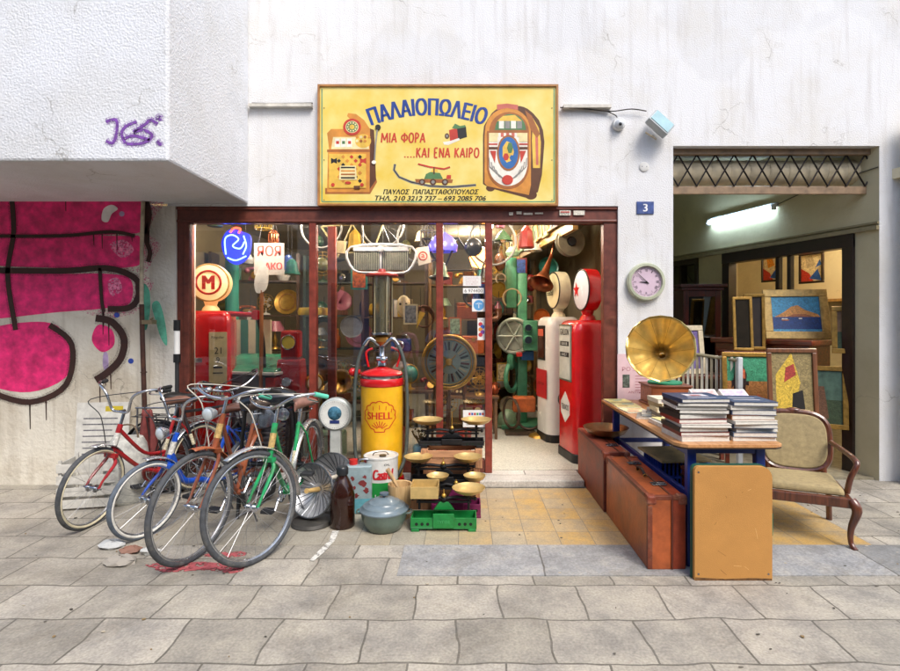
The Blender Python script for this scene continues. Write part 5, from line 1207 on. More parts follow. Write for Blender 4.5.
# oil drum with red, white and green label
t = thing('oil_drum', 'red white and green oil can with red lettering in front of the yellow pump', 'can', (X(381, 4.5), -.5, 0))
def ring(mb, r, z0, z1, a0, a1, mi, n=24):
    vs = [(r * math.sin(R(a0 + (a1 - a0) * k / n)), -r * math.cos(R(a0 + (a1 - a0) * k / n)), z) for z in (z0, z1) for k in range(n + 1)]
    mb.add(vs, [(k, k + 1, n + 2 + k, n + 1 + k) for k in range(n)], mi, True)
MB().lathe([(.14, 0), (.146, .005), (.144, .015), (.144, .43), (.148, .435), (.148, .447), (.14, .45), (.135, .44), (0, .438)], n=48).build('can', M('#d8d8d2', .35, .1, .1, 12, dirt=.3), t)
mb = MB(); ring(mb, .1455, .02, .245, -50, 180, 0); mb.build('green_field', M('#1f8a3c', .4, 0, .1), t)
mb = MB(); ring(mb, .1462, .02, .43, -180, -48, 0, 30); mb.prism([(0, 0)] * 3, 0) if False else None; mb.build('red_field', M('#c41f28', .4, 0, .1), t)
fn = cylw(.1475, .285, .3)
mb = MB(); text(mb, 'Castrol', .0, .03, .185, .085, 0, fn=fn, offset=.03, shear=.2); mb.build('brand_lettering', M('#c41f28', .4), t)
mb = MB(); text(mb, 'L  B', -.04, -.17 + .02, .06, .03, 0, fn=fn, offset=.02); text(mb, 'OIL', .03, .11, .05, .018, 1, fn=fn); mb.build('small_lettering', [WHITE, BLACK], t)
mb = MB(); mb.cyl((.02, -.03, .438), (.02, -.03, .452), .03, n=16); mb.tube(spline([(-.07, 0, .44), (-.05, .0, .465), (.03, .03, .465), (.06, .03, .44)], 4), .005, 6); mb.build('spout', M('#5a5040', .4, .5), t)
# wooden mortar and pestle
t = thing('wooden_mortar', 'pale wooden mortar with its pestle leaning inside, right of the enamel pot', 'mortar', (X(400, 4.25), -.74, 0))
MB().lathe([(.08, 0), (.085, .02), (.07, .06), (.09, .12), (.1, .26), (.098, .275), (.085, .27), (.075, .16), (0, .14)], n=32).build('bowl', wood('#c9a878', '#a88454', .6), t)
MB().cyl((.03, 0, .16), (-.1, -.03, .4), .013, .018, 12).build('pestle', wood('#d2b080'), t)
# enamel pot
t = thing('enamel_pot', 'grey blue enamel cooking pot with a stepped lid and side handles on the pavement', 'pot', (X(384, 4.02), -.97, 0))
MB().lathe([(.11, 0), (.135, .015), (.17, .09), (.178, .14), (.182, .15)], n=48).build('pot', M('#5f7066', .35, 0, .15, coat=.3), t)
o = MB().lathe([(.186, .148), (.188, .158), (.165, .172), (.16, .185), (.125, .2), (.118, .212), (.08, .225), (.07, .235), (.0, .245)], n=48, cap=2).build('lid', M('#6c7c84', .3, 0, .15, coat=.3), t)
MB().lathe([(.012, .24), (.012, .255), (.035, .262), (.035, .275), (0, .282)], n=24).build('knob', M('#4c5f6c', .35), o)
for s_ in (-1, 1): MB().tube(spline([(.165 * s_, -.04, .13), (.205 * s_, -.03, .135), (.205 * s_, .03, .135), (.165 * s_, .04, .13)], 5), .008, 8).build('handle', M('#55655f', .35), t)

# ---- weighing scales
GOLD = M('#d6b878', .36, .45, .12, 12, dirt=.3, dcol='#7a5a2a')
def pan(t, x, y, z, r, tilt=0):
    o = MB().lathe([(0, 0), (r * .6, .004), (r * .85, .018), (r, .038), (r * 1.03, .038), (r * .86, .012), (r * .6, -.004), (0, -.006)], (x, y, z), 36, axis=(0, -tilt, 1)).build('pan', GOLD, t)
    MB().cyl((x, y, z - .05), (x, y, z), .012).build('pan_support', IRON, o)
def balance(label, loc, w, h, body, pans=True, tray=False, r=.1, dz=.0, rz=0, base_h=.13):
    t = thing('balance_scale', label, 'scale', loc, rz, 'old shop balance scales')
    d = .17
    mb = MB(); mb.bx(-w / 2, w / 2, -d / 2, d / 2, .02, .035); mb.bx(-w / 2, w / 2, -d / 2, -d / 2 + .012, .035, base_h * .75); mb.bx(-w / 2, w / 2, d / 2 - .012, d / 2, .035, base_h * .75)
    mb.bx(-w / 2, -w / 2 + .012, -d / 2 + .013, d / 2 - .013, .035, base_h * .75); mb.bx(w / 2 - .012, w / 2, -d / 2 + .013, d / 2 - .013, .035, base_h * .75)
    mb.bx(-w * .16, w * .16, -d / 2 - .012, -d / 2 - .001, .03, base_h); mb.prism([(-w * .16, base_h), (w * .16, base_h), (w * .07, base_h * 1.45), (-w * .07, base_h * 1.45)], .03, 0, Matrix.Rotation(R(90), 4, 'X'), z0=-.015 + d * .0)
    for sx in (-1, 1):
        for sy in (-1, 1): mb.bx(sx * w * .43 - .03, sx * w * .43 + .03, sy * d * .42 - .02, sy * d * .42 + .02, 0, .022)
    mb.build('base', body, t, bevel=.004)
    for sx in (-1, 1):
        for k in range(3): MB(Matrix.Rotation(R(90), 4, 'X')).disc((sx * w * (.24 + .085 * k), base_h * .42, d / 2 + .0005), .012, .001, 14).build('base_hole', M('#0c1a10', .8), t)
    mb = MB(); z = base_h * 1.45
    mb.tube([(-w * .4, 0, z + .02), (-w * .2, 0, z + .035), (0, 0, z + .02), (w * .2, 0, z + .035), (w * .4, 0, z + .02)], .012, 8)
    mb.bx(-w * .42, w * .42, -.012, .012, z - .01, z + .005); mb.ball((0, 0, z + .02), .03, 12)
    for sx in (-1, 1):
        mb.bx(sx * w * .38 - .055, sx * w * .38 + .055, -.01, .01, z + .015, z + .028); mb.cyl((sx * w * .38, 0, z - .06), (sx * w * .38, 0, z + .05), .01); mb.ball((sx * (w * .38 + .05), 0, z + .02), .015, 8)
    mb.build('beam', IRON, t)
    mb = MB(); mb.cyl((0, -.02, z + .02), (0, -.02, z + h), .006, .003, 8); mb.ball((0, -.02, z + .05), .018, 10); mb.build('pointer', BRASS, t)
    if pans:
        for sx in (-1, 1):
            if tray and sx < 0: continue
            pan(t, sx * w * .38, 0, z + .07 + dz, r)
    if tray:
        mb = MB(); mb.bx(-w * .5, -w * .08, -.1, .1, z + .05, z + .06); mb.bx(-w * .5, -w * .08, -.1, -.093, z + .061, z + .14); mb.bx(-w * .5, -w * .08, .093, .1, z + .061, z + .14); mb.bx(-w * .5, -w * .5 + .007, -.092, .092, z + .061, z + .14); mb.bx(-w * .08 - .007, -w * .08, -.092, .092, z + .061, z + .14)
        mb.build('tray', GOLD, t, bevel=.002)
    return t
t = balance('green iron balance scale with a round pan and square brass tray, nearest the street', (X(444, 4.05), -.95, 0), .5, .1, chips(M('#14803a', .4, 0, .2, 12, coat=.2, dirt=.45, dcol='#2c3a20'), '#4a3a28', .66, 24), tray=True, r=.125, base_h=.14)
mb = MB(); text(mb, 'ΖΥΓΟΣ', 0, .08, .1, .02, 0, Matrix.Rotation(R(90), 4, 'X') @ TR(0, 0, .0985)); mb.build('cast_lettering', M('#4aa868', .4), t)
balance('purple and black balance scale with brass pans just behind the green scale', (X(456, 4.25), -.68, .0), .4, .08, M('#6a1c48', .4, 0, .2), r=.09, dz=-.0, base_h=.15)
c = thing('wooden_box', 'low dark wooden box under the middle balance scale', 'box', (X(443, 4.48), -.48, 0))
MB().bx(-.28, .28, -.1, .12, 0, .18).build('box', wood('#6a4a30'), c, bevel=.005)
balance('black balance scale with two brass pans in the middle row on the dark box', (X(443, 4.45), -.49, .18), .56, .1, IRON, r=.12, base_h=.1)
def crate(name, label, loc, w, d, h, col, rz=0, slat=True):
    t = thing(name, label, 'crate', loc, rz, 'pale wooden crates behind the scales')
    wd = wood(col, None, .65, axis=0, coat=0)
    mb = MB(); mb.bx(-w / 2, w / 2, -d / 2, d / 2, 0, .015)
    mb.build('bottom', wd, t)
    for y in (-d / 2 - .006, d / 2 + .006):
        mb = MB(); k = 2
        for i in range(k): mb.bx(-w / 2, w / 2, y - .006, y + .006, .016 + i * (h - .016) / k, .016 + (i + 1) * (h - .016) / k - .008)
        mb.build('side_slats', wd, t, bevel=.002)
    for x in (-w / 2 + .03, w / 2 - .03):
        mb = MB(); mb.bx(x - .03, x + .03, -d / 2 + .001, d / 2 - .001, .016, h); mb.build('corner_post', wood(col, None, .65, axis=2), t, bevel=.002)
        mb = MB(); mb.bx(x - .03, x + .03, -d / 2 - .024, -d / 2 - .0125, .0, h); mb.build('corner_batten', wood(col, None, .65, axis=2), t, bevel=.002)
crate('wooden_crate', 'lower pale wooden crate behind the scales', (X(452, 4.78), -.22, 0), .5, .26, .155, '#c08a5e')
crate('wooden_crate', 'middle pale wooden crate of the stack behind the scales', (X(452, 4.78), -.22, .156), .5, .26, .14, '#b98058')
crate('wooden_crate', 'topmost pale wooden crate carrying the black balance scale', (X(452, 4.78), -.22, .297), .54, .28, .16, '#c99268')
balance('black balance scale with two brass pans standing on the topmost wooden crate', (X(452, 4.76), -.23, .458), .58, .2, IRON, r=.135, base_h=.08, dz=.02)
t = thing('flower_pot', 'small blue pot with dry stems beside the crates under the window', 'plant', (X(421, 4.9), -.12, 0))
MB().lathe([(.05, .3), (.07, .32), (.075, .42), (.065, .44)], n=24).build('pot', M('#6f98a8', .4), t); MB().lathe([(.1, 0), (.09, .29), (.06, .3)], n=20).build('stand', IRON, t)
mb = MB(); g = random.Random(4)
for k in range(60):
    a = g.uniform(0, 6.28); l = g.uniform(.05, .16); e = Vector((l * .7 * math.cos(a), l * .7 * math.sin(a), .44 + l)); mb.cyl((0, 0, .42), e, .002, n=4, caps=False); mb.ball(tuple(e), .009, 6)
mb.build('dry_stems', M('#6a5a3a', .8, 0, .4), t)
# ship's wheel style glass dial inside the window
t = thing('roulette_dial', 'round glass dial with a gilt rim and radiating numbers inside the middle window panes', 'dial', (X(449, 5.55), .55, 0))
mb = MB(); zc = Z(362, 5.55)
mb.torus((0, 0, zc), .275, .02, (0, 1, 0), 56, 10); mb.torus((0, 0, zc), .24, .008, (0, 1, 0), 56, 8); o = mb.build('rim', BRASS, t)
mb = MB(); mb.lathe([(0, 0), (.26, .002)], (0, .012, zc), 48, axis=(0, -1, 0)); mb.build('face', M('#a9bfae', .3, .1, .15, 8), t)
mb = MB(Matrix.Rotation(R(90), 4, 'X'))
for k in range(30):
    mb.box((0, .17, .0), (.01 if k % 2 else .022, .09, .002), k % 3, TR(0, zc, .002 - .012 + .004) @ Matrix.Rotation(R(12 * k), 4, 'Z'))
mb.build('face_marks', [M('#3a4a44', .5), M('#5a2a22', .5), M('#d8cfa0', .5)], t)
mb = MB(); mb.lathe([(.04, 0), (.03, .03), (0, .04)], (0, -.0, zc), 20, axis=(0, -1, 0))
for k in range(4): a = R(45 + 90 * k); mb.cyl((0, -.01, zc), (.1 * math.cos(a), -.01, zc + .1 * math.sin(a)), .006, n=6)
mb.build('boss', BRASS, t)
mb = MB(); mb.tube([(-.15, .03, zc - .25), (-.2, .15, .07)], .015, 8); mb.tube([(.15, .03, zc - .25), (.2, .15, .07)], .015, 8); mb.tube([(0, .05, zc - .2), (0, .3, .07)], .015, 8); mb.build('stand', wood('#6a4428'), t)

# ================================================================ SUITCASES, TABLE, BOOKS, BOARD
LEA = M('#b05a2e', .42, 0, .3, 5, bump=.2, bscale=45, dirt=.6, dcol='#5e2a16', coat=.1)
LEA2 = M('#8e4630', .5, 0, .3, 6, bump=.25, bscale=45, dirt=.7, dcol='#40201a')
LEATOP = M('#a04328', .38, 0, .28, 8, bump=.12, dirt=.5, dcol='#6a2414')
def suitcase(label, loc, w, L_, h, mat_, edge, nlock=2, handle=True):
    t = thing('suitcase', label, 'suitcase', loc, 0, 'old leather suitcases along the doorway')
    sp_ = w * .38
    MB().bx(-w / 2, w / 2 - sp_ - .002, -L_ / 2, L_ / 2, .0, h).build('case_body', mat_, t, bevel=.012)
    MB().bx(w / 2 - sp_ + .002, w / 2 - .003, -L_ / 2 + .002, L_ / 2 - .002, .001, h - .002).build('lid', LEATOP, t, bevel=.012)
    mb = MB(); x = w / 2 - sp_
    mb.bx(x - .006, x + .006, -L_ / 2 - .003, L_ / 2 + .003, h - .004, h + .003); mb.bx(x - .006, x + .006, -L_ / 2 - .003, -L_ / 2 + .004, .0, h - .005)
    mb.build('seam_strip', M('#5e2a1c', .5, 0, .2), t, bevel=.002)
    for sx in (-1, 1):
        for sy in (-1, 1):
            c = Vector((sx * (w / 2 - .028), sy * (L_ / 2 - .028), h - .028)); MB().box(tuple(c), (.064, .064, .064)).build('corner_patch', M('#7e3822', .5, 0, .25, 20, dirt=.5, dcol='#c89a80'), t, bevel=.014)
    mb = MB()                                               # stitched edge bands
    mb.bx(-w / 2 - .002, -w / 2 + .03, -L_ / 2 + .06, L_ / 2 - .06, h - .026, h + .0015); mb.bx(-w / 2 + .04, w / 2 - .04, -L_ / 2 - .002, -L_ / 2 + .03, h - .026, h + .0015)
    mb.bx(-w / 2 - .002, -w / 2 + .03, -L_ / 2 - .0015, -L_ / 2 + .025, .01, h - .065)
    mb.build('edge_band', edge, t, bevel=.003)
    for k in range(nlock):
        y = (-.26 + .52 * k / max(1, nlock - 1)) * L_; o = MB().bx(x - .05, x + .05, y - .03, y + .03, h + .002, h + .01).build('lock', M('#9aa0a6', .25, .9, .2, 30), t, bevel=.003)
        MB().bx(x - .01, x + .04, y - .012, y + .012, h + .0102, h + .02).build('hasp', CHROME, o, bevel=.003)
    if handle:
        mb = MB(); mb.tube(spline([(x - .03, -.08, h + .008), (x - .035, -.06, h + .03), (x - .035, 0, h + .042), (x - .035, .06, h + .03), (x - .03, .08, h + .008)], 5), .01, 8); mb.build('handle', M('#2c1a14', .5), t)
        mb = MB(); mb.torus((x - .03, -.08, h + .008), .012, .004, (0, 1, .4), 14, 6); mb.torus((x - .03, .08, h + .008), .012, .004, (0, 1, .4), 14, 6); mb.build('handle_ring', BRASS, t)
    return t
suitcase('big orange brown leather suitcase standing on its side nearest the street, handle on top', (1.175 + .125, -1.15, 0), .25, .99, .475, LEA, M('#6e3420', .5, 0, .2, 20, dirt=.3, dcol='#c09070'))
suitcase('darker red brown leather suitcase behind the big one, carrying a shallow bowl', (1.16 + .11, -.145, 0), .22, .99, .5, LEA2, M('#6a3024', .5, 0, .2, 20), handle=False)
t = thing('shallow_bowl', 'wide shallow bronze and green bowl lying on the rear suitcase', 'bowl', (X(605, 5.0), -.03, .505))
MB().lathe([(0, 0), (.1, .0), (.17, .03), (.205, .075), (.21, .085), (.2, .08), (.165, .04), (.1, .015), (0, .012)], n=44).build('bowl', M('#8a5c36', .35, .6, .25, 8, dirt=.8, dcol='#4f6a58'), t)
# table
BLU = M('#16307e', .4, 0, .15, 12, coat=.2)
chips(BLU, '#8a8a88', .69, 22)
TX0, TX1, TY0, TY1, TZ = 1.345, 2.02, -1.71, .14, .82
t = thing('trestle_table', 'long table with a pale wooden top and blue steel legs stacked with books', 'table', ((TX0 + TX1) / 2, (TY0 + TY1) / 2, 0))
BT_ = TR(*(-t.location))
mb = MB(BT_); r_ = .06
pts = [(TX0, TY1), (TX0, TY0 + r_ * 1.3), (TX0 + .02, TY0 + r_ * .5), (TX0 + r_, TY0), (TX1 - r_, TY0), (TX1 - .01, TY0 + r_ * .5), (TX1, TY0 + r_ * 1.3), (TX1, TY1)]
mb.prism(pts, .022, 0, z0=TZ - .022); mb.build('tabletop', wood('#c9935f', '#a8713f', .4, axis=1), t, bevel=.003)
mb = MB(BT_); mb.prism([(x * .998 + .003, y * .998) for x, y in pts], .008, 0, z0=TZ - .031); mb.build('dark_edge', M('#3a2a20', .5), t)
for (x, y) in ((TX0 + .13, TY0 + .13), (TX1 - .1, TY0 + .13), (TX0 + .1, TY1 - .15), (TX1 - .1, TY1 - .15)):
    MB(BT_).bx(x - .03, x + .03, y - .025, y + .025, 0, TZ - .032).build('leg', BLU, t, bevel=.006)
mb = MB(BT_)
for y in (TY0 + .13, TY1 - .15): mb.bx(TX0 + .16, TX1 - .13, y - .018, y + .018, TZ - .085, TZ - .034)
for x in (TX0 + .12, TX1 - .1): mb.bx(x - .015, x + .015, TY0 + .16, TY1 - .18, TZ - .1, TZ - .06); mb.bx(x - .015, x + .015, TY0 + .16, TY1 - .18, .44, .48)
mb.bx(TX0 + .13, TX1 - .13, TY1 - .16, TY1 - .13, .44, .48); mb.build('stretcher', BLU, t, bevel=.004)
# goods below the table
t = thing('plastic_crate', 'blue lattice plastic crate under the table beside the suitcases', 'crate', (1.66, -.75, 0))
mb = MB()
for k in range(9):
    for y in (-.17, .17): mb.bx(-.13 + k * .032 - .006, -.13 + k * .032 + .006, y - .008, y + .008, .02, .5)
for k in range(11):
    for x in (-.14, .14): mb.bx(x - .008, x + .008, -.16 + k * .032 - .006, -.16 + k * .032 + .006, .02, .5)
for z in (.02, .13, .25, .37, .5): mb.bx(-.15, .15, -.182, -.162, z, z + .02); mb.bx(-.15, .15, .162, .182, z, z + .02); mb.bx(-.152, -.132, -.16, .16, z, z + .02); mb.bx(.132, .152, -.16, .16, z, z + .02)
mb.bx(-.13, .13, -.16, .16, .02, .04); mb.build('lattice', M('#1d3f9c', .4, 0, .1), t)
mb = MB(); mb.bx(-.12, .12, -.15, .15, .042, .46); mb.build('filling', M('#3a2a22', .8, 0, .6, 14), t)
t = thing('flat_parcel', 'flat manila sheet parcel lying on the blue crate under the table top', 'parcel', (1.64, -.78, .522), 4)
MB().bx(-.17, .22, -.26, .2, 0, .018).build('sheet', M('#a89468', .7, 0, .2), t, bevel=.003)
t = thing('tartan_case', 'dark red and black checked travel case standing under the table', 'suitcase', (1.80, -1.28, 0))
MB().bx(-.2, .2, -.16, .16, 0, .5).build('case', M('#5a1a16', .5, 0, .2), t, bevel=.02)
mb = MB()
for z in (.06, .16, .26, .36, .45): mb.bx(-.2035, .2035, -.1635, .1635, z, z + .018)
mb.build('band', M('#15100e', .6), t)
MB().bx(-.205, .205, -.165, .165, .5, .53).build('lid', M('#6a2a1c', .45, 0, .2), t, bevel=.012)
t = thing('folding_table', 'tan folding card table with dark green edging standing upright against the table', 'folding table', (X(729, 3.28), -1.745, 0), 0, rx=-.0)
def rrect(w, h, r, n=6):
    P = []
    for cx, cy, a0 in ((w / 2 - r, h - r, 0), (-w / 2 + .03, h - .03, 90)):
        rr = r if a0 == 0 else .03
        for k in range(n + 1): a = R(a0 + 90 * k / n); P.append((cx + rr * math.cos(a), cy + rr * math.sin(a)))
    return P + [(-w / 2, .0), (w / 2, .0)]
W2 = Matrix.Rotation(R(90), 4, 'X')
MB(W2).prism(rrect(.478, .70, .07), .03, 0, z0=-.0).build('panel', M('#bd8846', .6, 0, .08, 3, bump=.25, bscale=240, dirt=.22, dcol='#8a6030'), t, bevel=.002)
MB(W2).prism([(-.235, .0), (.235, .0), (.235, .012), (.1, .016), (-.05, .01), (-.235, .02)], .0012, 0, z0=.03).build('worn_edge', M('#6a4a28', .8, 0, .4, 40), t)
g = random.Random(3)
for k in range(9): x_, y_ = g.uniform(-.2, .2), g.uniform(.05, .62); m_ = MB(W2); strip(m_, [(x_, y_), (x_ + g.uniform(-.05, .05), y_ + g.uniform(-.08, .02))], .0022, .0006, 0, z0=.03); m_.build('scratch', M(('#8a6234', '#dcb070')[k % 2], .7), t)
for x_, y_ in ((-.215, .665), (-.215, .04), (.215, .04)): MB(W2).disc((x_, y_, .03), .006, .0015, 12).build('screw', STEEL, t)
P_ = rrect(.49, .706, .076); mb = MB(W2)
mb.prism(P_, .022, 0, z0=-.023); mb.build('green_edging', M('#24584a', .45), t)
mb = MB(); mb.bx(.246, .262, -.0, .02, .26, .4); mb.build('green_handle', M('#1e6a50', .45), t, bevel=.004)
# books
def book(mb, mats, x, y, z, w, d, h, cov, spine, side='front', rz=0, page='#d8d4ca'):
    """one closed book: cover boards, spine, page block"""
    T = TR(x, y, z) @ rotz(rz); ci = mats(cov); pi_ = mats(page); si = mats(spine)
    mb.bx(-w / 2 + .006, w / 2 - .003, -d / 2 + .003, d / 2 - .003, .003, h - .003, pi_, T)
    mb.bx(-w / 2, w / 2, -d / 2, d / 2, 0, .0028, ci, T); mb.bx(-w / 2, w / 2, -d / 2, d / 2, h - .0028, h, ci, T); mb.bx(-w / 2, -w / 2 + .0055, -d / 2, d / 2, .0029, h - .0029, si, T)
def one_book(label, x, y, z, w, d, h, cov, spine, rz, cat='book', nm='book', group='books on the table', page='#d8d4ca', extra=None):
    t = thing(nm, label, cat, (x, y, z), rz, group)
    MB().bx(-w / 2 + .006, w / 2 - .003, -d / 2 + .003, d / 2 - .003, .0028, h - .0028).build('pages', M(page, .8, 0, .08, 60), t)
    mb = MB(); mb.bx(-w / 2, w / 2, -d / 2, d / 2, 0, .0027); mb.bx(-w / 2, w / 2, -d / 2, d / 2, h - .0027, h); mb.bx(-w / 2, -w / 2 + .0055, -d / 2, d / 2, .0028, h - .0028)
    o = mb.build('cover', M(cov, .35, 0, .12, 20), t)
    if extra:
        m_ = MB(); extra(m_, w, d, h); m_.build('cover_print', [M(c, .4, 0, .1) for c in ('#d6d2d6', '#a05a5a', '#33405c', '#c8b44a')], o)
    return t
g = random.Random(11)
# near left stack: x 1.36.. (px 660-737 at D 3.6)
covs1 = ['#d8d4cc', '#7a1c1a', '#1c1a1e', '#e0dcd2', '#8a2018', '#17181c', '#201c20', '#d6d2cc', '#2a2a30', '#2c3f62']
hs1 = [.034, .026, .030, .022, .026, .034, .028, .020, .024, .024]
nm = ['bottom', 'second', 'third', 'fourth', 'fifth', 'sixth', 'seventh', 'eighth', 'ninth', 'top']
ds = {'#d8d4cc': 'white', '#7a1c1a': 'dark red', '#1c1a1e': 'black', '#e0dcd2': 'cream', '#8a2018': 'red', '#17181c': 'black', '#201c20': 'black', '#d6d2cc': 'white', '#2a2a30': 'charcoal', '#2c3f62': 'navy blue', '#3c4c6c': 'slate blue', '#54647c': 'grey blue', '#e4e2dc': 'white', '#3a4660': 'navy', '#8a5a3a': 'brown'}
z = TZ + .001
def prt(m_, w, d, h):
    m_.bx(-w * .2, w * .25, -d * .1, d * .22, h + .0003, h + .0012, 0); m_.bx(-w * .1, w * .12, -.02, .03, h + .0013, h + .002, 1); m_.bx(-w * .3, w * .3, -d * .35, -d * .3, h + .0003, h + .001, 0)
def prt2(m_, w, d, h):
    for k in range(4): m_.bx(-w * .36, w * (.3 - .05 * (k % 2)), d * (.28 - .14 * k), d * (.22 - .14 * k), h + .0003, h + .001, 0 if k % 2 else 2)
for k in range(10):
    one_book('%s book%s of the left stack, %s cover with white page edges' % (nm[k], '' if k in (0, 9) else ' from the bottom', ds[covs1[k]]), 1.545 + g.uniform(-.014, .014), -1.485 + g.uniform(-.018, .018), z, .318, .30, hs1[k], covs1[k], covs1[k], g.uniform(-4, 4), extra=prt if k == 9 else None); z += hs1[k] + .0006
covs2 = ['#e4e2dc', '#54647c', '#d8d4cc', '#3a4660', '#e0dcd2', '#8a5a3a', '#3c4c6c', '#d6d2cc', '#2c3f62']
hs2 = [.024, .03, .026, .028, .022, .03, .034, .026, .026]; z = TZ + .001
for k in range(9):
    n_ = nm[k] if k < 8 else 'top'
    one_book('%s book%s of the right stack, %s cover with white page edges' % (n_, '' if k in (0, 8) else ' from the bottom', ds[covs2[k]]), 1.878 + g.uniform(-.016, .012), -1.47 + g.uniform(-.018, .018), z, .28, .30, hs2[k], covs2[k], covs2[k], g.uniform(-5, 5), extra=prt2 if k == 8 else None); z += hs2[k] + .0006
def mag(label, x, y, z, w, d, rz, col, marks, h=.008, rx=0):
    t = thing('magazine', label, 'magazine', (x, y, z), rz, 'magazines and papers on the table', rx=rx)
    o = MB().bx(-w / 2, w / 2, -d / 2, d / 2, 0, h).build('sheets', M('#dcd8cc', .8, 0, .2, 80), t)
    m_ = MB(); m_.bx(-w / 2 - .001, w / 2 + .001, -d / 2 - .001, d / 2 + .001, h + .0002, h + .0014, 0)
    for (a, b_, c_, e_, i) in marks: m_.bx(a * w, b_ * w, c_ * d, e_ * d, h + .0015, h + .002, i)
    m_.build('cover', [M(col, .45, 0, .12, 25)] + [M(c, .45, 0, .3, 60) for c in ('#5c6a60', '#3f94a0', '#c89a5a', '#b84a3c', '#22242a', '#5070b8')], t)
TZ_ = TZ + .001
mag('pale yellow magazine with a blue headline at the far left corner of the table', 1.47, .02, TZ_, .21, .22, 2, '#ddd48c', [(-.3, .3, .25, .4, 1), (-.2, .2, .0, .12, 2)])
mag('pale yellow magazine with a turquoise strip near the left table edge', 1.47, -.24, TZ_, .21, .24, -3, '#dcd390', [(-.1, .4, .2, .36, 2), (-.4, .0, -.3, -.1, 3)])
mag('cream and orange booklet on the left table edge in front of the yellow magazines', 1.46, -.5, TZ_, .2, .22, 5, '#d8d0a4', [(-.2, .4, .1, .3, 3), (-.4, .1, -.3, -.15, 4)])
mag('yellow covered booklet with a blue strip lying left of the black book stack', 1.54, -1.08, TZ_ + .03, .2, .2, 8, '#d8d090', [(-.1, .35, -.1, .05, 6)])
mag('thick white booklet under the yellow booklet on the left table edge', 1.53, -1.08, TZ_, .22, .24, 2, '#d8d4c8', [], h=.027)
for k in range(4):
    mag(('lowest of four overlapping grey paperbacks on the left table edge', 'second of four overlapping grey paperbacks on the left table edge', 'third of four overlapping grey paperbacks on the left table edge', 'uppermost of four overlapping paperbacks on the left table edge')[k], 1.47 + .05 * k, -.78 + .03 * k, TZ_ + .0175 * k, .15, .22, -20, ('#8f8a80', '#cfc8b6', '#77716a', '#b8b2a4')[k], [(-.3, .3, -.2, .1, 5 if k % 2 else 1)], h=.014)
mag('white leaflet with black blots lying right of the grey paperbacks', 1.69, -.62, TZ_, .2, .26, 12, '#dedad2', [(-.3, -.1, .1, .3, 5), (.0, .2, -.1, .15, 5)], h=.012)
mag('blank white printed sheet behind the left book stack', 1.68, -.93, TZ_, .22, .26, -4, '#e0dcd6', [(.1, .3, .0, .2, 1)], h=.01)
# paper-filled boxes tipped up behind the stacks
def tipped(label, x, y, z, w, d, col, hgt=.205):
    t = thing('paper_pad', label, 'paper pad', (x, y, z), 0, 'paper pads leaning behind the stacks')
    T = Matrix.Rotation(R(28), 4, 'X')
    MB(T).bx(-w / 2, w / 2, -d / 2, d / 2, hgt, hgt + .045).build('pad', M('#ddd6d0', .8, 0, .15, 80), t, bevel=.003)
    m_ = MB(T); m_.bx(-w * .42, w * .42, -d * .42, d * .42, hgt + .0455, hgt + .047); m_.build('print', M(col, .7, 0, .25, 30), t)
    MB().bx(-w * .45, w * .45, -d * .3, d * .45, 0, hgt * .86).build('support_block', M('#c8bfae', .8, 0, .2), t)
tipped('pinkish white pad leaning behind the left book stack', X(698, 3.95), -1.08, TZ_, .19, .2, '#d8b8b4')
tipped('lilac white pad leaning behind the right book stack', X(727, 3.95), -1.08, TZ_, .19, .2, '#c8bcd0')
for k in range(5):
    one_book(('bottom', 'second', 'middle', 'fourth', 'top')[k] + ' paperback of the small cream pile between the left stack and the gramophone', X(668, 4.05) + .01 * (k % 2), -.90 + .012 * k, TZ_ + .034 * k, .17, .22, .033, ('#c8b890', '#8a8070', '#d8cca8', '#b8a47c', '#ded6c0')[k], '#c8b890', 8 - 6 * (k % 3))
# gramophone
t = thing('gramophone', 'gramophone with a large fluted brass horn at the far end of the table', 'gramophone', (X(666, 4.85), -.12, TZ_))
MB().bx(-.19, .19, -.17, .17, 0, .02).build('plinth', wood('#8a4c2e', axis=0), t, bevel=.006)
MB().bx(-.175, .175, -.155, .155, .021, .17).build('cabinet', wood('#9c5a36', axis=0), t, bevel=.006)
MB().bx(-.19, .19, -.17, .17, .171, .19).build('cabinet_top', wood('#8a4c2e', axis=0), t, bevel=.006)
MB().lathe([(0, .191), (.15, .192), (.153, .2), (.15, .21), (0, .212)], n=40).build('turntable', M('#2c8a66', .7, 0, .15), t)
MB().cyl((.175, 0, .1), (.26, 0, .1), .008).build('crank', CHROME, t)
hc = Vector((X(655, 4.6) - t.location.x, 4.6 - 5 - .12 - t.location.y, Z(347, 4.6) - TZ_ - .0))
hx = Vector((-.42, -1, .24)).normalized(); q_ = hx.to_track_quat('Z', 'Y'); 
prof = [(0, 1.0, .285), (.03, .93, 0), (.075, .8, 0), (.13, .58, 0), (.19, .36, 0), (.26, .22, 0), (.34, .14, 0), (.44, .1, 0)]
NP = 10; sub = 6; NN = NP * sub; vs = []
for (dd, k_, _) in prof:
    rr_ = .29 * k_
    for j in range(NN):
        a = 2 * PI * j / NN; u = (j % sub) / sub
        fl = 1 + (.07 * (k_ ** 1.2)) * (abs(math.sin(PI * u)) - .5)
        # petals bulge outwards between creases
        ed = math.cos(PI / NP) / math.cos((u - .5) * 2 * PI / NP)
        m2 = ed * (1 - .0) if k_ > .3 else 1
        dz = .03 * k_ * math.sin(PI * u)
        vs.append(hc + q_ @ Vector((rr_ * m2 * fl * math.cos(a), rr_ * m2 * fl * math.sin(a), -dd - dz)))
mb = MB(); mb.add(vs, [(i * NN + j, i * NN + (j + 1) % NN, (i + 1) * NN + (j + 1) % NN, (i + 1) * NN + j) for i in range(len(prof) - 1) for j in range(NN)], 0, True)
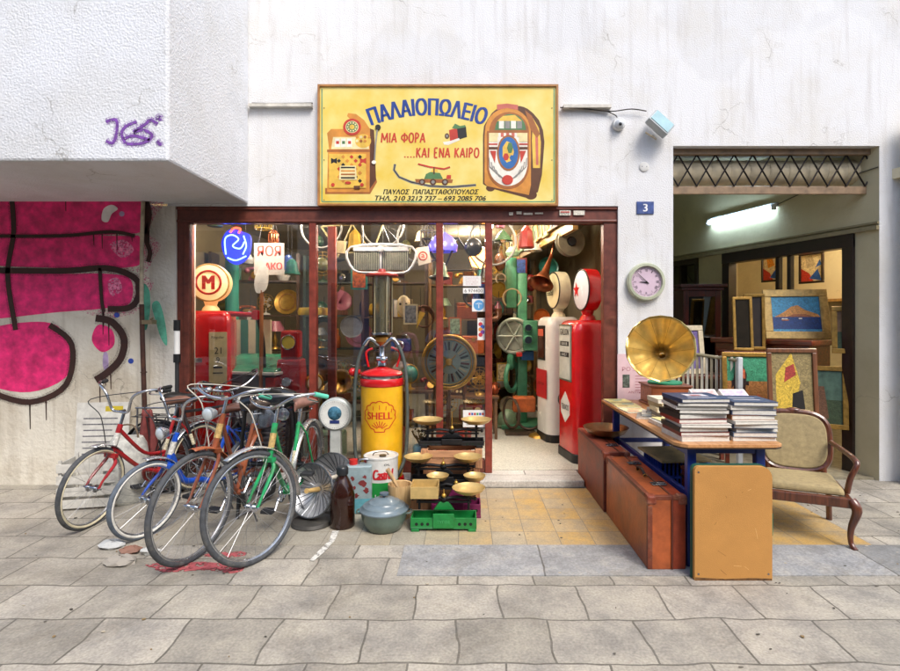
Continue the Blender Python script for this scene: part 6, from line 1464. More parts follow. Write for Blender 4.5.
o = mb.build('horn', M('#ecc56c', .3, .6, .15, 9, dirt=.25, dcol='#a8702c'), t); o.modifiers.new('s', 'SOLIDIFY').thickness = .003
mb = MB(); mb.tube([vs[j] for j in range(0, NN, 3)], .006, 6, closed=True); mb.build('horn_rim', M('#e2c87a', .25, 1, .1), o)
mb = MB()
for p in range(NP): mb.tube([vs[i * NN + p * sub] for i in range(len(prof))], .0035, 5)
mb.build('horn_seams', M('#a87a2a', .3, 1, .1), o)
e = hc + q_ @ Vector((0, 0, -.44))
mb = MB(); mb.tube(spline([e, e + Vector((.03, .05, -.06)), e + Vector((.02, .03, -.2)), Vector((.1, .14, .2))], 6), [.03] + [.027] * 18, 12); mb.build('horn_elbow', BRASS, t)
mb = MB(); mb.tube(spline([(.1, .14, .24), (.06, .05, .26), (.02, -.02, .24)], 5), .012, 8); mb.lathe([(0, -.01), (.03, -.01), (.03, .01), (0, .01)], (.02, -.03, .235), 20, axis=(1, 0, 0)); mb.build('tone_arm', CHROME, t)
# ================================================================ ARMCHAIR
WD = wood('#6a3820', '#3c1c10', .3, axis=2, coat=.5); UPH = M('#a3926a', .85, 0, .15, 30, bump=.15, bscale=90)
t = thing('armchair', 'carved dark wood armchair with beige upholstered back and seat right of the books', 'armchair', (2.58, -.98, 0), -24); t.scale = (.97, .97, .93)
for sx in (-1, 1):
    MB().tube(spline([(sx * .27, -.25, .36), (sx * .3, -.28, .29), (sx * .27, -.26, .15), (sx * .265, -.27, .05), (sx * .285, -.3, .0)], 5), [.034, .036, .037, .036, .035, .033, .03, .028, .026, .024, .022, .021, .02, .019, .018, .018, .018, .019, .02, .022, .024], 10).build('leg', WD, t)
    MB().tube(spline([(sx * .23, .24, .36), (sx * .235, .27, .2), (sx * .25, .33, 0)], 5), .022, 8).build('leg', WD, t)
    MB().tube(spline([(sx * .25, .27, .68), (sx * .29, .1, .66), (sx * .32, -.08, .64), (sx * .33, -.14, .6), (sx * .29, -.15, .5), (sx * .27, -.14, .38)], 6), .021, 10).build('armrest', WD, t)
mb = MB()
mb.bx(-.28, .28, -.28, -.24, .3, .375); mb.bx(-.25, .25, .22, .26, .3, .375)
mb.bx(-.28, -.245, -.24, .22, .3, .375); mb.bx(.245, .28, -.24, .22, .3, .375); mb.build('seat_frame', WD, t, bevel=.008)
mb = MB(); mb.box((0, -.01, .405), (.5, .46, .07), taper=.92); mb.build('seat', UPH, t, bevel=.03, seg=3)
BTm = TR(0, .25, .38) @ Matrix.Rotation(R(-12), 4, 'X') @ Matrix.Rotation(R(90), 4, 'X')
oval = [(.25 * math.copysign(abs(math.cos(a)) ** .6, math.cos(a)), .29 + .25 * math.copysign(abs(math.sin(a)) ** .6, math.sin(a))) for a in [2 * PI * k / 40 for k in range(40)]]
mb = MB(BTm); mb.tube([(x, y, 0) for x, y in oval], .024, 8, closed=True); mb.cyl((-.2, -.02, 0), (-.2, .1, 0), .022); mb.cyl((.2, -.02, 0), (.2, .1, 0), .022); mb.ball((0, .55, .0), .035, 10, sz=(1.8, .8, .8)); mb.build('back_frame', WD, t)
mb = MB(BTm); mb.prism([(x * .93, .29 + (y - .29) * .93) for x, y in oval], .05, 0, z0=-.025); mb.build('backrest', UPH, t, bevel=.012)

t = thing('printed_board', 'white board with faint grey printing leaning on the old wall behind the red bicycle', 'board', (-3.42, -.08, 0), 4, rx=-5)
MB().bx(-.24, .24, 0, .015, .0, .82).build('board', M('#d0cec6', .7, 0, .15, 12, dirt=.4, dcol='#8a8478'), t)
mb = MB(Matrix.Rotation(R(90), 4, 'X'))
for k in range(11): mb.box((-.02 * (k % 3), .12 + .055 * k, .0005), (.36 - .05 * (k % 3), .012, .001))
mb.build('print_lines', M('#77767a', .8, 0, .5, 80), t); MB(Matrix.Rotation(R(90), 4, 'X')).box((.1, .76, .0005), (.16, .05, .001)).build('yellow_patch', M('#c8b22c', .7), t)
t = thing('white_crate', 'dirty white fruit crate on the pavement under the red bicycle handlebar', 'crate', (-3.22, -.42, 0), 12)
mb = MB()
for k in range(4): mb.bx(-.22, .22, -.16, -.148, .02 + k * .1, .09 + k * .1); mb.bx(-.22, .22, .148, .16, .02 + k * .1, .09 + k * .1); mb.bx(-.22, -.208, -.147, .147, .02 + k * .1, .09 + k * .1); mb.bx(.208, .22, -.147, .147, .02 + k * .1, .09 + k * .1)
for sx in (-1, 1):
    for sy in (-1, 1): mb.bx(sx * .2 - .012, sx * .2 + .012, sy * .14 - .007, sy * .14 + .007, 0, .42)
mb.build('slats', M('#c6c4bc', .7, 0, .15, 14, dirt=.5, dcol='#8a8274'), t)
# ================================================================ NEIGHBOUR SHOP FURNITURE
GF = M('#a8823c', .35, .5, .25, 20, dirt=.3, dcol='#5a3c18'); CF = M('#c8bca0', .5, 0, .15, 20)
def MP(col, r_=.5, me_=0, v_=.31): return M(col, r_, me_, v_, 11.5)
def picture(name, label, loc, w, h, rz, lean, fmat, fw, scene_polys, cat='painting', group=None, mats=None, bg='#8a7a5a', dep=.03, roll=0):
    """framed picture standing on its lower edge, facing -y, leaning back"""
    t = thing(name, label, cat, loc, rz, group, rx=-lean, ry=roll)
    mb = MB()
    mb.bx(-w / 2, w / 2, -dep, 0, 0, fw); mb.bx(-w / 2, w / 2, -dep, 0, h - fw, h); mb.bx(-w / 2, -w / 2 + fw, -dep, 0, fw + .0005, h - fw - .0005); mb.bx(w / 2 - fw, w / 2, -dep, 0, fw + .0005, h - fw - .0005)
    mb.build('frame', fmat, t, bevel=min(.006, fw * .2))
    T = TR(0, -.012, 0) @ Matrix.Rotation(R(90), 4, 'X')
    mb = MB(T); mb.bx(-w / 2 + fw * .9, w / 2 - fw * .9, fw * .9, h - fw * .9, -.004, 0, 0)
    iw, ih = w - 2 * fw, h - 2 * fw
    for i, (poly, mi) in enumerate(scene_polys): mb.prism([(-iw / 2 + x * iw, fw + y * ih) for x, y in poly], .0006 + i * .0003, mi)
    brushed = []
    for m_ in (mats or []):
        nt = m_.node_tree; bs_ = nt.nodes['Principled BSDF']
        if not bs_.inputs['Normal'].links and not bs_.inputs['Metallic'].default_value:
            for nn in nt.nodes:
                if nn.type == 'TEX_NOISE': nn.inputs['Scale'].default_value = 22; nn.inputs['Distortion'].default_value = 2.5; nz_ = nn
                if nn.type == 'MAP_RANGE' and abs(nn.inputs['From Min'].default_value - .3) < .01: nn.inputs['To Min'].default_value = .45; nn.inputs['To Max'].default_value = 1.5
            bp_n = nt.nodes.new('ShaderNodeBump'); bp_n.inputs['Strength'].default_value = .5; bp_n.inputs['Distance'].default_value = .004; nt.links.new(nz_.outputs[0], bp_n.inputs['Height']); nt.links.new(bp_n.outputs[0], bs_.inputs['Normal'])
    mb.build('canvas', [M(bg, .5, 0, .3, 12)] + (mats or []), t)
    return t
def rg(x0, x1, y0, y1): return [(x0, y0), (x1, y0), (x1, y1), (x0, y1)]
SP_sea = [(rg(0, 1, .42, 1), 1), ([(0.05, .42), (.25, .56), (.42, .72), (.55, .76), (.7, .62), (.95, .5), (1, .42)], 2), ([(.3, .42), (.45, .5), (.7, .5), (.85, .42)], 3), (rg(0, 1, 0, .42), 4), (rg(0.0, 1, 0, .07), 1), (rg(.2, .32, .34, .38), 5), ([(.18, .35), (.36, .35), (.33, .31), (.21, .31)], 3), (rg(.55, .62, .36, .39), 5)]
MS = [MP('#3f8fb8'), MP('#c88a44'), MP('#9a5a34'), MP('#123a78'), MP('#e0dcd0')]
t = thing('dresser', 'reddish brown carved dresser inside the right shop, carrying the seascape', 'dresser', (3.62, 1.22, .02), -60)
RW = wood('#7c3520', '#401810', .3, axis=0, coat=.5)
mb = MB(); mb.bx(-.55, .55, -.22, .22, .12, 1.3); mb.build('carcass', RW, t, bevel=.006)
mb = MB(); mb.bx(-.6, .6, -.26, .25, 1.3, 1.36); mb.build('top', RW, t, bevel=.012)
for k in range(3):
    for s_ in (-1, 1):
        o = MB().bx(s_ * .275 - .25, s_ * .275 + .25, -.245, -.221, .2 + k * .36, .5 + k * .36).build('drawer', wood('#8a4024', '#4a2014', .3, axis=0), t, bevel=.006)
        mb = MB(); mb.torus((s_ * .275, -.26, .35 + k * .36), .05, .006, (0, 1, .3), 18, 6, a0=180, a1=360); mb.ball((s_ * .275 - .05, -.252, .35 + k * .36), .014, 8); mb.ball((s_ * .275 + .05, -.252, .35 + k * .36), .014, 8); mb.build('handle', BRASS, o)
for sx in (-1, 1):
    for sy in (-1, 1): MB().bx(sx * .5 - .04, sx * .5 + .04, sy * .17 - .04, sy * .17 + .04, 0, .12).build('foot', RW, t, bevel=.01)
picture('seascape_painting', 'seascape of an orange island over blue water in a wide gilt frame', (3.77, .93, 1.382), .66, .58, -14, 14, M('#b89a5c', .4, .3, .25, 20, dirt=.3, dcol='#6a4a20'), .085, SP_sea, mats=MS)
CABW = wood('#4a1a12', '#240c08', .3, axis=2, coat=.4)
t = thing('display_cabinet', 'tall dark red display cabinet with a glazed door and cornice in the right shop', 'cabinet', (3.06, 1.95, .02), 0)
mb = MB(); mb.bx(-.24, .24, .18, .2, .1, 1.96); mb.bx(-.24, -.2, -.18, .179, .1, 1.96); mb.bx(.2, .24, -.18, .179, .1, 1.96); mb.bx(-.24, .24, -.2, .2, .0, .099); mb.bx(-.199, .199, -.17, .179, .9, .93); mb.bx(-.199, .199, -.17, .179, 1.4, 1.42); mb.build('carcass', CABW, t)
mb = MB(); mb.bx(-.27, .27, -.23, .22, 1.961, 2.0); mb.bx(-.3, .3, -.26, .24, 2.0, 2.04); mb.build('cornice', CABW, t, bevel=.008)
mb = MB(); mb.bx(-.24, -.17, -.205, -.181, .1, 1.96); mb.bx(.17, .24, -.205, -.181, .1, 1.96); mb.bx(-.17, .17, -.204, -.181, 1.88, 1.96); mb.bx(-.17, .17, -.204, -.181, .1, .9); d = mb.build('door', CABW, t, bevel=.004)
MB().bx(-.17, .17, -.194, -.19, .9, 1.88).build('glass_pane', glass('#b8c0a8', .1), d)
MB().ball((.19, -.215, 1.2), .015, 10).build('knob', BRASS, d)
for k in range(7):
    c = thing('porcelain_jar', ('blue', 'white', 'green', 'brown', 'cream', 'red', 'grey')[k] + ' jar on the ' + ('lower' if k < 4 else 'upper') + ' shelf of the dark display cabinet', 'jar', (3.06 - .14 + (k % 4) * .09, 1.97, .951 if k < 4 else 1.441), 0, 'jars in the cabinet')
    MB().lathe([(.02, 0), (.035, .04), (.04, .1), (.02, .15), (.025, .17)], n=14).build('vessel', M(('#4a6a9a', '#d0ccc0', '#4a7a5a', '#6a4a34', '#c8b890', '#8a3a30', '#7a7a78')[k], .3), c); MB().lathe([(.024, .17), (.02, .18), (0, .2)], n=12).build('lid', M('#6a5a40', .4), c)
t = picture('floral_painting', 'small painting of red and purple flowers in a pale frame behind the horn', (2.56, 1.0, .98), .42, .56, 8, 8, CF, .06, [(rg(0, 1, 0, 1), 1)] + [([(x + .12 * math.cos(k) * s, y + .1 * math.sin(k) * s) for k in (0, .9, 1.8, 2.7, 3.6, 4.5, 5.4)], mi) for x, y, s, mi in ((.3, .4, 1, 2), (.6, .6, 1, 3), (.7, .3, .8, 4), (.35, .75, .9, 3), (.5, .45, .7, 2), (.8, .8, .8, 2), (.15, .2, .8, 4))], mats=[MP('#6a5a94'), MP('#b83a30'), MP('#c87a9a'), MP('#3f6a4a')])
t = thing('low_table', 'small dark side table behind the slatted crib side', 'table', (2.62, 1.15, .02))
mb = MB(); mb.bx(-.35, .35, -.25, .25, .92, .958); mb.build('top', RW, t, bevel=.006)
for sx in (-1, 1):
    for sy in (-1, 1): MB().bx(sx * .3 - .02, sx * .3 + .02, sy * .2 - .02, sy * .2 + .02, 0, .92).build('leg', RW, t)
# slatted crib side (white spindles)
t = thing('crib_side', 'slatted crib side with pale spindles and a sloping wooden rail behind the books', 'crib', (X(668, 5.9), .9, .02))
e0 = Vector((0, 0, 0)); e1 = Vector((X(742, 5.3) - X(668, 5.9), -.55, 0)); dd = e1 - e0
MB().tube([(0, 0, 1.24), (e1.x, e1.y, 1.165)], .018, 8).build('rail', M('#8a8268', .5, 0, .2), t); MB().tube([(0, 0, .5), (e1.x, e1.y, .5)], .018, 8).build('rail', M('#8a8268', .5, 0, .2), t)
for k in range(15):
    p = dd * ((k + .5) / 15); MB().box((p.x, p.y, .865), (.026, .014, .73 - .07 * k / 15)).build('spindle', M('#c9c6b8' if k % 3 else '#a89f88', .5, 0, .15), t)
MB().box((e1.x, e1.y, .6), (.05, .05, 1.2)).build('post', M('#c9ced0', .4, 0, .1), t, bevel=.008); MB().box((0, 0, .63), (.04, .04, 1.26)).build('post', M('#a89f88', .5), t)
FIG = [(rg(0, 1, .62, 1), 1), (rg(0, 1, .3, .62), 2), (rg(0, 1, 0, .3), 3), ([(.1, .5), (.3, .7), (.5, .55), (.5, .62), (.1, .62)], 4), ([(.18, 0), (.45, 0), (.42, .5), (.46, .72), (.36, .9), (.2, .86), (.14, .6)], 4), ([(.3, .66), (.42, .66), (.42, .8), (.34, .82)], 5), ([(.5, .3), (.7, .42), (.95, .3), (.95, .22), (.5, .2)], 5)]
MF = [M('#3f8f6a', .45, 0, .3), MP('#a8703a'), MP('#5a4a2a'), MP('#2a140e'), MP('#b85a34')]
picture('figure_painting', 'painting of a dark haired figure under a green sky behind the right stack', (X(751, 5.3), .32, .53), .5, .74, -12, 6, GF, .045, FIG, mats=MF)
picture('cloth_painting', 'painting with yellow drapery and a black shape above the armchair', (X(797, 4.9), -.05, .55), .44, .78, -8, 5, wood('#7a4a2a'), .04, [(rg(0, 1, 0, 1), 1), ([(.1, 0), (.5, .1), (.7, .6), (.5, 1), (.1, .7)], 2), ([(.45, .1), (.8, .2), (.75, .5), (.5, .45)], 3), ([(.3, .6), (.6, .7), (.55, .85), (.35, .8)], 4)], mats=[MP('#8a7a50'), MP('#c8a83c'), MP('#16120e'), MP('#a03a30')])
picture('narrow_mirror', 'narrow upright mirror in a gilt frame leaning before the lit doorway', (X(741, 5.85), .8, 1.26), .2, .6, -15, 8, GF, .03, [(rg(.0, 1, 0, 1), 1)], 'mirror', mats=[M('#4a4034', .1, .8, .2)])
picture('empty_frame', 'empty tall gilt frame stacked behind the narrow mirror', (X(752, 6.05), 1.0, 1.26), .22, .64, -20, 5, GF, .035, [], 'picture frame', bg='#2a2018')
t = thing('wooden_bench', 'dark wooden bench carrying the gilt frames before the lit doorway', 'bench', (X(747, 5.95), .9, .02), -15)
MB().bx(-.3, .3, -.2, .2, 1.18, 1.235).build('seat', RW, t, bevel=.005)
for sx in (-1, 1):
    for sy in (-1, 1): MB().bx(sx * .26 - .02, sx * .26 + .02, sy * .16 - .02, sy * .16 + .02, 0, 1.18).build('leg', RW, t)
for k, (px, py, D_, w, h, lb, cc) in enumerate(((772, 268, 7.9, .34, .42, 'bright red, blue and yellow abstract painting in the lit back room', 0), (812, 268, 7.2, .36, .42, 'pale abstract painting beside the bright one in the lit back room', 1))):
    c = picture('abstract_painting', lb, (X(px, D_), D_ - 5, Z(py, D_) - h / 2), w, h, -72, 0, DK, .03, [(rg(0, 1, 0, 1), 1), ([(0, 0), (.6, 0), (.4, .3), (0, .5)], 2), ([(.4, .1), (1, 0), (.8, .45)], 3), ([(.3, .5), (.7, .6), (.5, 1), (.2, .9)], 4), ([(.7, .5), (1, .6), (.9, .8)], 3 if k else 2)], mats=[MP('#d8c49a'), MP('#c03a2a'), MP('#2a5ab0'), M('#d88a2c' if not k else '#b8a484', .5)])
for k, (px, py, D_, w, h, bgc, lb) in enumerate(((820, 395, 5.6, .5, .66, '#4f6a5a', 'green landscape canvas in a gilt frame at the foot of the dresser'), (855, 330, 5.5, .4, .5, '#8a6a4a', 'brown portrait canvas in a gilt frame right of the seascape'))):
    picture('canvas_painting', lb, (X(px, D_), D_ - 5, Z(py, D_) - h / 2 if k else .45), w, h, -30, 8, GF, .05, [(rg(0, 1, 0, .45), 1), ([(.3, .1), (.7, .1), (.6, .7), (.4, .7)], 2)], mats=[MP('#3a4a30'), MP('#6a4a34')], bg=bgc)

# ================================================================ INSIDE THE MAIN SHOP
FLZ = .073
used = set()
def lab(s):
    k = s; assert k not in used, k; used.add(k); return s
COLS = [('dark green', '#24482f'), ('brown', '#5a3822'), ('copper', '#9a5230'), ('cream', '#c8ba94'), ('dark red', '#7a1f1c'), ('teal', '#2f7a70'), ('black', '#1a1a1c'), ('brass', '#b08a3c'), ('grey', '#6f7274'), ('blue', '#2c4a8c'), ('orange', '#b8602a'), ('white', '#c8c6be'), ('olive', '#5a5a30'), ('pink', '#b06a7a'), ('mustard', '#b08f34'), ('pale green', '#8aa88a')]
def cm(c, i): return M(c, .3, .7 if c in ('#b08a3c', '#9a5230') else 0, .2, 14, dirt=.3, dcol='#2a2018')
def k_vase(t, m, s, g):
    MB().lathe([(.3 * s, 0), (.42 * s, .12 * s * 2), (.5 * s, .5 * s), (.25 * s, 1.1 * s), (.18 * s, 1.3 * s), (.28 * s, 1.5 * s)], n=16).build('body', m, t)
def k_bottle(t, m, s, g):
    MB().lathe([(.22 * s, 0), (.25 * s, .05 * s), (.25 * s, .9 * s), (.09 * s, 1.25 * s), (.09 * s, 1.6 * s)], n=14).build('body', m, t); MB().cyl((0, 0, 1.6 * s), (0, 0, 1.72 * s), .1 * s, n=10).build('stopper', BRASS, t)
def k_radio(t, m, s, g):
    MB().bx(-.75 * s, .75 * s, -.35 * s, .35 * s, 0, 1.0 * s).build('case', m, t, bevel=.12 * s); mb = MB(); mb.bx(-.62 * s, .1 * s, -.37 * s, -.351 * s, .2 * s, .85 * s); mb.build('speaker_cloth', M('#8a744a', .9, 0, .2, 60), t)
    mb = MB(); mb.cyl((.42 * s, -.35 * s, .68 * s), (.42 * s, -.38 * s, .68 * s), .2 * s, n=18); mb.cyl((.3 * s, -.35 * s, .25 * s), (.3 * s, -.42 * s, .25 * s), .08 * s, n=10); mb.cyl((.56 * s, -.35 * s, .25 * s), (.56 * s, -.42 * s, .25 * s), .08 * s, n=10); mb.build('dial', M('#d8c890', .3), t)
def k_clock(t, m, s, g):
    MB().lathe([(0, .2 * s), (.6 * s, .2 * s), (.7 * s, 0), (.6 * s, -.2 * s), (0, -.2 * s)], (0, 0, .75 * s), 24, axis=(0, -1, 0)).build('case', m, t); o = MB().lathe([(0, .205 * s), (.52 * s, .21 * s)], (0, 0, .75 * s), 24, axis=(0, -1, 0)).build('dial', M('#d6cfb4', .4), t)
    mb = MB(Matrix.Rotation(R(90), 4, 'X')); mb.box((0, .9 * s, .225 * s), (.04 * s, .35 * s, .01)); mb.box((.12 * s, .75 * s, .225 * s), (.26 * s, .05 * s, .01)); mb.build('hands', BLACK, t); MB().bx(-.4 * s, .4 * s, -.15 * s, .15 * s, 0, .1 * s).build('foot', m, t)
def k_lamp(t, m, s, g):
    MB().lathe([(.35 * s, 0), (.3 * s, .08 * s), (.08 * s, .15 * s), (.16 * s, .5 * s), (.06 * s, .9 * s), (.04 * s, 1.1 * s)], n=16).build('stem', BRASS, t); MB().lathe([(.62 * s, 1.05 * s), (.3 * s, 1.65 * s), (.28 * s, 1.65 * s), (.6 * s, 1.04 * s)], n=20, cap=0).build('shade', m, t)
def k_fan(t, m, s, g):
    MB().lathe([(.4 * s, 0), (.35 * s, .12 * s), (.06 * s, .2 * s), (.05 * s, .6 * s)], n=16).build('stand', m, t)
    mb = MB(); 
    for r_ in (.7, .5, .3): mb.torus((0, -.12 * s, 1.1 * s), r_ * s, .018 * s, (0, 1, 0), 24, 5)
    for k in range(12): a = k * PI / 6; mb.cyl((0, -.12 * s, 1.1 * s), (.7 * s * math.cos(a), -.12 * s, 1.1 * s + .7 * s * math.sin(a)), .014 * s, n=4)
    mb.build('guard', BRASS, t)
    mb = MB()
    for k in range(4): a = k * PI / 2 + .3; mb.prism([(0, 0), (.5 * s * math.cos(a), .5 * s * math.sin(a)), (.5 * s * math.cos(a + .7), .5 * s * math.sin(a + .7))], .02 * s, 0, TR(0, -.04 * s, 1.1 * s) @ Matrix.Rotation(R(90), 4, 'X'))
    mb.cyl((0, -.08 * s, 1.1 * s), (0, .25 * s, 1.1 * s), .18 * s, n=14); mb.build('blades', m, t)
def k_box(t, m, s, g):
    MB().bx(-.6 * s, .6 * s, -.4 * s, .4 * s, 0, .75 * s).build('box', m, t, bevel=.04 * s); MB().bx(-.62 * s, .62 * s, -.42 * s, .42 * s, .76 * s, .95 * s).build('lid', m, t, bevel=.04 * s); MB().bx(-.08 * s, .08 * s, -.45 * s, -.421 * s, .65 * s, .85 * s).build('clasp', BRASS, t)
def k_phone(t, m, s, g):
    MB().box((0, 0, .25 * s), (.9 * s, .8 * s, .5 * s), taper=.6).build('body', m, t, bevel=.06 * s); mb = MB(); mb.tube(spline([(-.6 * s, 0, .62 * s), (-.4 * s, 0, .72 * s), (.4 * s, 0, .72 * s), (.6 * s, 0, .62 * s)], 4), .09 * s, 8); mb.ball((-.6 * s, 0, .6 * s), .17 * s, 10); mb.ball((.6 * s, 0, .6 * s), .17 * s, 10); mb.build('receiver', m, t)
    mb = MB(); mb.lathe([(.28 * s, 0), (.26 * s, .05 * s), (0, .05 * s)], (0, -.3 * s, .3 * s), 18, axis=(0, -1, .6)); mb.build('dial', BRASS, t)
def k_jug(t, m, s, g):
    MB().lathe([(.3 * s, 0), (.48 * s, .3 * s), (.45 * s, .6 * s), (.26 * s, .95 * s), (.32 * s, 1.2 * s)], n=18).build('body', m, t); MB().tube(spline([(.3 * s, 0, 1.05 * s), (.62 * s, 0, .95 * s), (.6 * s, 0, .55 * s), (.44 * s, 0, .45 * s)], 4), .05 * s, 6).build('handle', m, t)
def k_plate(t, m, s, g):
    MB().lathe([(0, .0), (.5 * s, .02 * s), (.75 * s, .12 * s), (.78 * s, .1 * s), (.5 * s, -.02 * s), (0, -.03 * s)], (0, 0, .78 * s), 28, axis=(0, -1, .18)).build('plate', m, t); MB().torus((0, -.06 * s, .79 * s), .5 * s, .02 * s, (0, -1, .18), 26, 5).build('painted_ring', M('#8a5a34', .4), t)
def k_books(t, m, s, g):
    x = -.6 * s
    for k in range(6):
        w = g.uniform(.12, .24) * s; h = g.uniform(.85, 1.2) * s; MB().bx(x, x + w - .004, -.3 * s, .3 * s, 0, h).build('volume', M(COLS[g.randrange(16)][1], .6, 0, .2), t); x += w
def k_camera(t, m, s, g):
    MB().bx(-.6 * s, .6 * s, -.2 * s, .2 * s, 0, .75 * s).build('body', m, t, bevel=.05 * s); MB().lathe([(.28 * s, 0), (.28 * s, .3 * s), (.2 * s, .34 * s), (0, .3 * s)], (0, -.2 * s, .36 * s), 18, axis=(0, -1, 0)).build('lens', CHROME, t); MB().bx(-.25 * s, .25 * s, -.15 * s, .15 * s, .751 * s, .95 * s).build('viewfinder', BLACK, t)
def k_helmet(t, m, s, g):
    MB().lathe([(.55 * s, .05 * s), (.58 * s, .35 * s), (.48 * s, .7 * s), (.25 * s, .92 * s), (0, 1.0 * s)], n=22).build('shell', m, t); MB().torus((0, 0, .1 * s), .58 * s, .07 * s, (0, 0, 1), 24, 6).build('brim', m, t)
def k_gramhorn(t, m, s, g):
    o = MB().lathe([(.06 * s, -.9 * s), (.1 * s, -.5 * s), (.25 * s, -.2 * s), (.6 * s, 0), (.72 * s, .04 * s)], (0, -.1 * s, 1.0 * s), 20, axis=(.2, -1, .2), cap=1).build('horn', m, t); o.modifiers.new('s', 'SOLIDIFY').thickness = .004
    MB().bx(-.4 * s, .4 * s, -.3 * s, .4 * s, 0, .35 * s).build('case', wood('#6a3c24'), t, bevel=.03 * s)
def k_globe(t, m, s, g):
    MB().lathe([(.35 * s, 0), (.1 * s, .1 * s), (.05 * s, .35 * s)], n=16).build('foot', BRASS, t); MB().ball((0, 0, .9 * s), .5 * s, 20).build('sphere', m, t); MB().torus((0, 0, .9 * s), .56 * s, .03 * s, (0, 1, 0), 28, 6).build('meridian', BRASS, t)
def k_engine(t, m, s, g):
    MB().lathe([(.4 * s, -.6 * s), (.45 * s, -.5 * s), (.45 * s, .5 * s), (.4 * s, .6 * s)], (0, 0, .5 * s), 18, axis=(1, 0, 0)).build('drum', m, t); mb = MB(); mb.bx(-.5 * s, .5 * s, -.3 * s, .3 * s, 0, .08 * s); mb.cyl((-.75 * s, 0, .5 * s), (.8 * s, 0, .5 * s), .08 * s, n=10); mb.cyl((.66 * s, 0, .5 * s), (.74 * s, 0, .5 * s), .3 * s, n=18); mb.build('axle', STEEL, t)
KINDS = [('vase', k_vase), ('bottle', k_bottle), ('table_radio', k_radio), ('mantel_clock', k_clock), ('table_lamp', k_lamp), ('desk_fan', k_fan), ('tin_box', k_box), ('telephone', k_phone), ('jug', k_jug), ('plate', k_plate), ('row_of_books', k_books), ('box_camera', k_camera), ('helmet', k_helmet), ('phonograph', k_gramhorn), ('globe', k_globe), ('electric_motor', k_engine)]
lvl_n = ['bottom shelf', 'second shelf', 'third shelf', 'fourth shelf', 'fifth shelf', 'top board']
def rack(where, x, y, w, nl, H, rz, seed, colr='#4a3424', smin=.15, smax=.27, per=None, depth=.4):
    g = random.Random(seed)
    t = thing('shelf_rack', lab('%s shelf rack %s' % ({'#4a3424': 'dark wooden', '#7a5c34': 'pale wooden', '#3a4a44': 'green painted'}[colr], where)), 'shelf', (x, y, FLZ), rz, 'shelf racks of curios in the shop')
    wd = wood(colr, axis=0)
    for sx in (-1, 1):
        mb = MB(); mb.bx(sx * w / 2 - .02, sx * w / 2 + .02, -depth / 2, depth / 2, 0, H); mb.build('upright', wood(colr), t)
    for k in range(nl):
        MB().bx(-w / 2 + .021, w / 2 - .021, -depth / 2, depth / 2, .08 + k * H / nl, .1 + k * H / nl).build('shelf', wd, t)
    m3 = rotz(rz); gap = H / nl
    for k in range(nl):
        xx = -w / 2 + .06; n = 0; seen = set()
        while n < 12:
            s = min(g.uniform(smin, smax), gap * .55); hw = s * .72
            if xx + 2 * hw > w / 2 + .02: break
            for _ in range(60):
                ki = g.randrange(16); ci = g.randrange(16)
                nm_, fn = KINDS[ki]; l = '%s %s on the %s of the rack %s' % (COLS[ci][0], nm_.replace('_', ' '), lvl_n[k], where)
                if nm_ not in seen and l not in used: break
            seen.add(nm_)
            p = Vector((x, y, FLZ)) + m3 @ Vector((xx + hw, g.uniform(-.06, .04) - .06, .101 + k * gap))
            o = thing(nm_, lab(l), nm_.replace('_', ' ').replace('row of books', 'books'), p, rz + g.uniform(-14, 14), 'curios on the rack ' + where)
            fn(o, cm(COLS[ci][1], ci), s, g); xx += 2 * hw + .015; n += 1
rack('behind the lit globe', -3.05, 2.75, 1.2, 5, 2.5, 10, 21)
rack('behind the left pane', -1.85, 3.1, 1.1, 5, 2.5, 0, 22, '#3a4a44')
rack('behind the glass cylinder', -.98, 2.6, .9, 5, 2.45, 0, 23)
rack('behind the middle mullions', -.05, 2.5, .85, 5, 2.4, 0, 24, '#7a5c34')
rack('at the aisle end', .72, 4.6, 1.1, 6, 2.6, 0, 25, '#7a5c34', .13, .2)
rack('beside the aisle', .42, 3.2, .8, 5, 1.9, 62, 26, '#4a3424', .13, .2)
# pictures and mirrors hung on the slanting gallery
ga = Vector((1.22, .75, 0)); gb = Vector((.72, 5.4, 0)); gd = (gb - ga).normalized(); gl = (gb - ga).length
gal = thing('gallery_beam', 'pale timber gallery beam running back over the doorway with frames hanging from it', 'beam', ga)
rzg = math.degrees(math.atan2(gd.y, gd.x))
mb = MB(rotz(rzg)); mb.bx(0, gl, -.03, .03, 2.62 - .03, 2.7); mb.build('beam', wood('#b8924c', axis=0), gal)
mb = MB(rotz(rzg)); mb.bx(0, gl, -.015, .015, 3.02, 3.08); mb.build('upper_rail', wood('#9a7438', axis=0), gal)
g = random.Random(5); d_ = .1; k = 0
FRM = [('gilt', GF), ('dark brown', wood('#4a2c18')), ('pale wood', wood('#c09a5c')), ('olive', M('#6a6a3a', .5)), ('honey', wood('#a8702c'))]
INS = [('mirror', '#9aa69a'), ('brown print', '#7a5a3a'), ('green print', '#4f6a4a'), ('cream print', '#d0c08c'), ('sepia print', '#8a744a'), ('blue print', '#4a6a8a')]
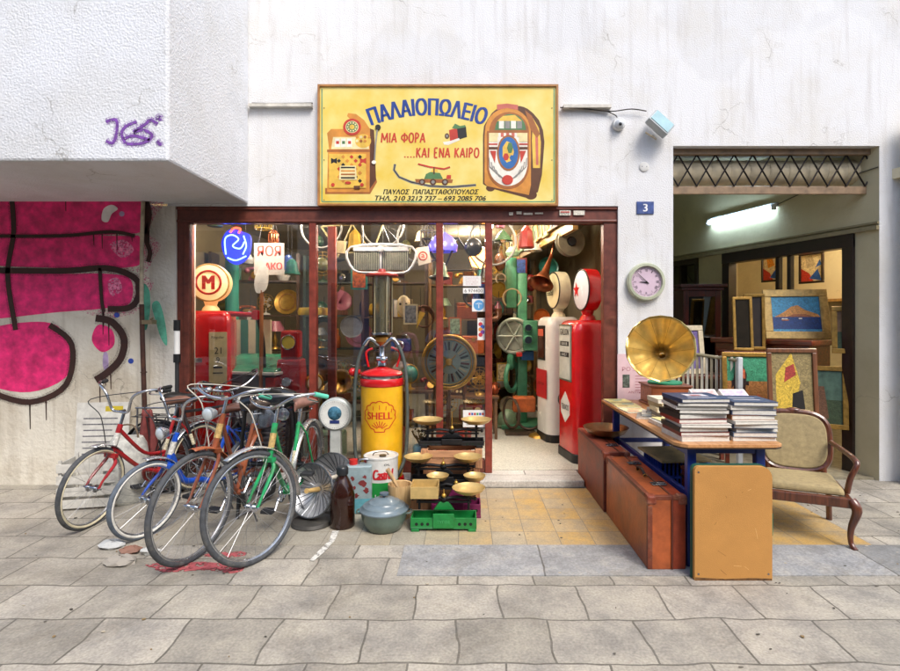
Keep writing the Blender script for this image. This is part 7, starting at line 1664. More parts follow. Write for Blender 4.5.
while d_ < gl - .3 and k < 24:
    w = g.uniform(.16, .32); h = g.uniform(.26, .38); f = FRM[k % 5]; i_ = INS[(k * 5 + k // 5) % 6]
    p = ga + gd * (d_ + w / 2)
    l = '%s framed %s hanging %s from the street on the gallery beam' % (f[0], i_[0], ['first', 'second', 'third', 'fourth', 'fifth', 'sixth', 'seventh', 'eighth', 'ninth', 'tenth', 'eleventh', 'twelfth', 'thirteenth', 'fourteenth', 'fifteenth', 'sixteenth', 'seventeenth', 'eighteenth', 'nineteenth', 'twentieth', 'twenty first', 'twenty second', 'twenty third', 'twenty fourth'][k])
    c = picture('framed_picture', lab(l), (p.x - .05, p.y, 2.68 + g.uniform(-.02, .03)), w, h, rzg + 180 + 0, -6, f[1], .03, [(rg(0, 1, 0, 1), 1)] + ([([(.2, .1), (.8, .15), (.7, .6), (.3, .7)], 2)] if 'print' in i_[0] else []), 'picture', 'frames hanging on the gallery beam', [M(i_[1], .12 if i_[0] == 'mirror' else .5, .8 if i_[0] == 'mirror' else 0, .2), M('#3a3020', .6, 0, .3)])
    d_ += w + .012; k += 1
# green machine (film projector like press) with big wheel
t = thing('green_machine', 'tall green iron machine with a large pale flywheel at the back of the doorway', 'machine', (X(521, 7.6), 2.6, FLZ))
GNM = M('#4f9472', .4, .1, .2, 8, dirt=.3, dcol='#1f3a2c')
mb = MB(); mb.bx(-.3, .3, -.3, .3, 0, .06); mb.bx(-.06, .08, -.1, .1, .06, 2.2); mb.bx(-.22, -.07, -.12, .12, 1.7, 2.42); mb.tube(spline([(.02, 0, 1.5), (-.02, -.02, 1.9), (-.1, -.05, 2.2)], 4), .06, 10); mb.build('column', GNM, t, bevel=.02)
mb = MB(); mb.lathe([(0, -.05), (.11, -.04), (.14, .0), (.11, .04), (0, .05)], (-.15, -.12, .95), 24, axis=(1, -.3, 0)); mb.torus((-.14, -.12, .72), .2, .035, (1, -.6, 0), 30, 8); mb.build('lower_wheel', GNM, t)
mb = MB(); mb.torus((-.12, -.2, 1.3), .235, .03, (-.3, -1, 0), 40, 8)
for k in range(6): a = k * PI / 3; mb.cyl((-.12, -.2, 1.3), (-.12 + .235 * math.cos(a), -.2, 1.3 + .235 * math.sin(a)), .014, n=6)
mb.lathe([(0, 0), (.2, 0.01), (.2, -.01)], (-.12, -.17, 1.3), 32, axis=(-.3, -1, 0)); mb.torus((.22, -.1, 1.3), .2, .03, (.2, -1, 0), 36, 8); mb.build('flywheel', M('#9aa396', .4, .3, .2), t)
mb = MB(); mb.bx(.0, .2, -.32, -.1, 1.1, 1.52); mb.cyl((.06, -.32, 1.42), (.06, -.38, 1.42), .06, n=20); mb.cyl((.06, -.32, 1.25), (.06, -.38, 1.25), .07, n=20); mb.build('gear_housing', GNM, t, bevel=.02)
mb = MB(); mb.cyl((.06, -.38, 1.42), (.06, -.39, 1.42), .045, n=20); mb.build('gauge', M('#2a3440', .1, .2), t); MB().cyl((.06, -.38, 1.25), (.06, -.39, 1.25), .05, n=20).build('gauge', M('#2a3440', .1, .2), t)
mb = MB(); mb.bx(-.02, .16, -.2, -.04, .96, 1.09); mb.build('blue_motor', M('#1f5a94', .4), t, bevel=.01)
mb = MB(); mb.bx(-.1, -.02, -.36, -.26, 1.02, 1.08); mb.build('red_knob', M('#c0281e', .4), t, bevel=.01)
mb = MB(); mb.torus((-.3, -.1, 2.12), .07, .012, (0, 1, 0), 20, 6, a0=-60, a1=220); mb.build('hook', M('#d0c8b4', .4), t)
# things crowded round the green machine
def hung(name, label, cat, px, py, D_, kind, ci, s, rz=0):
    t = thing(name, lab(label), cat, (X(px, D_), D_ - 5, Z(py, D_)), rz, 'things hung inside the shop'); m_ = cm(COLS[ci][1], ci)
    if kind == 'mask': MB().ball((0, 0, 0), s, 14, sz=(.7, .4, 1.1)).build('face', m_, t); [MB().cyl((x_ * s, -.33 * s, .2 * s), (x_ * s, -.42 * s, .2 * s), .12 * s, n=10).build('eye', BLACK, t) for x_ in (-.3, .3)]
    elif kind == 'coil':
        mb = MB()
        for q_ in range(4): mb.torus((0, .02 * q_, -.01 * q_), s * (1 - .06 * q_), .012, (0, 1, .1), 26, 6)
        mb.build('rope', m_, t)
    elif kind == 'tray': MB().lathe([(0, 0), (s * .9, .01), (s, .03), (s * 1.02, .03), (s * .9, 0), (0, -.01)], (0, 0, 0), 26, axis=(.3, -1, .1)).build('dish', m_, t)
    elif kind == 'shoe': mb = MB(); mb.tube([(0, .0, s), (0, 0, .2 * s), (-.3 * s, -.1 * s, -.1 * s), (-.9 * s, -.2 * s, -.15 * s)], [.35 * s, .33 * s, .34 * s, .2 * s], 10); mb.build('boot', m_, t)
    elif kind == 'saw': mb = MB(); mb.prism([(-s, 0), (s * .6, -.28 * s), (s * .6, .28 * s)], .004, 0, Matrix.Rotation(R(90), 4, 'X') @ rotz(70)); mb.build('blade', m_, t); MB().box((.25 * s, 0, .72 * s), (.3 * s, .05 * s, .4 * s)).build('handle', wood('#7a4a2a'), t)
    elif kind == 'lamp': MB().lathe([(.1 * s, s), (.5 * s, .6 * s), (s, -.1 * s), (.98 * s, -.1 * s), (.48 * s, .56 * s)], n=22, cap=0).build('shade', m_, t); MB().ball((0, 0, 0), .28 * s, 12).build('bulb', M('#d8d0b8', .3), t)
    elif kind == 'pic': mb = MB(); mb.bx(-s * .7, s * .7, 0, .02, -s, s); mb.build('frame', m_, t); mb = MB(); mb.bx(-s * .55, s * .55, -.004, -.001, -s * .85, s * .85); mb.build('canvas', M(COLS[(ci + 5) % 16][1], .5, 0, .6, 25), t)
    MB().cyl((0, .04, s * .9), (0, .04, s * .9 + .25), .004, n=4).build('hook', IRON, t)
for a_ in (('mask', 'dark wooden mask hung in the dark corner by the doorway mullion', 'mask', 500, 262, 7.4, 'mask', 1, .12), ('rope_coil', 'coil of pale rope hung above the machine flywheel', 'rope', 512, 298, 7.5, 'coil', 3, .13),
           ('tray', 'orange tray hung right of the green machine column', 'tray', 541, 318, 7.6, 'tray', 10, .13), ('tray', 'teal tray hung behind the copper horn', 'tray', 548, 268, 7.9, 'tray', 5, .16), ('boot', 'brown boot hung by the doorway mullion', 'boot', 499, 318, 7.2, 'shoe', 1, .13),
           ('hand_saw', 'grey hand saw hung beside the boot', 'saw', 507, 335, 7.6, 'saw', 8, .2), ('lampshade', 'white tin lampshade hung over the green machine', 'lamp', 533, 250, 7.2, 'lamp', 11, .13), ('lampshade', 'dark green tin lampshade hung near the gallery beam', 'lamp', 503, 240, 6.9, 'lamp', 0, .13),
           ('small_picture', 'mustard framed small picture hung low beside the flywheel', 'picture', 503, 372, 7.5, 'pic', 14, .13), ('small_picture', 'dark red framed small picture hung above the flywheel', 'picture', 520, 268, 8.0, 'pic', 4, .15), ('small_picture', 'blue framed small picture hung behind the white pump', 'picture', 549, 345, 8.6, 'pic', 9, .16),
           ('mask', 'red painted mask hung at the foot of the gallery beam', 'mask', 531, 283, 8.0, 'mask', 4, .12), ('rope_coil', 'coil of brown hose hung low right of the green machine', 'rope', 543, 385, 7.8, 'coil', 10, .14), ('tray', 'brass tray hung in the dark corner above the boot', 'tray', 498, 290, 7.7, 'tray', 7, .12),
           ('tray', 'cream enamel tray hung under the flywheel', 'tray', 507, 405, 7.8, 'tray', 3, .13), ('small_picture', 'pale green framed small picture hung right of the brown hose', 'picture', 551, 400, 9.0, 'pic', 15, .15)): hung(*a_)
g = random.Random(91)
ww = ['left', 'middle', 'right']
for k in range(34):
    px = 240 + k * 7.2 + g.uniform(-4, 4); D_ = g.uniform(6.2, 7.1); py = g.choice([276, 300, 322, 345, 368, 390]) + g.uniform(-8, 8)
    if 300 < px < 322 or 362 < px < 400 and py > 270 or 424 < px < 474 and py > 330: continue
    zone = 'left' if px < 312 else 'middle' if px < 438 else 'right'; h_ = 'high' if py < 305 else 'at eye level' if py < 350 else 'low'
    for _ in range(60):
        kd, nm_, cat_ = g.choice([('mask', 'mask', 'mask'), ('coil', 'rope_coil', 'rope'), ('tray', 'round_tray', 'tray'), ('shoe', 'boot', 'boot'), ('saw', 'hand_saw', 'saw'), ('lamp', 'tin_lampshade', 'lampshade'), ('pic', 'small_picture', 'picture')]); ci = g.randrange(16)
        l_ = '%s %s hung %s behind the %s pane' % (COLS[ci][0], nm_.replace('_', ' '), h_, zone)
        if l_ not in used: break
    hung(nm_, l_, cat_, px, py, D_, kd, ci, g.uniform(.09, .15))
# hanging wheel and phonograph horn, orange bits
t = thing('hanging_pulley', 'grey pulley wheel hanging on a strap in the upper right of the doorway', 'pulley', (X(570, 6.3), 1.3, Z(242, 6.3)))
mb = MB(); mb.lathe([(.06, -.05), (.17, -.05), (.175, -.03), (.12, -.015), (.12, .015), (.175, .03), (.17, .05), (.06, .05), (.06, -.05)], (0, 0, 0), 36, axis=(.25, -1, 0)); mb.build('wheel', M('#6a6350', .5, .3, .2), t)
MB().lathe([(0, -.07), (.05, -.07), (.05, .07), (0, .07)], (0, 0, 0), 20, axis=(.25, -1, 0)).build('hub', BLACK, t)
MB().tube([(0, 0, .17), (.0, 0, .62)], .012, 6).build('strap', M('#b89a5c', .7), t)
t = thing('copper_horn', 'brown copper phonograph horn hanging left of the white pump globe', 'horn', (X(541, 6.6), 1.6, Z(284, 6.6)))
o = MB().lathe([(.16, 0), (.1, .08), (.05, .2), (.03, .36), (.02, .5)], (0, 0, 0), 26, axis=(.35, .5, .8), cap=2).build('bell', M('#8a4c2c', .3, .7, .3), t); o.modifiers.new('s', 'SOLIDIFY').thickness = .004
MB().tube(spline([(.17, .25, .4), (.25, .3, .8), (.2, .3, 1.0)], 4), .012, 6).build('neck', M('#8a4c2c', .3, .7), t)
for k, (px, py, D_, kind, ci, s) in enumerate(((536, 262, 7.2, 3, 13, .13), (520, 282, 7.6, 8, 5, .16), (510, 300, 7.8, 12, 4, .15), (528, 300, 7.4, 7, 0, .12), (505, 262, 7.9, 6, 10, .12), (545, 250, 6.8, 11, 6, .11))):
    pass
# hanging signs, lamps and neon inside the left panes
t = thing('neon_sign', 'glowing blue neon sign high inside the left window pane', 'neon sign', (X(236, 6.2), 1.2, Z(246, 6.2)), 0)
MB(Matrix.Rotation(R(90), 4, 'X')).prism([p[:2] for p in spline([(-.19, .05, 0), (-.1, .2, 0), (.08, .17, 0), (.17, .1, 0), (.14, -.12, 0), (0, -.22, 0), (-.14, -.14, 0)], 5, True)], .02, z0=-.05).build('back_panel', M('#1b2a8a', .4, emit=.6, ecol='#2a3cff'), t, bevel=.02)
mb = MB(Matrix.Rotation(R(90), 4, 'X')); 
for st in ([(-.12, -.1), (-.13, .08), (-.05, .13), (.03, .08), (-.04, .0), (.05, -.03), (.1, .05)], [(-.1, -.14), (0, -.17), (.12, -.12)], [(.08, -.1), (.12, 0), (.09, .12)]): mb.tube(spline([(x, y, 0) for x, y in st], 5), .009, 6)
mb.build('blue_tube', M('#7aa0ff', .3, emit=7, ecol='#4a6cff'), t)
mb = MB(Matrix.Rotation(R(90), 4, 'X')); mb.tube(spline([(-.07, .16, 0), (-.02, .21, 0), (.05, .2, 0), (.03, .15, 0)], 5), .012, 6); mb.build('red_tube', M('#ff5a4a', .3, emit=4, ecol='#ff3a20'), t)
t = thing('hanging_sign', 'white hanging sign with red letters seen from behind through the left pane', 'sign', (X(269, 5.9), .9, Z(259, 5.9)), 0)
MB().bx(-.17, .17, 0, .012, -.18, .18).build('board', M('#b8b4ac', .5, 0, .2), t, bevel=.004)
mb = MB(Matrix.Rotation(R(90), 4, 'X')); text(mb, 'ЯОЯ', 0, .09, .27, .12, 0, z=.002, offset=.01); text(mb, 'АКО', .05, -.08, .2, .08, 0, z=.002, offset=.02); mb.build('lettering', M('#b8342a', .5), t)
mb = MB(); mb.tube([(-.12, 0, .18), (-.05, 0, .5)], .003, 4); mb.tube([(.12, 0, .18), (.05, 0, .5)], .003, 4); mb.build('chain', STEEL, t)
t = thing('wooden_oar', 'white bladed wooden oar standing upright inside the left pane', 'oar', (X(260, 5.7), .7, FLZ))
MB().cyl((0, 0, 0), (0.02, 0, 1.85), .02, n=10).build('shaft', wood('#a8683a'), t)
mb = MB(); mb.prism(spline and [p[:2] for p in spline([(-.05, 0, 0), (-.075, .12, 0), (-.03, .27, 0), (.04, .3, 0), (.075, .2, 0), (.05, .04, 0)], 4, True)], .018, 0, TR(.02, 0, 1.82) @ Matrix.Rotation(R(90), 4, 'X')); mb.build('blade', M('#d6d4cc', .5), t)
t = thing('teal_column', 'tall teal painted column beside the lit fuel pump', 'column', (X(232, 6.6), 1.6, FLZ))
MB().lathe([(.13, 0), (.11, .05), (.085, .1), (.08, 2.3), (.11, 2.4), (.12, 2.45)], n=20).build('shaft', M('#2f8a76', .4, 0, .15), t)
t = thing('ice_box', 'grey and red ice box with a green glass top inside the left pane', 'ice box', (X(258, 6.1), 1.05, FLZ), -14)
MB().bx(-.42, .3, -.28, .28, .0, .92).build('cabinet', M('#5f6468', .4, .1, .15), t, bevel=.02)
MB().bx(.302, .42, -.27, .27, .02, .9).build('red_end', M('#c0201c', .3, 0, .15), t, bevel=.01)
mb = MB(); mb.bx(-.44, .44, -.3, .3, .925, .96); mb.build('white_rim', M('#d2d4ce', .4), t, bevel=.01)
mb = MB(); mb.add([(-.4, -.28, .961), (.42, -.28, .961), (.42, .28, 1.12), (-.4, .28, 1.12), (-.4, .28, .961), (.42, .28, .961)], [(0, 1, 2, 3), (0, 3, 4), (1, 5, 2), (3, 2, 5, 4)]); mb.build('green_lid', M('#3f8f70', .2, 0, .3, 6), t)
mb = MB(); mb.bx(-.35, .0, -.289, -.281, .3, .75); mb.build('front_panel', M('#4a4f54', .4), t)
t = thing('striped_panel', 'cream striped folding panel standing behind the ice box', 'panel', (X(252, 6.5), 1.5, 1.03 + FLZ), -8)
for k in range(5): MB().bx(-.25 + k * .1, -.155 + k * .1, 0, .03, 0, .5).build('slat', M(('#cfc8a8', '#3f7a68')[k % 2 if k in (1, 2, 3) else 0], .5, 0, .1), t)
t = thing('grinder', 'dark red coffee grinder machine with a yellow dial inside the left pane', 'grinder', (X(291, 5.9), .92, FLZ))
MB().bx(-.14, .14, -.12, .12, .0, .55).build('pedestal', M('#2a2422', .5), t); MB().box((0, 0, .82), (.32, .28, .54), taper=.8).build('housing', M('#a01a1c', .3, 0, .15, coat=.4), t, bevel=.02)
MB().box((0, 0, 1.25), (.2, .18, .32)).build('head', M('#a01a1c', .3, 0, .15), t, bevel=.03)
mb = MB(); mb.lathe([(.075, 0), (.075, .02), (0, .022)], (0, -.09, 1.28), 24, axis=(0, -1, 0)); mb.build('yellow_dial', M('#d8c04a', .35), t); mb = MB(); mb.torus((0, -.11, 1.28), .078, .008, (0, 1, 0), 26, 6); mb.cyl((0, -.14, .85), (0, -.18, .85), .05, n=18); mb.tube([(0, -.15, .85), (.02, -.15, .72)], .01, 6); mb.build('crank_handle', CHROME, t)
t = thing('mustard_lamp', 'mustard yellow dish lamp on a thin stand just inside the left mullion', 'lamp', (X(313, 5.7), .72, FLZ))
MB().lathe([(.16, 1.58), (.165, 1.62), (.15, 1.66), (.05, 1.6), (.03, 1.5)], n=24).build('shade', M('#c0a02c', .35), t); MB().cyl((0, 0, .0), (0, 0, 1.52), .012).build('stand', M('#b9b08a', .5), t); MB().lathe([(.14, 0), (.13, .02), (0, .03)], n=20).build('foot', M('#8a8060', .5), t)
t = thing('car_grille', 'chrome car radiator grille hanging inside the middle pane above the pump cylinder', 'car grille', (X(381, 5.75), .75, Z(259, 5.75)))
mb = MB(); P_ = [(-.33, .13), (.34, .13), (.3, -.13), (.04, -.15), (-.04, -.15), (-.3, -.12)]
mb.tube(spline([(x, 0, z) for x, z in P_], 4, True), .014, 8, closed=True); mb.bx(-.3, .3, -.02, .02, .085, .13); mb.bx(-.012, .012, -.03, .0, -.14, .1); mb.lathe([(0, 0), (.035, .01), (.03, .04), (0, .05)], (0, -.02, .1), 16, axis=(0, -1, 0)); mb.build('surround', M('#d0d4d8', .3, .4, .15), t)
mb = MB()
for k in range(32):
    x = -.29 + k * .0187
    if abs(x) > .02: mb.bx(x - .004, x + .004, -.008, .008, -.12, .084)
mb.build('bars', M('#a8a894', .4, .3, .2), t); MB().bx(-.3, .3, .03, .05, -.12, .1).build('backing', M('#22211d', .6), t)
MB().tube([(-.2, .02, .12), (-.2, .02, .9)], .004, 4).build('wire', STEEL, t)
def hang_bike(label, px, py, D_, rz, col):
    t = thing('hanging_bicycle', label, 'bicycle', (X(px, D_), D_ - 5, Z(py, D_)), rz)
    for s_ in (-1, 1):
        w = MB().torus((.42 * s_, 0, 0), .28, .014, (0, 1, 0), 40, 6).build('wheel', M('#8a8a86', .5), t)
        mb = MB()
        for k in range(16): a = k * PI / 8; mb.cyl((.42 * s_, 0, 0), (.42 * s_ + .27 * math.cos(a), 0, .27 * math.sin(a)), .0015, n=4)
        mb.build('spokes', STEEL, w)
    mb = MB(); mb.tube([(-.42, 0, 0), (-.18, 0, -.36), (.26, 0, -.34), (0, 0, .02), (-.42, 0, 0)], .013, 8); mb.tube([(0, 0, .02), (-.2, 0, -.42)], .013, 8); mb.tube([(.42, 0, 0), (.3, 0, -.3), (.27, 0, -.46)], .013, 8); mb.build('frame', M(col, .35), t)
    mb = MB(); mb.tube(spline([(.18, -.2, -.5), (.3, -.1, -.48), (.3, .1, -.48), (.18, .2, -.5)], 4), .01, 6); mb.build('handlebar', CHROME, t); MB().ball((-.22, 0, -.44), .09, 12, sz=(1.4, .7, .4)).build('saddle', BLACK, t)
    MB().tube([(0, 0, 0), (0, 0, 3.1 - t.location.z)], .005, 4).build('rope', M('#8a7a5a', .8), t)
hang_bike('dark bicycle hanging upside down from the ceiling behind the right pane', 458, 240, 6.1, 12, '#2a2a2c')
hang_bike('cream bicycle hanging upside down behind the edge of the middle pane', 352, 226, 6.9, -8, '#b8a878')
t = thing('blue_lamp', 'violet blue glass lampshade hanging behind the mullion of the middle pane', 'lamp', (X(443, 6.0), 1.0, Z(243, 6.0)))
MB().lathe([(.03, .12), (.12, .06), (.17, -.03), (.16, -.1), (.15, -.1), (.11, .05)], n=24, cap=0).build('shade', M('#5f5ad0', .3, emit=.35, ecol='#5a55e0'), t); MB().cyl((0, 0, .1), (0, 0, .9), .006).build('cord', BLACK, t)
t = thing('hanging_lamp', 'lit orange glass lamp hanging behind the right window pane', 'lamp', (X(480, 6.4), 1.4, Z(258, 6.4)))
MB().lathe([(.03, .14), (.1, .1), (.13, 0), (.1, -.1), (.0, -.13)], n=24).build('shade', M('#e8a45a', .4, emit=9, ecol='#ff9c48'), t); MB().cyl((0, 0, .13), (0, 0, .85), .006).build('cord', BLACK, t)
def bulb(label, x, y, z, e):  # bare bulb added as fill light to brighten the shop interior
    t = thing('fill_bulb', label, 'lamp', (x, y, z), 0, 'added fill bulbs under the shop ceiling')
    MB().lathe([(.02, .09), (.04, .06), (.06, 0), (.045, -.05), (0, -.065)], n=18).build('bulb', M('#ffe2b0', .4, emit=e, ecol='#fff0da'), t); MB().cyl((0, 0, .08), (0, 0, 3.1 - z), .008).build('cord', BLACK, t); MB().cyl((0, 0, .08), (0, 0, .13), .025).build('socket', BRASS, t)
for lb_, x_, y_ in (('added bare fill bulb hidden behind the shopfront beam over the red M pump', -2.25, .47), ('added bare fill bulb hidden behind the shopfront beam over the glass cylinder', -1.0, .46), ('added bare fill bulb hidden behind the shopfront beam over the round dial', -.1, .46), ('added bare fill bulb hidden behind the beam over the doorway pumps', .75, .75)): bulb(lb_, x_, y_, 2.665 if y_ < .6 else 2.82, 190 if x_ < -2 else 120)  # added out of sight behind the beam to light the window goods
bulb('added bare fill bulb under the ceiling above the doorway aisle', .35, 2.2, 2.92, 190)  # ceiling bulbs from here on are added to raise the light inside
bulb('added bare fill bulb under the ceiling behind the middle pane', -.75, 1.7, 2.95, 190)
bulb('added bare fill bulb under the ceiling behind the left pane', -2.2, 1.9, 2.95, 190)
bulb('added bare fill bulb in front of the green machine near the ceiling', .62, 1.55, 2.93, 110)  # extra bulb added to light the machine and the clutter round it
bulb('added bare fill bulb at the back of the gallery beam', .1, 4.0, 2.9, 190)
# emblem plate, guitar-like panel, small table, chairs, tripod lamps on the floor behind glass
t = thing('petal_sign', 'pale sign with a red shell shaped mark hanging in the middle pane', 'sign', (X(423, 5.9), .9, Z(257, 5.9)), 6)
MB().prism([(-.08, .1), (.06, .12), (.09, -.06), (-.05, -.1)], .012, 0, Matrix.Rotation(R(90), 4, 'X')).build('plate', M('#cfc8b8', .5), t)
mb = MB(Matrix.Rotation(R(90), 4, 'X')); mb.torus((0, .01, .014), .045, .007, (0, 0, 1), 24, 6); text(mb, 'a', 0, .01, .04, .04, 0, z=.0135, offset=.03); mb.build('red_mark', M('#b83a30', .5), t)
def floor_row(seed, y, xs, where):
    g = random.Random(seed)
    for i, (x, s) in enumerate(xs):
        for _ in range(80):
            ki = g.choice([2, 5, 6, 12, 13, 14, 15, 3, 8, 0]); ci = g.randrange(16); nm_, fn = KINDS[ki]
            l = 'big %s %s %s' % (COLS[ci][0], nm_.replace('_', ' '), where)
            if l not in used: break
        o = thing(nm_, lab(l), nm_.replace('_', ' '), (x, y + g.uniform(-.1, .1), FLZ), g.uniform(-30, 30), 'goods on the shop floor ' + where.split(',')[0]); fn(o, cm(COLS[ci][1], ci), s, g)
def pedestal(label, x, y, w, h, col='#5a4030'):
    t = thing('side_table', lab(label), 'table', (x, y, FLZ), 0, 'small tables inside the window')
    MB().bx(-w / 2, w / 2, -.2, .2, h - .03, h).build('top', wood(col, axis=0), t)
    for sx in (-1, 1):
        for sy in (-1, 1): MB().bx(sx * (w / 2 - .04) - .018, sx * (w / 2 - .04) + .018, sy * .16 - .018, sy * .16 + .018, 0, h - .031).build('leg', wood(col), t)
def on_table(label_where, x, y, h, items):
    for (dx, dy, ki, ci, s) in items:
        nm_, fn = KINDS[ki]; o = thing(nm_, lab('%s %s %s' % (COLS[ci][0], nm_.replace('_', ' '), label_where)), nm_.replace('_', ' '), (x + dx, y + dy, FLZ + h + .001), (dx * 90), 'curios on the window tables'); fn(o, cm(COLS[ci][1], ci), s, random.Random(int(dx * 100) + ki))
pedestal('small dark table inside the pane left of the yellow pump', -1.2, 1.05, .6, .62)
on_table('on the small table left of the yellow pump', -1.2, 1.05, .62, ((-.2, -.05, 13, 7, .2), (.02, 0, 5, 0, .17), (.22, -.03, 3, 8, .14)))
pedestal('small dark table inside the pane right of the yellow pump', -.45, 1.3, .6, .7, '#4a3024')
on_table('on the small table right of the yellow pump', -.45, 1.3, .7, ((-.2, 0, 14, 5, .2), (.05, .02, 7, 4, .17), (.24, 0, 0, 10, .14)))
pedestal('low brown table just inside the right pane', .1, 1.9, .7, .55, '#6a4a2c')
on_table('on the low brown table inside the right pane', .1, 1.9, .55, ((-.22, 0, 2, 1, .2), (.1, 0, 5, 7, .2), (.3, 0, 8, 2, .13)))
pedestal('dark table behind the handlebars in the left pane', -1.95, 1.0, .7, .7)
on_table('on the dark table behind the handlebars', -1.95, 1.0, .7, ((-.25, 0, 14, 14, .14), (0, 0, 13, 0, .2), (.24, 0, 3, 7, .15)))
floor_row(31, .95, [(-1.55, .3), (-.9, .3), (-.1, .26)], 'on the shop floor close behind the glass')
floor_row(32, 2.6, [(.15, .3), (.62, .26), (.35, .22)], 'on the floor beside the green machine')
t = thing('sewing_machine_stand', 'rusty iron treadle stand on the floor in front of the green machine', 'stand', (X(519, 7.2), 2.05, FLZ))
mb = MB(); mb.torus((-.12, 0, .28), .2, .02, (1, .5, 0), 26, 6); mb.torus((.12, 0, .22), .16, .02, (.2, 1, 0), 26, 6); mb.bx(-.2, .2, -.12, .12, 0, .04); mb.build('wheels', M('#5a4a3c', .5, .4, .3), t); mb = MB(); mb.bx(-.1, .2, -.08, .1, .3, .5); mb.build('motor', M('#b8602a', .5, .1, .3), t, bevel=.02); mb = MB(); mb.lathe([(.16, 0), (.14, .03), (.05, .05)], (.25, -.15, 0), 22); mb.build('brass_foot', BRASS, t)
# hanging lanterns, kettles, chairs from the ceiling
g = random.Random(77)
HN = ['lantern', 'kettle', 'birdcage', 'bell', 'glass_float', 'bucket']
for k in range(26):
    x = -2.9 + (k % 13) * .3 + g.uniform(-.08, .08); y = .85 + (k // 13) * 1.0 + g.uniform(0, .5); z = g.uniform(2.15, 2.75); hn = HN[k % 6]; ci = (k * 7) % 16; c_, hx_ = COLS[ci]
    if -2.95 < x < -2.35 and y < 1.4: z = 2.8
    t = thing(hn, lab('%s %s hanging %s from the %s row under the ceiling' % (c_, hn.replace('_', ' '), ['far left', 'left of the neon', 'beside the neon', 'above the oar', 'above the red sign', 'by the left mullion', 'by the inner post', 'above the grille', 'right of the grille', 'above the middle mullion', 'behind the stickers', 'above the stickers', 'by the doorway'][k % 13], ['front', 'rear'][k // 13])), hn.replace('_', ' '), (x, y, z), 0, 'things hanging under the shop ceiling')
    m_ = cm(hx_, ci); s = g.uniform(.09, .14)
    if hn == 'lantern': MB().lathe([(.6 * s, -s), (.7 * s, -.9 * s), (.55 * s, .5 * s), (.3 * s, .8 * s), (.1 * s, s)], n=8, smooth=False).build('body', m_, t)
    elif hn == 'kettle':
        MB().lathe([(.7 * s, -.7 * s), (.85 * s, -.3 * s), (.5 * s, .3 * s), (.1 * s, .45 * s)], n=18).build('body', m_, t); MB().tube([(.7 * s, 0, -.3 * s), (1.3 * s, 0, .3 * s)], [.16 * s, .08 * s], 8).build('spout', m_, t)
    elif hn == 'birdcage':
        mb = MB()
        for q_ in range(12): a = q_ * PI / 6; mb.tube([(.7 * s * math.cos(a), .7 * s * math.sin(a), -s), (.7 * s * math.cos(a), .7 * s * math.sin(a), .4 * s), (.3 * s * math.cos(a), .3 * s * math.sin(a), .9 * s), (0, 0, s)], .004, 4)
        mb.torus((0, 0, -s), .7 * s, .008); mb.torus((0, 0, .4 * s), .7 * s, .006); mb.build('bars', m_, t)
    elif hn == 'bell': MB().lathe([(.8 * s, -.8 * s), (.6 * s, -.5 * s), (.45 * s, .3 * s), (.2 * s, .6 * s), (0, .65 * s)], n=20).build('body', m_, t)
    elif hn == 'glass_float': MB().ball((0, 0, 0), .8 * s, 18).build('ball', m_, t)
    else:
        MB().lathe([(.5 * s, -.8 * s), (.75 * s, .6 * s), (.7 * s, .6 * s), (.45 * s, -.75 * s), (0, -.75 * s)], n=20).build('body', m_, t); MB().torus((0, 0, .6 * s), .74 * s, .01, (0, 1, 0), 20, 5, a0=180, a1=360).build('handle', STEEL, t)
    MB().cyl((0, 0, .5 * s), (0, 0, 3.1 - z), .003, n=4).build('cord', BLACK, t)

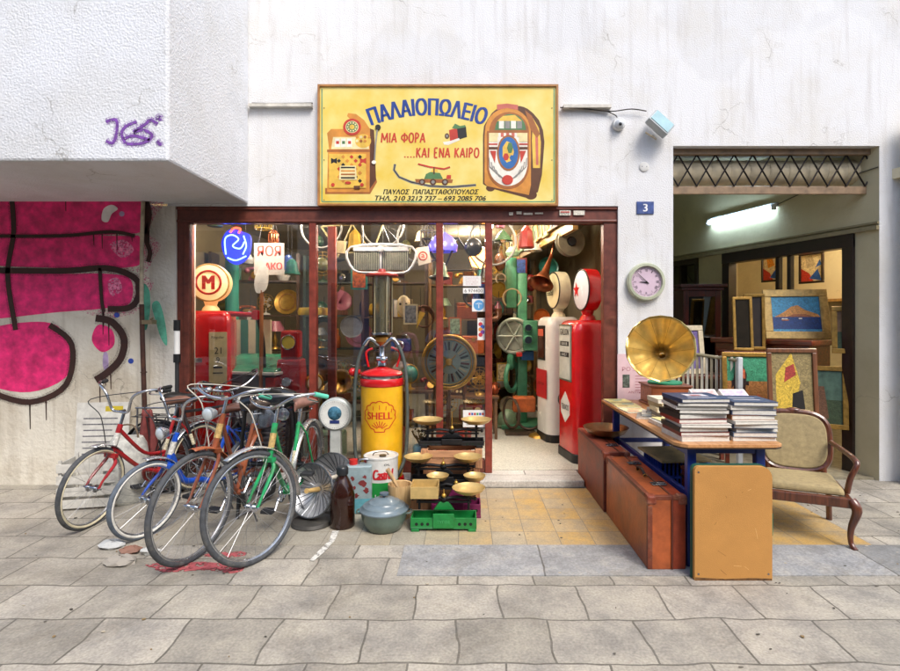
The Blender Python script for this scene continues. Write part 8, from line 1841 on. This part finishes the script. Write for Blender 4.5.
# ================================================================ PEOPLE standing on the street behind the viewer (mirrored in the window)
def person(label, loc, rz, joints, clothes, hair, hlen, skin='#b98a6a', pants='#8a7a5a', h=1.7, held=None):
    t = thing('person', label, 'person', loc, rz)
    me = bpy.data.meshes.new('body'); names = list(joints); idx = {n: i for i, n in enumerate(names)}
    me.from_pydata([joints[n][0] for n in names], [(idx[a], idx[b]) for a, b in SK if a in idx and b in idx], [])
    o = bpy.data.objects.new('body', me); C.objects.link(o); o.parent = t
    md = o.modifiers.new('skin', 'SKIN'); sd = o.modifiers.new('sub', 'SUBSURF'); sd.levels = 2; sd.render_levels = 2; md.use_smooth_shade = True
    if not me.skin_vertices: me.skin_vertices.new()
    for n in names: me.skin_vertices[0].data[idx[n]].radius = joints[n][1]
    me.skin_vertices[0].data[idx['pelvis']].use_root = True
    m = bpy.data.materials.new('figure'); m.use_nodes = True; nt = m.node_tree; n = nt.nodes; L = nt.links
    tc = n.new('ShaderNodeTexCoord'); sp_ = n.new('ShaderNodeSeparateXYZ'); L.new(tc.outputs['Object'], sp_.inputs[0])
    cr = n.new('ShaderNodeValToRGB'); cr.color_ramp.interpolation = 'CONSTANT'; mr = n.new('ShaderNodeMath'); mr.operation = 'DIVIDE'; mr.inputs[1].default_value = h
    L.new(sp_.outputs[2], mr.inputs[0]); L.new(mr.outputs[0], cr.inputs[0])
    cr.color_ramp.elements[0].color = lin('#2a2622'); cr.color_ramp.elements[1].position = .055; cr.color_ramp.elements[1].color = lin(pants)
    for p_, c_ in ((.53, clothes), (.845, skin)): q_ = cr.color_ramp.elements.new(p_); q_.color = lin(c_)
    L.new(cr.outputs[0], n['Principled BSDF'].inputs['Base Color']); n['Principled BSDF'].inputs['Roughness'].default_value = .8; me.materials.append(m)
    hd = joints['head'][0]; hm = M(hair, .8, 0, .2, 40)
    mb = MB(); mb.ball((hd[0], hd[1] + .02, hd[2] + .035), .108, 18, sz=(.86, .95, 1.0))
    if hlen: mb.ball((hd[0], hd[1] + .05, hd[2] - .08), .1, 14, sz=(.85, .6, 1.5))
    mb.build('hair', hm, t)
    sm = M(skin, .6, 0, .08)
    mb = MB(); mb.ball((hd[0], hd[1] - .03, hd[2] - .01), .09, 18, sz=(.78, .8, 1.12)); mb.ball((hd[0], hd[1] - .108, hd[2] - .02), .017, 8, sz=(.8, 1, 1.3)); mb.build('face', sm, t)
    for s_ in (-1, 1): MB().ball((hd[0] + .032 * s_, hd[1] - .096, hd[2] + .012), .012, 8).build('eye', M('#2a2420', .3), t)
    MB().box((hd[0], hd[1] - .1, hd[2] - .058), (.045, .01, .01)).build('mouth', M('#8a4a40', .5), t)
    for side in ('l', 'r'):
        w = Vector(joints['wrist_' + side][0]); f = (w - Vector(joints['elbow_' + side][0])).normalized(); u = f.orthogonal().normalized(); v = f.cross(u)
        mb = MB(); mb.tube([w - f * .02, w + f * .03, w + f * .09], [.028, .038, .036], 10)
        for k in range(4): b0 = w + f * .085 + u * (-.027 + .018 * k); L_ = (.06, .075, .07, .055)[k]; mb.tube([b0, b0 + f * L_ * .5 + v * .008, b0 + f * L_ + v * .028], [.0095, .009, .007], 6)
        mb.tube([w + f * .03 + u * .03, w + f * .06 + u * .055, w + f * .09 + u * .06], [.011, .01, .008], 6); mb.build('hand', sm, t)
    return t
SK = [('pelvis', 'waist'), ('waist', 'chest'), ('chest', 'neck'), ('neck', 'head'), ('chest', 'sh_l'), ('sh_l', 'elbow_l'), ('elbow_l', 'wrist_l'), ('chest', 'sh_r'), ('sh_r', 'elbow_r'), ('elbow_r', 'wrist_r'),
      ('pelvis', 'hip_l'), ('hip_l', 'knee_l'), ('knee_l', 'ankle_l'), ('ankle_l', 'toe_l'), ('pelvis', 'hip_r'), ('hip_r', 'knee_r'), ('knee_r', 'ankle_r'), ('ankle_r', 'toe_r')]
def stand(h, arms):
    k = h / 1.7
    J = {'pelvis': ((0, 0, .93), (.15, .11)), 'waist': ((0, 0, 1.1), (.13, .1)), 'chest': ((0, 0, 1.32), (.15, .11)), 'neck': ((0, 0, 1.47), (.055, .055)), 'head': ((0, -.01, 1.58), (.07, .08)),
         'sh_l': ((.19, 0, 1.38), (.058, .058)), 'sh_r': ((-.19, 0, 1.38), (.058, .058)), 'hip_l': ((.1, 0, .86), (.095, .095)), 'hip_r': ((-.1, 0, .86), (.095, .095)),
         'knee_l': ((.11, -.01, .48), (.06, .06)), 'knee_r': ((-.11, -.01, .48), (.06, .06)), 'ankle_l': ((.115, .02, .07), (.042, .042)), 'ankle_r': ((-.115, .02, .07), (.042, .042)), 'toe_l': ((.13, -.15, .03), (.04, .028)), 'toe_r': ((-.13, -.15, .03), (.04, .028))}
    J.update(arms)
    return {n: (tuple(c * k for c in p), r) for n, (p, r) in J.items()}
person('person in a pink jacket seen mirrored in the middle window pane, arms hanging', (-1.27, -5.75, -.124), 180, stand(1.72, {'elbow_l': ((.26, .02, 1.12), (.045, .045)), 'wrist_l': ((.25, -.07, .88), (.03, .03)), 'elbow_r': ((-.26, .02, 1.12), (.045, .045)), 'wrist_r': ((-.25, -.07, .88), (.03, .03))}), '#d87aa8', '#3a2418', 1, pants='#5a4a58', h=1.72)
ph = person('person in a light blue shirt holding a camera up, seen mirrored beside the middle mullion', (-.50, -5.5, -.124), 180, stand(1.8, {'elbow_l': ((.27, -.1, 1.2), (.045, .045)), 'wrist_l': ((.1, -.26, 1.46), (.03, .03)), 'elbow_r': ((-.27, -.1, 1.2), (.045, .045)), 'wrist_r': ((-.1, -.26, 1.46), (.03, .03))}), '#8aa6d4', '#2a1f18', 0, pants='#8a8058', h=1.8)
cmr = thing('photo_camera', 'black camera held up by the person in the blue shirt', 'camera', (-.50, -5.5 + .36, -.124 + 1.66), 180)
MB().box((0, 0, 0), (.14, .06, .09)).build('body', BLACK, cmr, bevel=.01); MB().cyl((0, -.03, 0), (0, -.11, 0), .035, n=20).build('lens', M('#101214', .15), cmr)
